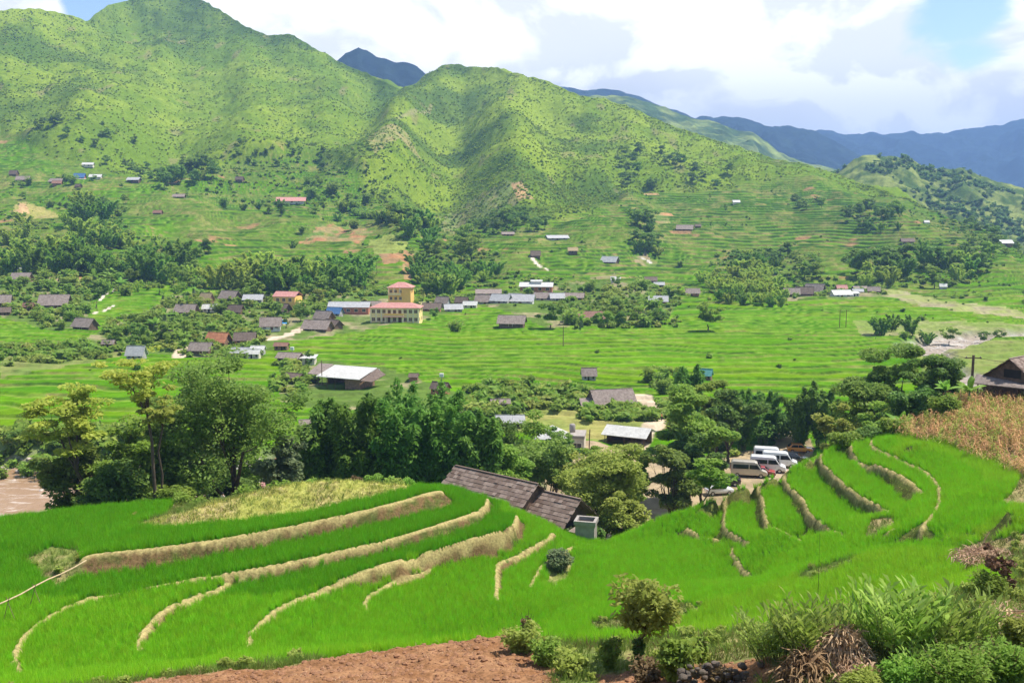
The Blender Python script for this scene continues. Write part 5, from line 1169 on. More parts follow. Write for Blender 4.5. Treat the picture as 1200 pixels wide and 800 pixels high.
house(372,510,16,9,-10,'gable','blue','white','blue roofed shed right of the orange tiled house',Y=158,name='shed')
house(383,530,24,13,-20,'gable','white','white','whitewashed shed behind the leftmost big bamboo',Y=138,name='shed')
house(362,470,26,8,8,'gable','grey','brown','grey shed roof behind the feathery tree',Y=185,name='shed')
# ---- school with red hipped roof, and its tower
def school():
    p = ground(465, 377); k = p.y/FPX; e = empty('school', p, R(-4), 'two storey yellow school with red hipped roof and rows of brown windows', 'school')
    L, D, H = 57*k, 8.0, 5.5
    mb = MB(); mb.box(-L/2, L/2, -D/2, D/2, -1.5, H); mb.build('wall', WL['yellow'], e); roof_hip(L, D, H, 1.6, .5, RF['pink'], e)
    t = MB(); t.box(-L/2-.06, L/2+.06, -D/2-.07, -D/2-.003, 2.65, 2.85); t.box(-L/2-.1, L/2+.1, -D/2-.12, -D/2-.003, H-.3, H-.05)
    for i in range(10): x = -L/2+.15+(L-.3)*i/9; t.box(x-.16, x+.16, -D/2-.11, -D/2-.004, 0, 2.64); t.box(x-.16, x+.16, -D/2-.11, -D/2-.004, 2.86, H-.31)
    t.build('trim', M['trim'], e)
    for f in (0, 1):
        for i in range(9):
            x = -L/2+.15+(L-.3)*(i+.5)/9; z = .75+2.85*f
            if f == 0 and i in (3, 5): opening(e, 'door', x, 0, 1.15, 2.1, -D/2, M['door'], M['trim'])
            elif 3 <= i <= 5 and f == 1: opening(e, 'door', x, 2.87, 1.1, 1.9, -D/2, M['door'], M['trim'])
            else: opening(e, 'window', x, z, 1.1, 1.25, -D/2, M['door'], M['trim'])
    b = MB(); b.box(-3.4, 3.4, -D/2-1.5, -D/2-.13, 2.65, 2.85); bal = b.build('balcony', M['trim'], e)
    b = MB(); b.box(-3.4, 3.4, -D/2-1.5, -D/2-1.4, 2.86, 3.6); b.build('parapet', WL['orange'], bal)
    for x in (-3.2,-1.1,1.1,3.2): post(e, x, -D/2-1.35, 0, 2.64, .16, 'column', 'trim')
    b = MB(); b.slab([(-3.9,-D/2-2.1,2.45),(3.9,-D/2-2.1,2.45),(3.9,-D/2-1.55,2.62),(-3.9,-D/2-1.55,2.62)], .1); b.build('canopy', RF['rust'], e)
    for s, nm in ((1, 0), (-1, 1)):                          # windows of the end walls
        for yy in (-2.2, 2.2):
            for z in (.75, 3.6): b = MB(); x = s*L/2; b.box(min(x, x+s*.03), max(x, x+s*.03), yy-.55, yy+.55, z, z+1.2); b.build('window', M['door'], e)
school()
def tower():
    p = ground(470, 366); p.y += 13; p.x *= 1.03; e = empty('school_tower', p, R(-4), 'taller orange walled block with red pyramid roof standing behind the school', 'building')
    mb = MB(); mb.box(-4.5, 4.5, -4, 4, -2, 8.7); mb.build('wall', WL['orange'], e); roof_hip(9.0, 8.0, 8.7, 2.0, .6, RF['pink'], e)
    for i in range(3):
        opening(e, 'window', -3.4+1.9*i, 6.6, 1.0, 1.2, -4, M['door'], M['trim']); opening(e, 'window', -3.4+1.9*i, 3.8, 1.0, 1.2, -4, M['door'], M['trim'])
    b = MB(); b.box(-4.5, .6, -5.2, -4.12, 5.8, 6.0); bal = b.build('balcony', M['trim'], e); b = MB(); b.box(-4.5, .6, -5.2, -5.1, 6.01, 6.6); b.build('parapet', WL['yellow'], bal)
    for x in (-4.3,-2.0,.4): post(e, x, -5.1, 6.61, 8.6, .12, 'column', 'trim')
    for yy in (-2, 1): b = MB(); b.box(4.5, 4.53, yy-.5, yy+.5, 6.5, 7.7); b.build('window', M['door'], e)
tower()
p = ground(338, 361); e = empty('guest_house', p, R(-12), 'boxy orange walled house with pink red roof left of the school', 'house')
mb = MB(); mb.box(-4.6,4.6,-3.6,3.6,-2,5.2); mb.build('wall', WL['orange'], e); roof_gable(9.2, 7.2, 5.2, 1.7, .3, .12, RF['pink'], e); mb = MB(); mb.box(4.61,6.6,-3.2,2.0,-2,3.0); mb.build('side_block', WL['yellow'], e)
for i in (-2.6, 0, 2.6): opening(e, 'window', i, 3.2, 1.2, 1.3, -3.6, M['door'], M['trim']); 
opening(e, 'door', 0, 0, 1.3, 2.2, -3.6, M['door'], M['trim'])
p = ground(410, 366); e = empty('school_wing', p, R(-2), 'long single storey school wing with pale grey roof left of the yard', 'school')
L = 15.5; mb = MB(); mb.box(-L/2,L/2,-2.8,2.8,-2,3.0); mb.build('wall', WL['brick'], e); roof_gable(L, 5.6, 3.0, 1.7, .5, .1, RF['tin'], e)
for i in range(5): opening(e, 'window', -L/2+1.6+i*3.05, 1.0, 1.3, 1.1, -2.8, M['glass'], M['trim'])
p = ground(629, 341); e = empty('red_hall', p, R(-6), 'hall with bright white raised roof over red brick walls at the village centre', 'hall')
mb = MB(); mb.box(-7.4,7.4,-3.5,3.5,-2,2.8); mb.build('wall', WL['brick'], e); roof_gable(14.8, 7.0, 2.8, 1.6, .6, .1, RF['white'], e); mb = MB(); mb.box(-2.4,2.4,-1.2,1.2,3.6,5.0); rt = mb.build('roof_turret', WL['white'], e)
mb = MB(); mb.slab([(-2.8,-1.7,4.9),(2.8,-1.7,4.9),(2.8,0,5.6),(-2.8,0,5.6)], .08); mb.slab([(-2.8,1.7,4.9),(2.8,1.7,4.9),(2.8,0,5.6),(-2.8,0,5.6)], .08); mb.build('turret_roof', RF['white'], rt)
for i in range(4): opening(e, 'window', -5.4+i*3.6, .9, 1.4, 1.2, -3.5, M['opening'], M['trim'])
# blue awning and tarp
p = ground(327, 383); mb = MB(); mb.slab([(-2.6,-1.8,1.9),(2.6,-1.8,1.9),(2.6,1.8,2.8),(-2.6,1.8,2.8)], .05); e = empty('awning', p, R(10), 'bright blue awning on poles beside the slim village trees', 'awning')
mb.build('tarpaulin', mat_simple('blue_tarp', (.08,.32,.62), .5, .1, 1), e)
for x in (-2.4, 2.4):
    for y in (-1.6, 1.6): post(e, x, y, -.5, 1.95+.25*(y > 0)*3, .05)
# ---- the shingled farm buildings just below the knoll
def shingle_roof(name, L, half, rise, parent, z0, nx, ny, seed, sides=(-1, 1), ov=.35):
    """rows of separate weathered shingles laid in courses on both slopes"""
    r = np.random.RandomState(seed); V = []; Fc = []; sl = math.hypot(half+ov, rise*(1+ov/half))
    for sd_ in sides:
        for j in range(ny):
            for i in range(nx):
                x0 = -L/2+L*i/nx+(.5*L/nx if j % 2 else 0)-.25*L/nx; x1 = x0+L/nx*.965; t0 = 1-(j+1.18)/ny; t1 = 1-j/ny; lift = .028+.035*r.rand()+(.06 if r.rand() < .04 else 0); b = len(V)
                for t, x, up in ((t0, x0, lift), (t0, x1, lift+.012*r.randn()), (t1, x1, .004), (t1, x0, .004)):
                    tt = t; y = sd_*(half+ov)*(1-tt); z = z0+rise-(1-tt)*rise*(1+ov/half)+up; V.append((x, y, z))
                for q in range(4): V.append((V[b+q][0], V[b+q][1], V[b+q][2]-.03))
                Fc += [(b, b+1, b+2, b+3), (b, b+4, b+5, b+1), (b+1, b+5, b+6, b+2), (b+3, b+7, b+4, b)]
    mb = MB(); mb.add(V, Fc); h = half+ov; e_ = z0+rise-rise*(1+ov/half)
    for sd_ in sides: mb.slab([(-L/2,sd_*h,e_-.03),(L/2,sd_*h,e_-.03),(L/2,0,z0+rise-.03),(-L/2,0,z0+rise-.03)], .06)
    mb.box(-L/2, L/2, -.12, .12, z0+rise, z0+rise+.07)
    return mb.build(name, M['shingle'], parent)
m, n = new_mat('weathered_shingle'); ri = n('ShaderNodeNewGeometry').outputs['Random Per Island']; co = n('ShaderNodeTexCoord').outputs['Object']
a = n('ShaderNodeTexNoise', i={'Vector': n('ShaderNodeMapping', i={0: co, 3: (1, 6, 1)}).outputs[0], 'Scale': 2.0, 'Detail': 6.0}).outputs['Fac']
c = n.mix(ri, (.13,.085,.062), (.30,.225,.18)); c = n.mix(n.math('MULTIPLY', n.ss(a, .4, .7), .5), c, (.11,.085,.07))
n('ShaderNodeOutputMaterial', i={0: n('ShaderNodeBsdfPrincipled', i={'Base Color': c, 'Roughness': .85, 'Specular IOR Level': .2}).outputs[0]}); M['shingle'] = m
e = empty('long_house', (-1.7, 98.0, 8.3), R(-40), 'long wooden house with wide weathered roof right behind the left knoll', 'house')
prism_walls(10.2, 6.4, 2.9, 2.1, WL['wood'], e); shingle_roof('roof', 11.2, 3.2, 2.3, e, 2.95, 24, 10, 1, ov=.9)
e = empty('kitchen_house', (4.0, 94.6, 8.0), R(-40), 'lower wooden house with brown shingles and open gable beside the concrete tank', 'house')
prism_walls(5.2, 4.4, 2.9, 1.6, WL['wood'], e); shingle_roof('roof', 7.0, 2.2, 1.7, e, 2.9, 15, 8, 2, ov=.8)
mb = MB(); mb.box(2.62,2.66,-1.2,.9,0,2.4); mb.build('doorway', M['opening'], e)
mb = MB(); mb.slab([(3.4,-1.9,1.9),(4.6,-1.7,1.7),(4.4,1.2,1.9),(3.2,1.4,2.2)], .06); mb.build('lean_to_roof', RF['grey'], e)
tz = float(gz(7.1, 89.5)); e = empty('water_tank', (7.0, 89.8, tz), R(-14), 'square concrete water tank with stained lid beside the kitchen house', 'tank', None, .86)
mb = MB(); mb.box(-1.05,1.05,-.95,.95,-1.2,2.15); mb.build('tank_wall', M['concrete'], e); mb = MB(); mb.box(-1.2,1.2,-1.1,-.8,2.16,2.6); mb.box(-1.2,1.2,.8,1.1,2.16,2.6); mb.box(-1.2,-.9,-.79,.79,2.16,2.6); mb.box(.9,1.2,-.79,.79,2.16,2.6); mb.build('rim', M['concrete'], e); mb = MB(); mb.box(-.88,.88,-.78,.78,2.16,2.24); mb.build('basin_floor', M['opening'], e)
# ---- thatched hut above the corn
hz_ = stand(1192, 112, 455); e = empty('hill_farmhouse', (hz_.x+1.9, 113, hz_.z+.9), R(38), 'old plank farmhouse with dark sagging roofs above the dry corn', 'house', None, .96)
prism_walls(9.5, 6.5, 1.9, 2.4, WL['wood'], e); shingle_roof('roof', 11.0, 3.25, 2.5, e, 1.95, 22, 9, 3, ov=.5)
mb = MB(); mb.slab([(-7.2,-3.4,1.5),(-5.3,-3.9,1.55),(-5.3,3.9,2.15),(-7.2,3.2,1.3)], .08); mb.slab([(-5.3,-6.2,1.2),(5.3,-6.2,1.2),(5.3,-3.6,1.75),(-5.3,-3.6,1.75)], .08); mb.build('lower_roof', RF['grey'], e)
mb = MB(); mb.box(-4.78,-4.75,-1.1,.9,2.1,3.1); mb.build('gable_opening', M['opening'], e)
for x, y in ((-6.8,-3),(-6.8,2.9),(-4.9,-5.9),(0,-5.9),(4.9,-5.9)): post(e, x, y, -1.5, 1.4, .08)
opening(e, 'door', 1, 0, 1.1, 1.7, -3.25, M['opening'])
# ================================================================== VEHICLES, POLES, PEOPLE
def paint(name, col, rough=.25, metal=0.0): 
    m, n = new_mat(name); co = n('ShaderNodeTexCoord').outputs['Object']; a = n('ShaderNodeTexNoise', i={'Vector': co, 'Scale': 1.5, 'Detail': 6.0}).outputs['Fac']
    c = n.mix(n.math('MULTIPLY', n.ss(a, .5, .8), .25), col, (.30,.25,.19))
    n('ShaderNodeOutputMaterial', i={0: n('ShaderNodeBsdfPrincipled', i={'Base Color': c, 'Roughness': rough, 'Metallic': metal, 'Coat Weight': .5}).outputs[0]}); return m
PT = dict(silver=paint('silver_paint', (.58,.52,.43), .3, .3), white=paint('white_paint', (.80,.80,.79)), black=paint('dark_paint', (.02,.023,.03)), red=paint('red_paint', (.35,.05,.04)), orange=paint('orange_paint', (.75,.28,.05)))
M['carglass'] = mat_simple('car_glass', (.012,.016,.02), .08, .1, 1, spec=.8); M['tyre'] = mat_simple('tyre_rubber', (.02,.02,.02), .85, .2, 3); M['rim'] = mat_simple('wheel_rim', (.5,.5,.5), .35, .1, 2, metal=.6); M['lamp'] = mat_simple('headlight_glass', (.75,.78,.8), .1, .05, 1, spec=.8); M['redlamp'] = mat_simple('tail_light_glass', (.45,.02,.02), .15, .05, 1, spec=.8)
def vehicle(name, loc, yaw, label, cat, pt, prof, wid, wins, shield, wheels, wr, lamps, top=.82, extra=None, group=None, rearw=None):
    e = empty(name, loc, yaw, label, cat, group)
    bm = bmesh.new(); zmx = max(z for x, z in prof); zb = wins[0][0][1] if wins else zmx*.6
    def yy(z, s): t = max(0, (z-zb)/(zmx-zb)); return s*wid/2*(1-(1-top)*t)
    a = [bm.verts.new((x, yy(z, -1), z)) for x, z in prof]; b = [bm.verts.new((x, yy(z, 1), z)) for x, z in prof]; n = len(prof)
    bm.faces.new(a[::-1]); bm.faces.new(b)
    for i in range(n): bm.faces.new((a[i], a[(i+1) % n], b[(i+1) % n], b[i]))
    bmesh.ops.recalc_face_normals(bm, faces=bm.faces)
    bmesh.ops.bevel(bm, geom=[ed for ed in bm.edges], offset=.07, segments=2, affect='EDGES', profile=.6)
    me = bpy.data.meshes.new('body'); bm.to_mesh(me); bm.free(); me.materials.append(PT[pt]); me.polygons.foreach_set('use_smooth', np.ones(len(me.polygons), bool)); body = add_obj('body', me, e)
    for q in wins:
        for s in (-1, 1):
            mb = MB(); o = [(x, yy(z, s)+s*.012, z) for x, z in q]; i_ = [(x, yy(z, s)-s*.03, z) for x, z in q]; k = len(q)
            mb.add(o+i_, [tuple(range(k))]+[(j, (j+1) % k, k+(j+1) % k, k+j) for j in range(k)]); mb.build('side_window', M['carglass'], e)
    for nm, q in (('windscreen', shield), ('rear_window', rearw)):
        if not q: continue
        (x0, z0), (x1, z1) = q; w0 = abs(yy(z0, 1))*.88; w1 = abs(yy(z1, 1))*.86; sx = .015 if nm == 'windscreen' else -.015
        mb = MB(); mb.add([(x0+sx,-w0,z0),(x0+sx,w0,z0),(x1+sx,w1,z1),(x1+sx,-w1,z1),(x0-sx*2,-w0,z0),(x0-sx*2,w0,z0),(x1-sx*2,w1,z1),(x1-sx*2,-w1,z1)], [(0,1,2,3),(0,4,5,1),(1,5,6,2),(2,6,7,3),(3,7,4,0)]); mb.build(nm, M['carglass'], e)
    for x in wheels:
        for s in (-1, 1):
            w_ = MB(); w_.lathe([(wr*.62, -.11),(wr*.97, -.11),(wr, -.06),(wr, .06),(wr*.97, .11),(wr*.62, .11)], 18, (0,0,0), 'Y'); wh = w_.build('wheel', M['tyre'], e, True); wh.location = (x, s*(wid/2-.07), wr)
            r_ = MB(); r_.lathe([(0, s*.07),(wr*.3, s*.08),(wr*.6, s*.06),(wr*.63, s*.10)], 14, (0,0,0), 'Y'); r_.build('rim', M['rim'], wh, True)
    for (x, y, z, dx, dy, dz, mt) in lamps:
        for s in (-1, 1): mb = MB(); mb.box(x, x+dx, s*y-dy/2, s*y+dy/2, z, z+dz); mb.build('headlight' if mt == 'lamp' else 'tail_light', M[mt], e)
    b2 = MB(); xa = max(x for x, z in prof); xi = min(x for x, z in prof); b2.box(xa-.12, xa+.05, -wid*.44, wid*.44, .32, .55); b2.build('bumper', M['tyre'] if pt != 'white' else PT['white'], e)
    if extra: extra(e)
    return e
vanp = [(-2.85,.4),(2.75,.4),(2.88,.75),(2.72,1.05),(1.95,1.32),(1.25,2.38),(.9,2.55),(-2.6,2.6),(-2.82,2.35),(-2.88,1.0)]
vanw = [[(-2.55,1.45),(-.1,1.45),(-.1,2.12),(-2.5,2.12)], [(.05,1.45),(1.72,1.45),(1.2,2.14),(.05,2.12)]]
def van(px, Y, yaw, label, pt):
    p = stand(px, Y); return vehicle('van', (p.x, p.y, p.z), R(yaw), label, 'van', pt, vanp, 2.0, vanw, [(2.0,1.38),(1.32,2.28)], (-1.85,1.85), .36, [(2.70,.72,.72,.14,.34,.24,'lamp'),(-2.93,.86,1.0,.08,.14,.5,'redlamp')], .86, group='vans and cars in the parking lot', rearw=[(-2.86,1.5),(-2.84,2.1)])
van(881, 154.5, -12, 'beige silver van parked nearest the rice slope with dark windows', 'silver'); van(903, 157.6, -14, 'white van parked just beyond the beige one', 'white'); van(917, 160.6, -13, 'white van with blue tinted screen, farthest of the row of vans', 'white'); van(906, 163.6, -12, 'white van mostly hidden behind the two other white vans', 'white')
carp = [(-2.1,.35),(2.05,.35),(2.15,.62),(2.02,.85),(1.05,1.0),(.35,1.48),(-1.35,1.52),(-1.95,1.05),(-2.15,.95)]
carw = [[(-1.55,1.03),(-.35,1.02),(-.35,1.40),(-1.2,1.42)], [(-.28,1.02),(.85,1.0),(.28,1.40),(-.28,1.41)]]
def carr(px, Y, yaw, label, pt, s=1.0, zz=0):
    p = stand(px, Y); e = vehicle('car', (p.x, p.y, p.z), R(yaw), label, 'car', pt, carp, 1.75, carw, [(1.08,1.0),(.42,1.45)], (-1.3,1.32), .33, [(2.0,.62,.62,.13,.34,.16,'lamp'),(-2.17,.66,.75,.08,.3,.18,'redlamp')], .80, group='vans and cars in the parking lot', rearw=[(-1.98,1.08),(-1.42,1.46)]); e.scale = (s, s, s*1.05); return e
carr(854, 149.5, 170, 'black car parked alone left of the beige van', 'black', 1.05); carr(846, 144.5, 10, 'white car half hidden by the rim of the rice slope', 'white'); carr(933, 163.5, -14, 'black off-road car at the right end of the vans', 'black', 1.1); carr(940, 168, -10, 'orange car behind the black one at the end of the row', 'orange'); carr(897, 155.0, -16, 'small red and white car squeezed between beige and white vans', 'red', .95)
def pole(px, py, hpx, r, label, arm=True, Y=None, mat='beam', name='utility_pole', lean=0):
    p = stand(px, Y, py) if Y else ground(px, py); h = hpx*p.y/FPX; e = empty(name, p, 0, label, 'pole')
    mb = MB(); mb.tube([(0,0,-.5),(lean*h,0,h)], [r, r*.75], 8); mb.build('shaft', M[mat], e)
    if arm:
        mb = MB(); mb.box(-1.0, 1.0, -.06, .06, h*.92, h*.92+.12); mb.build('crossarm', M['beam'], e)
        for x in (-.85, 0, .85): mb = MB(); mb.lathe([(.0,h*.92+.12),(.06,h*.92+.13),(.07,h*.92+.25),(0,h*.92+.32)], 8, (x,0,0)); mb.build('insulator', M['concrete'], e)
    return e
pole(660, 405, 24, .13, 'thin power pole standing in the rice on a grassy islet'); pole(984, 383, 21, .13, 'left one of the twin poles in the right rice'); pole(991, 383, 21, .13, 'right one of the twin poles in the right rice')
hp = stand(1139, 118, 450); pole(1139, 447, 52, .20, 'thick brown pole beside the hill farmhouse', True, 118); pole(378, 452, 30, .12, 'pole at the open front of the white roofed hall', False); pole(690, 528, 34, .11, 'leaning post beside the cream cafe house', False, 163, lean=.03); pole(441, 320, 16, .1, 'slim pole on the bare slope below the red cuts', False); pole(114, 362, 14, .1, 'thin pole by the white path left', False)
for px, py, h_, lab in ((342,414,9,'white box on a short post at the paddy edge'), (517,447,10,'white box on a post above the big bamboos')):
    p = ground(px, py); k = p.y/FPX; e = empty('meter_post', p, 0, lab, 'post'); post(e, 0, 0, -.3, h_*k*.6, .1, 'shaft', 'concrete'); mb = MB(); mb.box(-.5,.5,-.4,.4,h_*k*.6,h_*k); mb.build('box', WL['white'], e)
# thin black wire from the thick pole
def wire(a, b, sag, label):
    a = Vector(a); b = Vector(b); mb = MB(); mb.tube([a.lerp(b, t/14)-Vector((0,0,sag*4*(t/14)*(1-t/14))) for t in range(15)], .022, 4); o = mb.build('power_line', M['tyre']); tag(o, label, 'cable')
wire((hp.x-.8, hp.y, hp.z+4.9), (115, 300, 12), 2.5, 'thin cable running left from the thick brown pole'); wire((hp.x+.8, hp.y, hp.z+4.9), (hp.x+12, 108, hp.z+6), .6, 'thin cable from the thick pole towards the farmhouse')
# ---- people
def person(loc, yaw, label, top, legs, h=1.62, pose='stand', hat=False):
    root = empty('person', loc, yaw, label, 'person'); s = h/1.7
    J = {'pelvis': (0,0,.93), 'waist': (0,0,1.08), 'chest': (0,.01,1.30), 'neck': (0,0,1.44), 'head0': (0,.01,1.52), 'head': (0,.0,1.62)}
    vs = [(0,0,.93),(0,0,1.08),(0,0,1.30),(0,0,1.45),(0,-.01,1.53),(0,-.01,1.63), (-.10,0,.88),(-.11,-.03,.50),(-.11,.02,.09),(-.11,-.12,.04), (.10,0,.88),(.12,.02,.50),(.12,.06,.09),(.12,-.08,.04),
          (-.17,0,1.38),(-.24,-.02,1.12),(-.20,-.20,.98),(-.17,-.30,.99), (.17,0,1.38),(.25,.02,1.12),(.24,-.10,.90),(.23,-.14,.82)]
    ed = [(0,1),(1,2),(2,3),(3,4),(4,5),(0,6),(6,7),(7,8),(8,9),(0,10),(10,11),(11,12),(12,13),(2,14),(14,15),(15,16),(16,17),(2,18),(18,19),(19,20),(20,21)]
    rd = [.13,.12,.14,.055,.075,.085,.09,.062,.045,.04,.09,.062,.045,.04,.06,.045,.033,.035,.06,.045,.033,.035]
    me = bpy.data.meshes.new('body'); me.from_pydata([tuple(c*s for c in v) for v in vs], ed, []); o = add_obj('body', me, root)
    sk = o.modifiers.new('skin', 'SKIN'); 
    for v, r_ in zip(me.skin_vertices[0].data if me.skin_vertices else [], rd): v.radius = (r_*s, r_*s)
    if not me.skin_vertices:
        bm = bmesh.new(); bm.from_mesh(me); ly = bm.verts.layers.skin.verify()
        for v, r_ in zip(bm.verts, rd): v[ly].radius = (r_*s, r_*s)
        bm.verts.ensure_lookup_table(); bm.verts[0][ly].use_root = True; bm.to_mesh(me); bm.free()
    o.modifiers.new('smooth', 'SUBSURF').levels = 2; o.modifiers['smooth'].render_levels = 2
    m, n = new_mat('skin_and_clothes'); z = n('ShaderNodeSeparateXYZ', i={0: n('ShaderNodeTexCoord').outputs['Object']}).outputs[2]
    c = n.mix(n.ss(z, .90*s, .92*s), legs, top); c = n.mix(n.ss(z, 1.44*s, 1.45*s), c, (.42,.24,.15)); n('ShaderNodeOutputMaterial', i={0: n('ShaderNodeBsdfPrincipled', i={'Base Color': c, 'Roughness': .8}).outputs[0]}); me.materials.append(m)
    hr = MB(); hr.lathe([(0,1.74*s),(.06*s,1.735*s),(.095*s,1.69*s),(.10*s,1.62*s),(.085*s,1.56*s)], 12, (0,.02,0)); hr.build('hair', M['tyre'], root, True); return root
person(near_at(261, 578, 70, 110)+Vector((0,0,0)) if False else Vector((uu(261,575)*88.5, 88.5, float(gz(uu(261,575)*88.5, 88.5)))), 2.6, 'person in a pale pink top standing behind the left knoll rim', (.75,.55,.52), (.12,.12,.15))
p = stand(657, 160.5); person(p, 0.3, 'person in a red top at the front of the cream cafe house', (.55,.05,.05), (.05,.05,.08)); p = stand(776, 196); person(p, .8, 'person in orange walking on the sandy lane', (.7,.25,.08), (.1,.1,.12))
# rubble by the left river trees
r = random.Random(8)
def rock_mesh(seed, s=1.0, sub=2):
    bm = bmesh.new(); bmesh.ops.create_icosphere(bm, subdivisions=sub, radius=s*.5); rr = random.Random(seed); off = Vector((rr.random()*9, rr.random()*9, rr.random()*9)); from mathutils import noise
    for v in bm.verts: v.co = v.co*(1+.35*noise.noise(v.co*1.6/s+off)+.15*noise.noise(v.co*5/s+off)); v.co.z *= .72
    me = bpy.data.meshes.new('stone'); bm.to_mesh(me); bm.free(); return me
M['stone'] = mat_simple('field_stone', (.11,.085,.065), .9, .35, 3, .02, dirt=(.05,.045,.03)); M['pale_stone'] = mat_simple('pale_stone', (.50,.42,.34), .9, .2, 2, .02)
rocks = [rock_mesh(i) for i in range(5)]
for me in rocks: me.materials.append(M['stone'])
prk = [rock_mesh(20+i) for i in range(4)]
for me in prk: me.materials.append(M['pale_stone'])
rr_ = np.random.RandomState(4)
def river_stones():
    P = []
    for k in range(5200):
        x = rr_.uniform(-110, 60) if k < 2200 else rr_.uniform(105, 215); y = rr_.uniform(128, 176) if k < 2200 else rr_.uniform(270, 350)
        c = int(np.clip(np.interp(x/y, XX[NR1]/YY[NR1], np.arange(NC)), 0, NC-1)); q = int(np.argmin(np.abs(YY[:FR, c]-y)))
        if inr[q, c] > .5: P.append((XX[q, c], YY[q, c], ZZ[q, c]))
    P = np.array(P); stuff('river_stones', P, .15+.9*rr_.rand(len(P))**3, rr_.rand(len(P))*6.28, [proto('stone', m_) for m_ in prk], 'pale boulders and cobbles lying in the river bed', 'stones')
river_stones()
m, n = new_mat('muddy_water'); co = n('ShaderNodeTexCoord').outputs['Object']; a = n('ShaderNodeTexNoise', i={'Vector': co, 'Scale': .5, 'Detail': 8.0, 'Roughness': .7, 'Distortion': 1.2}).outputs['Fac']
fo = n('ShaderNodeTexNoise', i={'Vector': n('ShaderNodeMapping', i={0: co, 3: (.35, 1, 1)}).outputs[0], 'Scale': .8, 'Detail': 9.0, 'Roughness': .75}).outputs['Fac']
c = n.mix(n.ss(fo, .50, .66), (.33,.20,.11), (.56,.45,.36)); n('ShaderNodeOutputMaterial', i={0: n('ShaderNodeBsdfPrincipled', i={'Base Color': c, 'Roughness': .22, 'Specular IOR Level': .4, 'Normal': n('ShaderNodeBump', i={'Height': a, 'Distance': .25, 'Strength': .8}).outputs[0]}).outputs[0]})
wmb = MB(); LFT = [(x, y) for x, y in RV]; 
for (x1, y1), (x2, y2) in zip(RV[:-1], RV[1:]):
    pass
def ribbon(P, half, z0, z1):
    V = []; n_ = len(P)
    for i, (x, y) in enumerate(P):
        a_ = P[max(0, i-1)]; b_ = P[min(n_-1, i+1)]; d = Vector((b_[0]-a_[0], b_[1]-a_[1], 0)).normalized(); nn = Vector((-d.y, d.x, 0)); h = half(x); z = z0+(z1-z0)*i/(n_-1)
        V += [(x-nn.x*h, y-nn.y*h, z), (x+nn.x*h, y+nn.y*h, z)]
    return V, [(2*i, 2*i+1, 2*i+3, 2*i+2) for i in range(n_-1)]
V, Fc = ribbon([(-260,146),(-190,148),(-120,149),(-95,151),(-70,152),(-45,148),(-20,134),(0,126),(30,122),(62,132),(92,165)], lambda x: 19 if x < -50 else 9, -4.15, -4.15); o = link_mesh('river', V, Fc, [m]); tag(o, 'muddy brown river running behind the left trees', 'river', kind='structure')
# ================================================================== NEAR TREES AND PLANTS
def base(px, Y, dz=0): x = uu(px, 560)*Y; return Vector((x, Y, land_z(x, Y)-.1+dz))
def hgt(px, ytop, Y, b): return CAMZ+tanz(ytop)*Y-b.z
b = base(104, 93); h = hgt(90, 447, 93, b); tree_obj('yellowing_tree', broadleaf(601, h, 3.7, 5200, .26, .22, (-1.0, 0), .45, 3, .17, .35), 'yellow', 'bark', b, 'tree with yellowing top leaning over the muddy river', 'tree')
b = base(102, 96); tree_obj('leafy_tree', broadleaf(602, hgt(80, 500, 96, b), 3.4, 9000, .26, .22, (-.6, 0), .2, 3, .2, .5), 'feather', 'bark', b, 'green tree under the yellowing one at the muddy river', 'tree')
b = base(150, 95); tree_obj('leafy_tree', broadleaf(603, hgt(150, 490, 95, b), 3.3, 8000, .24, .18, (0, 0), .2, 3, .2, .5), 'mid', 'bark', b, 'rounded light green tree left of the tall thin one', 'tree')
b = base(140, 91); tree_obj('leafy_tree', broadleaf(613, hgt(150, 540, 91, b), 2.6, 7000, .22, .16, (0, 0), .12, 3, .22, .6), 'dark', 'bark', b, 'low dark tree at the rice rim beside the yellowing one', 'tree')
b = base(182, 89.5); h = hgt(180, 406, 89.5, b); tree_obj('thin_tree', broadleaf(604, h, 3.2, 2600, .22, .17, (-.5, 0), .62, 3, .15, .35), 'yellow', 'dark_bark' if False else 'bark', b, 'tall thin tree with sparse yellow green crown', 'tree')
b = base(187, 90.2); tree_obj('thin_tree', broadleaf(605, hgt(200, 452, 90.2, b), 1.9, 1500, .22, .12, (.3, 0), .7, 2, .2, .35), 'olive', 'bark', b, 'shorter thin tree twinned with the tall thin one', 'tree')
b = base(268, 99); tree_obj('feathery_tree', broadleaf(606, hgt(270, 412, 99, b), 7.6, 38000, .19, .42, (0, 0), .10, 4, .16, .55), 'feather', 'bark', b, 'great spreading feathery tree behind the left knoll', 'tree')
b = base(222, 102); tree_obj('feathery_tree', broadleaf(607, hgt(225, 445, 102, b), 4.4, 18000, .21, .3, (-.5, 0), .12, 3, .20, .55), 'feather', 'bark', b, 'darker feathery tree at the left flank of the great one', 'tree')
b = base(328, 97); tree_obj('bushy_tree', broadleaf(608, hgt(328, 512, 97, b), 2.7, 9000, .22, .2, (0, 0), .15, 3, .2, .6), 'grey', 'bark', b, 'grey green bushy tree between feathery tree and bamboos', 'tree')
b = base(205, 90); tree_obj('bushy_tree', broadleaf(609, 3.4, 1.8, 3500, .2, .12, (0, 0), .1, 2, .25, .6), 'mid', 'bark', b, 'small bush right of the tall thin tree trunk', 'bush')
BB = [(368,113,478,4.2,10),(384,112,462,5.0,9),(398,114,458,6.2,8),(420,110,444,7.4,7),(446,115,449,6.2,6),(470,110,439,7.6,5),(499,116,452,6.4,4),(522,111,442,7.2,3),(548,114,460,6.5,2),(562,109,482,5,1)]
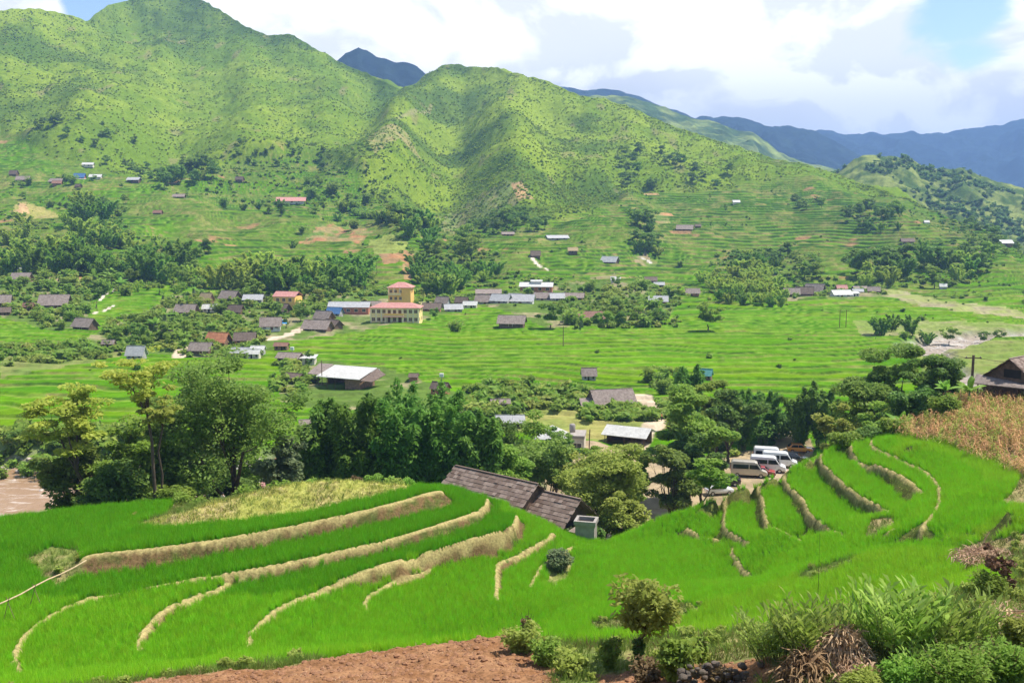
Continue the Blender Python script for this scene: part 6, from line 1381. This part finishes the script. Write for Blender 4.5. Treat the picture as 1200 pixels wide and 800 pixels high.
for i, (px, Y, yt, w_, s_) in enumerate(BB):
    b = base(px, Y); tree_obj('giant_bamboo', bamboo(620+i, hgt(px, yt, Y, b)*1.15, w_*.85, 30, 19000, .22, .05), 'bamboo', 'culm', b, 'giant bamboo clump behind the left knoll, %s from the left' % ORD[i], 'bamboo', 'giant bamboos behind the left knoll', crown='foliage', trunk='culms')
GT = [(590,122,478,4.2,'dark','dark tree right of the giant bamboos'), (618,128,480,4.6,'mid','leafy tree behind the long wooden house'), (640,118,505,4.0,'feather','round tree above the kitchen house'), (584,112,512,3.4,'mid','lower leafy tree right of the giant bamboos'), (672,118,528,3.2,'olive','pale tree between kitchen house and olive tree'), (652,140,500,2.6,'dark','dark tree left of the cream cafe house'), (745,128,528,3.0,'mid','tree at the yard right of the olive tree'), (700,140,522,2.6,'mid','bush like tree in front of the white shelter'), (612,104,555,2.6,'mid','low tree at the long house gable')]
for i, (px, Y, yt, cr, lf, lab) in enumerate(GT):
    b = base(px, Y); tree_obj('leafy_tree', broadleaf(640+i, hgt(px, yt, Y, b), cr, 9000, .24, .2, (0, 0), .2, 3, .19, .5), lf, 'bark', b, lab, 'tree')
b = base(708, 103); tree_obj('olive_tree', broadleaf(660, hgt(708, 519, 103, b), 5.6, 26000, .19, .28, (0, 0), .16, 4, .15, .45), 'olive', 'bark', b, 'wide olive green tree over dark shade beside the water tank', 'tree')
b = base(735, 98); tree_obj('leafy_tree', broadleaf(661, hgt(735, 575, 98, b), 2.4, 6000, .2, .16, (0, 0), .15, 3, .22, .5), 'olive', 'bark', b, 'small pale tree right under the olive green one', 'tree')
b = base(662, 93); tree_obj('bushy_tree', shrub(662, 3.0, 3.6, 5000, .2), 'grey', 'twig', b, 'grey green shrub behind the concrete water tank', 'bush', crown='foliage', trunk='stems')
b = base(690, 91.5); tree_obj('bushy_tree', shrub(663, 2.2, 4.6, 5000, .2), 'dark', 'twig', b, 'dark shrub in the shade right of the water tank', 'bush', crown='foliage', trunk='stems')
RT = [(808,140,452,5.4,'mid','broad tree left of the parking lot',16000), (820,137,500,4.0,'dark','dark tree leaning over the black car',11000), (852,163,455,4.6,'dark','tall dark tree in the middle of the lot grove',12000), (838,165,446,4.0,'mid','tree rising behind the lot grove',9000), (790,128,520,3.2,'feather','small tree at the sandy bank left of the lot',6000)]
for i, (px, Y, yt, cr, lf, lab, nl) in enumerate(RT):
    b = base(px, Y); tree_obj('leafy_tree', broadleaf(670+i, hgt(px, yt, Y, b), cr, nl, .30, .25, (0, 0), .18, 3, .18, .5), lf, 'bark', b, lab, 'tree')
RT2 = None
b = base(905, 178); tree_obj('leafy_tree', broadleaf(680, hgt(905, 470, 178, b), 6.0, 12000, .34, .3, (0, 0), .1, 3, .2, .6), 'dark', 'bark', b, 'dark tree directly behind the parked white vans', 'tree')
RB = [(868,172,444,6.5,'left of the twin bamboos above the vans'), (893,176,448,7,'right of the twin bamboos above the vans'), (796,186,418,2.6,'thin left bamboo plume behind the lot grove'), (811,188,413,3.2,'thick right bamboo plume behind the lot grove'), (935,170,447,7.5,'left bamboo of the pair right of the lot'), (960,168,432,7.8,'right bamboo of the pair right of the lot')]
for i, (px, Y, yt, w_, lab) in enumerate(RB):
    b = base(px, Y); tree_obj('giant_bamboo', bamboo(690+i, hgt(px, yt, Y, b)*1.05, w_*.85, 26, 12000, .30, .05), 'bamboo', 'culm', b, lab, 'bamboo', None, crown='foliage', trunk='culms')
RR = [(1050,128,403,6.6,'mid','big tree with pale leaves left of the thick pole',20000,'feather'), (1096,124,412,4.2,'dark','dark tree between big pale tree and thick pole',12000,'dark'), (1012,126,452,4.2,'mid','leafy tree at the left flank of the big pale tree',9000,'mid'), (1028,118,470,3.4,'mid','leafy tree above the banana plants',8000,'mid'), (1075,118,452,3.0,'mid','bushy tree at the corn edge',8000,'dark'), (985,120,470,3.0,'olive','yellowish shrub tree right of the bamboo pair',5000,'olive'), (1118,140,425,3.4,'mid','tree top behind the dark tree by the pole',7000,'mid')]
for i, (px, Y, yt, cr, _, lab, nl, lf) in enumerate(RR):
    b = base(px, Y); b.z = min(b.z, at_y(px, 520, Y)[2]+2); tree_obj('leafy_tree', broadleaf(700+i, hgt(px, yt, Y, b), cr, nl, .25, .24, (0, 0), .18, 3, .17, .5), lf, 'bark', b, lab, 'tree')
SH = [(960,101,'olive',2.2,5.0,'pale shrub bank at the rim below the bamboo pair'), (990,98,'mid',2.2,4.2,'shrub at the top rim of the right rice knoll'), (1020,99,'dark',2.6,4.0,'dark shrub above the top path of the right knoll'), (1046,97,'mid',2.2,3.2,'shrub between banana plants and corn'), (940,104,'olive',1.8,4.0,'grassy shrub at the rim left of the pale bank')]
for i, (px, Y, lf, h_, w_, lab) in enumerate(SH):
    x = uu(px, 520)*Y; b = Vector((x, Y, float(gz(x, Y))-.2)); tree_obj('shrub', shrub(720+i, h_, w_, 5000, .17, 9), lf, 'twig', b, lab, 'shrub', crown='foliage', trunk='stems')
def banana(px, py, Y, h_, label, seed):
    b = base(px, Y); b.z = at_y(px, py, Y)[2]; b.z = min(b.z, land_z(b.x, Y)); st, lf = banana_mesh(seed, h_, 9, .7); e = empty('banana_plant', b, 0, label, 'banana plant'); st.build('stem', M['culm'], e, True); lf.build('leaves', M['leaf_banana'], e)
banana(1042, 520, 103, 4.6, 'banana plant with a bright yellow leaf above the right knoll', 1); banana(1052, 520, 101, 4.0, 'banana plant at the corner of the dry corn', 2); banana(1130, 470, 108, 3.6, 'banana plant in front of the thick brown pole', 3); banana(735, 520, 150, 4.4, 'upright banana plant in front of the white shelter', 4); banana(1102, 450, 116, 3.6, 'banana plant under the dark tree by the pole', 5)
x = uu(1105, 480)*100; tree_obj('shrub', shrub(730, 3.4, 3.8, 8000, .17, 10), 'mid', 'twig', Vector((x, 100, float(gz(x, 100)))), 'round green bush standing in the dry corn', 'bush', crown='foliage', trunk='stems')
# bushes along the left knoll crest
for i, (px, Y, lf, h_, w_, lab) in enumerate([(378,85.5,'olive',.8,2.4,'yellowish tuft at the crest of the left knoll'), (402,86,'mid',.9,3.0,'low green bush on the left knoll crest'), (418,86,'red',1.4,1.8,'reddish dry shrub on the left knoll crest'), (436,86.5,'banana',1.5,2.4,'fresh light green shrub on the left knoll crest'), (462,87,'olive',1.1,2.6,'pale shrub near the right end of the crest'), (480,87.5,'banana',1.3,2.2,'light green shrub above the top rice strip'), (345,84.5,'olive',.7,2.2,'grass tuft left on the knoll crest'), (212,84,'mid',1.3,2.6,'small green bush at the left foot of the knoll crest')]):
    x = uu(px, 560)*Y; tree_obj('shrub', shrub(740+i, h_, w_, 1800, .12, 7), lf, 'twig', Vector((x, Y, float(gz(x, Y))-.1)), lab, 'shrub', crown='foliage', trunk='stems')
b = near_at(158, 607, 60, 90); tree_obj('shrub', shrub(750, .7, .7, 500, .09, 5), 'olive', 'twig', b, 'tiny bush in the left rice field', 'shrub', crown='foliage', trunk='stems')
b = near_at(655, 668, 60, 95); tree_obj('shrub', shrub(751, 2.0, 2.6, 4500, .13, 9), 'grey', 'dark_twig', b, 'brownish green shrub on the terrace end between the knolls', 'shrub', crown='foliage', trunk='stems')
b = near_at(870, 615, 60, 98) if False else near_at(950, 640, 60, 98)
# yellow green sapling in front of the lot
b = near_at(818, 601, 60, 100); b += Vector((.6, 3.0, -.5)); tree_obj('sapling', broadleaf(752, 5.2, 1.9, 1300, .26, .07, (1.2, 0), .35, 2, .25, .35), 'banana', 'twig', b, 'yellow green sapling at the rim in front of the black car', 'sapling')
for i, (px, Y, yt, cr, lf, lab) in enumerate([(205,126,520,4.0,'mid','tree behind the tall thin trunks by the river'), (245,128,500,4.4,'feather','tree seen under the left side of the great feathery tree'), (292,118,520,4.0,'mid','tree seen under the right side of the great feathery tree'), (180,112,545,2.6,'olive','low pale tree at the foot of the thin trunks'), (270,108,545,3.0,'dark','shaded tree right below the great feathery crown')]):
    b = base(px, Y); tree_obj('leafy_tree', broadleaf(860+i, hgt(px, yt, Y, b), cr, 9000, .24, .2, (0, 0), .08, 3, .21, .6), lf, 'bark', b, lab, 'tree')
# ---- trees and bushes close to the viewer
b = near_at(748, 778, 15, 60); k = b.y/FPX; tree_obj('young_tree', broadleaf(760, 112*k, 44*k, 4600, .115, .085, (.05, 0), .34, 3, .26, .9), 'olive', 'bark', b, 'young round headed tree with ivy covered trunk at the soil edge', 'tree')
mbv, LV = shrub(761, 42*k, 16*k, 900, .11, 6); tree_obj('trunk_ivy', (mbv, LV), 'dark', 'twig', b+Vector((0,-.05,0)), 'ivy and shoots round the foot of the young tree', 'ivy', crown='foliage', trunk='stems')
def bush_at(name, px, py, wpx, hpx, lf, label, n=1800, leaf=.12, seed=1, tw='twig', y0=12, y1=60):
    b = near_at(px, py, y0, y1); k = b.y/FPX; return tree_obj(name, shrub(seed, hpx*k, wpx*k, n, leaf, 9), lf, tw, b-Vector((0,0,.05)), label, 'bush', crown='foliage', trunk='stems')
bush_at('shrub', 714, 785, 36, 52, 'mid', 'small leafy shrub left of the young tree', 900, .10, 770); bush_at('shrub', 790, 795, 74, 62, 'mid', 'grey green shrub right of the young tree', 2600, .11, 771, 'dark_twig'); bush_at('shrub', 822, 782, 20, 56, 'mid', 'thin tall shoot right of the grey shrub', 260, .12, 772)
bush_at('shrub', 612, 765, 60, 44, 'olive', 'tangled shrub at the corner of the red soil', 2200, .09, 773, 'dark_twig'); bush_at('shrub', 640, 778, 56, 40, 'mid', 'leafy tangle right of the red soil corner', 1600, .09, 774, 'dark_twig'); bush_at('shrub', 668, 792, 60, 36, 'olive', 'brownish tangle at the lower soil corner', 1600, .09, 775, 'dark_twig'); bush_at('shrub', 617, 752, 20, 46, 'red', 'dry shoot rising from the tangle at the soil corner', 260, .09, 776, 'dark_twig')
bush_at('shrub', 760, 800, 60, 30, 'red', 'dry brown growth under the grey shrub', 1400, .08, 777, 'dark_twig'); bush_at('shrub', 842, 800, 60, 22, 'red', 'dry brown growth beside the stone wall', 1200, .08, 778, 'dark_twig')
def reedy(name, px, py, wpx, hpx, label, seed, n=40, mt='banana', tilt=0):
    """thick tuft of leafy shoots with long lance shaped leaves"""
    b = near_at(px, py, 10, 60); k = b.y/FPX; r = np.random.RandomState(seed); H = hpx*k*.76; Wd = wpx*k; st = MB(); Cs = []; Ds = []
    for i in range(n):
        a = r.rand()*6.283; d = r.rand()**.5; o = Wd*.30*d; l = Wd*.26*d+.1*H*r.rand(); hh = H*(.55+.45*r.rand()); P = [np.array([math.cos(a)*(o+l*t**1.6)+tilt*t*H, math.sin(a)*(o+l*t**1.6)*.7, hh*t]) for t in np.linspace(0, 1, 5)]
        st.tube(P, [.014, .012, .010, .008, .004], 4, cap=False)
        for j in range(9):
            t = .25+.75*j/8; q = t*4; i0 = min(3, int(q)); c = P[i0]*(1-(q-i0))+P[i0+1]*(q-i0); s = (-1)**j; ang = a+s*1.2+r.randn()*.3; up = .5+.7*t; dv = np.array([math.cos(ang)*.8, math.sin(ang)*.8, up]); dv /= np.linalg.norm(dv); Cs.append(c+dv*H*.12); Ds.append(dv)
    Cn = np.array(Cs); Ds = np.array(Ds); m_ = len(Cn); L = (H*.17*(.7+.6*r.rand(m_)))[:, None]; sd_ = np.cross(Ds, r.randn(m_, 3)); sd_ /= np.linalg.norm(sd_, axis=1)[:, None]; W2 = L*.15
    tip = Cn+Ds*L*.8; tip[:, 2] -= L[:, 0]*.35
    V = np.stack([Cn-Ds*L, Cn+sd_*W2, tip, Cn-sd_*W2], 1).reshape(-1, 3)
    e = empty(name, b, 0, label, 'plant'); st.build('stems', M['culm'], e); add_obj('leaves', np_mesh('leaves', V, quads(m_), M['leaf_'+mt]), e); return e
LEAFX = mat_leaf('foliage_lance', (.20,.36,.035), (.48,.60,.14), trans=.45, rough=.4, tint_scale=2, vary=.2, spec=.5); M['leaf_lance'] = LEAFX
reedy('lance_leaved_plant', 905, 775, 70, 75, 'lance leaved plant tuft nearest the stone wall', 781, 46, 'lance', -.2); reedy('lance_leaved_plant', 945, 770, 90, 92, 'dense lance leaved plant left of the dry straw heap', 782, 60, 'lance'); reedy('lance_leaved_plant', 1005, 752, 60, 78, 'lance leaved plant with pinkish tips behind the straw heap', 783, 40, 'lance'); reedy('lance_leaved_plant', 1050, 770, 110, 115, 'tallest lance leaved plant right of the straw heap', 784, 90, 'lance', .05); reedy('lance_leaved_plant', 1100, 768, 90, 100, 'pale lance leaved plant beside the tallest one', 785, 60, 'lance', .15); reedy('lance_leaved_plant', 1075, 800, 70, 60, 'short lance leaved plant at the lower edge', 786, 36, 'lance')
reedy('lance_leaved_plant', 1150, 752, 70, 62, 'lance leaved plant before the dry branch', 787, 30, 'lance')
def feathery(px, py, wpx, hpx, label, seed, lf='banana', n=4200):
    b = near_at(px, py, 8, 60); k = b.y/FPX; return tree_obj('ferny_bush', shrub(seed, hpx*k, wpx*k, n, .055, 16, .6, 2.6), lf, 'twig', b, label, 'bush', crown='foliage', trunk='stems')
feathery(1120, 815, 110, 62, 'soft ferny bush left of the lower right corner', 791); feathery(1180, 805, 90, 66, 'soft ferny bush in the lower right corner', 792); feathery(1060, 812, 80, 40, 'low ferny bush under the lance leaved plants', 793); feathery(1192, 760, 50, 50, 'ferny bush under the dry branch', 794, 'olive'); feathery(1010, 815, 60, 30, 'low ferny growth under the straw heap', 795, 'olive'); feathery(1160, 700, 60, 34, 'green bush at the edge of the pale rice', 796, 'mid')
# dry straw heap
def straw(name, px, py, wpx, hpx, label, seed, n=1500, ln=.5, mats=None):
    b = near_at(px, py, 10, 60); k = b.y/FPX; r = np.random.RandomState(seed); V = []; Fc = []
    for i in range(n):
        a = r.rand()*6.283; d = r.rand()**.6; c = np.array([math.cos(a)*d*wpx*k*.5, math.sin(a)*d*wpx*k*.4, (1-d*d)*hpx*k*r.rand()**.35]); an = r.rand()*6.283; dv = np.array([math.cos(an), math.sin(an), r.randn()*.5-.15]); l = ln*(.4+.8*r.rand()); q = np.cross(dv, r.randn(3)); q = q/np.linalg.norm(q)*.013*(1+1.8*r.rand()); m_ = c+dv*l*.5+np.array([0,0,.07]); e_ = c+dv*l; e_[2] -= .10; b0 = len(V)
        V += [c-q, c+q, m_-q, m_+q, e_-q*.3, e_+q*.3]; Fc += [(b0, b0+1, b0+3, b0+2), (b0+2, b0+3, b0+5, b0+4)]
    e = add_obj(name, np_mesh(name, np.array(V), np.array(Fc), mats or M['straw']), None, b); tag(e, label, 'straw'); return e
M['straw'] = mat_leaf('dead_leaf_straw', (.40,.25,.14), (.66,.48,.30), trans=.15, rough=.8, tint_scale=2, vary=.15); M['brown_straw'] = mat_leaf('brown_straw', (.16,.085,.05), (.36,.22,.12), trans=.1, rough=.8, tint_scale=2, vary=.15)
straw('straw_heap', 988, 774, 66, 40, 'upper heap of dry reddish stalks between the lance leaved plants', 801, 3000, .32); straw('straw_heap', 1010, 799, 60, 18, 'lower heap of dry stalks at the bottom edge', 802, 1400, .3); straw('straw_heap', 945, 798, 70, 34, 'small heap of brown stalks right of the stone wall', 803, 1100, .4, M['brown_straw'])
straw('dry_litter', 1160, 655, 90, 8, 'brown plant litter on the mound at the right', 804, 900, .5); straw('dry_litter', 1180, 735, 60, 16, 'dry stems lying under the dry branch', 805, 500, .6)
# fallen dry stems
mb = MB(); b = near_at(1170, 745, 10, 60); k = b.y/FPX
for i in range(7): r_ = random.Random(i); mb.tube([b+Vector((-32*k, r_.uniform(-.3,.3), .35+r_.random()*.25)), b+Vector((0, r_.uniform(-.2,.2), .5+r_.random()*.2)), b+Vector((40*k, r_.uniform(-.3,.3), .45+r_.random()*.3))], .018, 5)
tag(mb.build('fallen_stems', M['twig']), 'bundle of pale dry stems lying at the right edge', 'stems')
# dry branch with brown curled leaves
b = near_at(1190, 700, 15, 60); k = b.y/FPX; out = []; tips = []; limb(np.random.RandomState(9), np.zeros(3), np.array([-.25, 0, 1.0]), 34*k, .03, 2, out, tips, .5, (2, 4))
Cn = np.concatenate([clump(np.random.RandomState(40+i), t[0], .16, 22, .9)[0] for i, t in enumerate(tips)]); Cn = np.concatenate([Cn, np.array([p_ for pts, _ in out for p_ in pts])])
M['leaf_deadbrown'] = mat_leaf('foliage_dead_brown', (.085,.045,.03), (.20,.11,.06), trans=.1, rough=.8, vary=.1)
tree_obj('dry_branch', (tubes(out, 5), leaves(Cn, .13, np.random.RandomState(3), up=.1)), 'deadbrown', 'dark_twig', b, 'withered shrub with curled dark brown leaves at the right edge', 'shrub', crown='dead_leaves', trunk='stems')
# thin dry stalk in the rice
b = near_at(957, 725, 20, 70); k = b.y/FPX; mb = MB(); mb.tube([b, b+Vector((.02,0,50*k)), b+Vector((-.03,0,108*k))], [.018,.014,.006], 5); tag(mb.build('dry_stalk', M['dark_twig']), 'single thin dry stalk rising in front of the right terraces', 'stalk')
# stone wall at the bottom edge
e = empty('stone_wall', near_at(885, 792, 10, 50), 0, 'dry stone wall of dark stones under the lance leaved plants', 'wall'); V = []; r = random.Random(3); k = e.location.y/FPX
wallm = MB()
for i in range(120):
    me = rocks[i % 5]; s = r.uniform(.14, .30); o = Vector((r.uniform(-95, 80)*k, r.uniform(-.25, .25), r.uniform(-.5, .30))); mt_ = Matrix.Rotation(r.random()*6, 3, 'Z'); wallm.add([mt_ @ v.co*s+o for v in me.vertices], [tuple(p_.vertices) for p_ in me.polygons])
wallm.build('stonework', M['stone'], e)
# bamboo water pipe on trestles, far left
A_ = Vector(at_z(-30, 722, 15.9)); B_ = Vector(at_z(101, 657, 16.0)); e = empty('water_pipe', A_, 0, 'long bamboo water pipe on crossed sticks over the left rice', 'pipe'); d = B_-A_
mb = MB(); mb.tube([d*t/8+Vector((0,0,.05*math.sin(t*1.7))) for t in range(9)], .05, 7); mb.build('bamboo_tube', mat_simple('dry_bamboo', (.46,.34,.19), .6, .2, 3), e)
for t in (.27, .50):
    q = d*t; zg = float(gz(A_.x+q.x, A_.y+q.y))-A_.z
    for s in (-1, 1): mb = MB(); mb.tube([(q.x+s*.45, q.y, zg), (q.x-s*.12, q.y+.03*s, q.z+.18)], .022, 5); mb.build('support_stick', M['twig'], e)
# dry corn on the right slope
def cornplant(seed):
    r = np.random.RandomState(seed); V = []; Fc = []; h = 1.5+.5*r.rand()
    for s in range(2):
        b = len(V); a = s*1.57; V += [(-.014*math.cos(a), -.014*math.sin(a), 0), (.014*math.cos(a), .014*math.sin(a), 0), (.01*math.cos(a), .01*math.sin(a), h), (-.01*math.cos(a), -.01*math.sin(a), h)]; Fc.append((b, b+1, b+2, b+3))
    for k in range(12):
        a = r.rand()*6.28; z0 = h*(.15+.8*k/12); l = .45+.35*r.rand(); w_ = .035+.02*r.rand(); b = len(V)
        for t in (0, .35, .7, 1):
            x = math.cos(a)*l*t; y = math.sin(a)*l*t; z = z0+l*(.55*t-1.15*t*t); ww = w_*(1-.8*t*t); V += [(x-ww*math.sin(a), y+ww*math.cos(a), z), (x+ww*math.sin(a), y-ww*math.cos(a), z)]
        for q in range(3): Fc.append((b+2*q, b+2*q+1, b+2*q+3, b+2*q+2))
    return np.array(V), np.array(Fc)
M['corn'] = mat_leaf('dry_corn_leaf', (.50,.25,.11), (.72,.50,.25), trans=.3, rough=.75, tint_scale=1, vary=.22); M['corn_green'] = mat_leaf('green_corn_leaf', (.22,.30,.04), (.46,.46,.10), trans=.3, rough=.7, tint_scale=1, vary=.25)
cm = in_poly(GPX+fbm(GXm/2, GYm/2, 2, 99)*8, GPY+fbm(GXm/2, GYm/2, 2, 98)*3, [(1050,512),(1058,492),(1078,478),(1130,470),(1400,474),(1400,600),(1215,572),(1190,557),(1112,527)]) & (GYm > 78) & (GYm < 118) & (GXm > 35)
lay('corn_plants', cm, .52, [proto('corn', np_mesh('corn', *cornplant(i), M['corn'])) for i in range(4)], 'dry tan and russet corn covering the slope on the right', 'corn', .6, 1.0, prob=np.full(GZ.shape, .72), seed=21)
lay('corn_plants', cm, .62, [proto('corn', np_mesh('corn', *cornplant(9+i), M['corn_green'])) for i in range(3)], 'greenish corn plants mixed into the dry corn', 'corn', .6, 1.05, prob=np.where(fbm(GXm/5, GYm/5, 2, 197) > .0, .8, .25), seed=22)
# clods on the dug soil
def clods():
    X, Y, Z = scatter_pts((soilm | soil2) & (GYm > 22), .2, .45, np.full(GZ.shape, .7), 31); r = np.random.RandomState(2); m_ = mat_simple('red_clod', (.26,.13,.065), .95, .3, 6, .01); ms = []
    for i in range(4): me = rock_mesh(60+i, 1, 1); me.materials.append(m_); ms.append(proto('clod', me))
    stuff('soil_clods', np.stack([X, Y, Z], 1), .06+.24*r.rand(len(X))**3, r.rand(len(X))*6.28, ms, 'clods of freshly dug red earth', 'soil')
clods()
lay('soil_straw', (soilm | soil2) & (GYm > 22), .32, protos('straw_bit', M['straw'], [(4, .10, .12, 2.4, .012)]*3), 'bits of dry straw strewn over the red earth', 'straw', .6, 1.3, prob=np.where(gn2 > 0, .6, .2), seed=23)
em = (np.abs(np.where(soilm, 1, 0)-np.roll(np.where(soilm, 1, 0), 4, 0)) > 0) & (GYm > 25)
lay('rim_grass', em, .20, wildP, 'fringe of light grass along the edge of the red earth', 'grass', .5, 1.0, seed=24)
# leafy undergrowth of the slopes behind the rims
def near_under(name, mask, sp, lf, s0, s1, label, seed, prob=.6):
    P_ = [proto('under', one_mesh('under', shrub(800+i, 1, 1.5, 420, .15, 6), lf, 'twig')) for i in range(3)]; return lay(name, mask, sp, P_, label, 'undergrowth', s0, s1, prob=np.full(GZ.shape, prob), seed=seed)
bk = (GYm > 86) & ~ricem & ~sandy & ~cm & (GYm < 126)
near_under('undergrowth', bk & (GXm < 12), 2.0, 'mid', .8, 1.9, 'leafy undergrowth on the far side of the left knoll', 25); near_under('undergrowth', bk & (GXm > 24) & (GYm > 97), 2.0, 'mid', .8, 2.0, 'leafy undergrowth under the right hand trees', 26)
rg_ = rough_ & (GYm > 18) & (GYm < 70) & ~in_poly(GPX, GPY, [(640,560),(1190,560),(1190,640),(640,700)])
near_under('slope_weeds', rg_, 1.0, 'olive', .25, .6, 'low leafy weeds on the near slope', 28, .35)
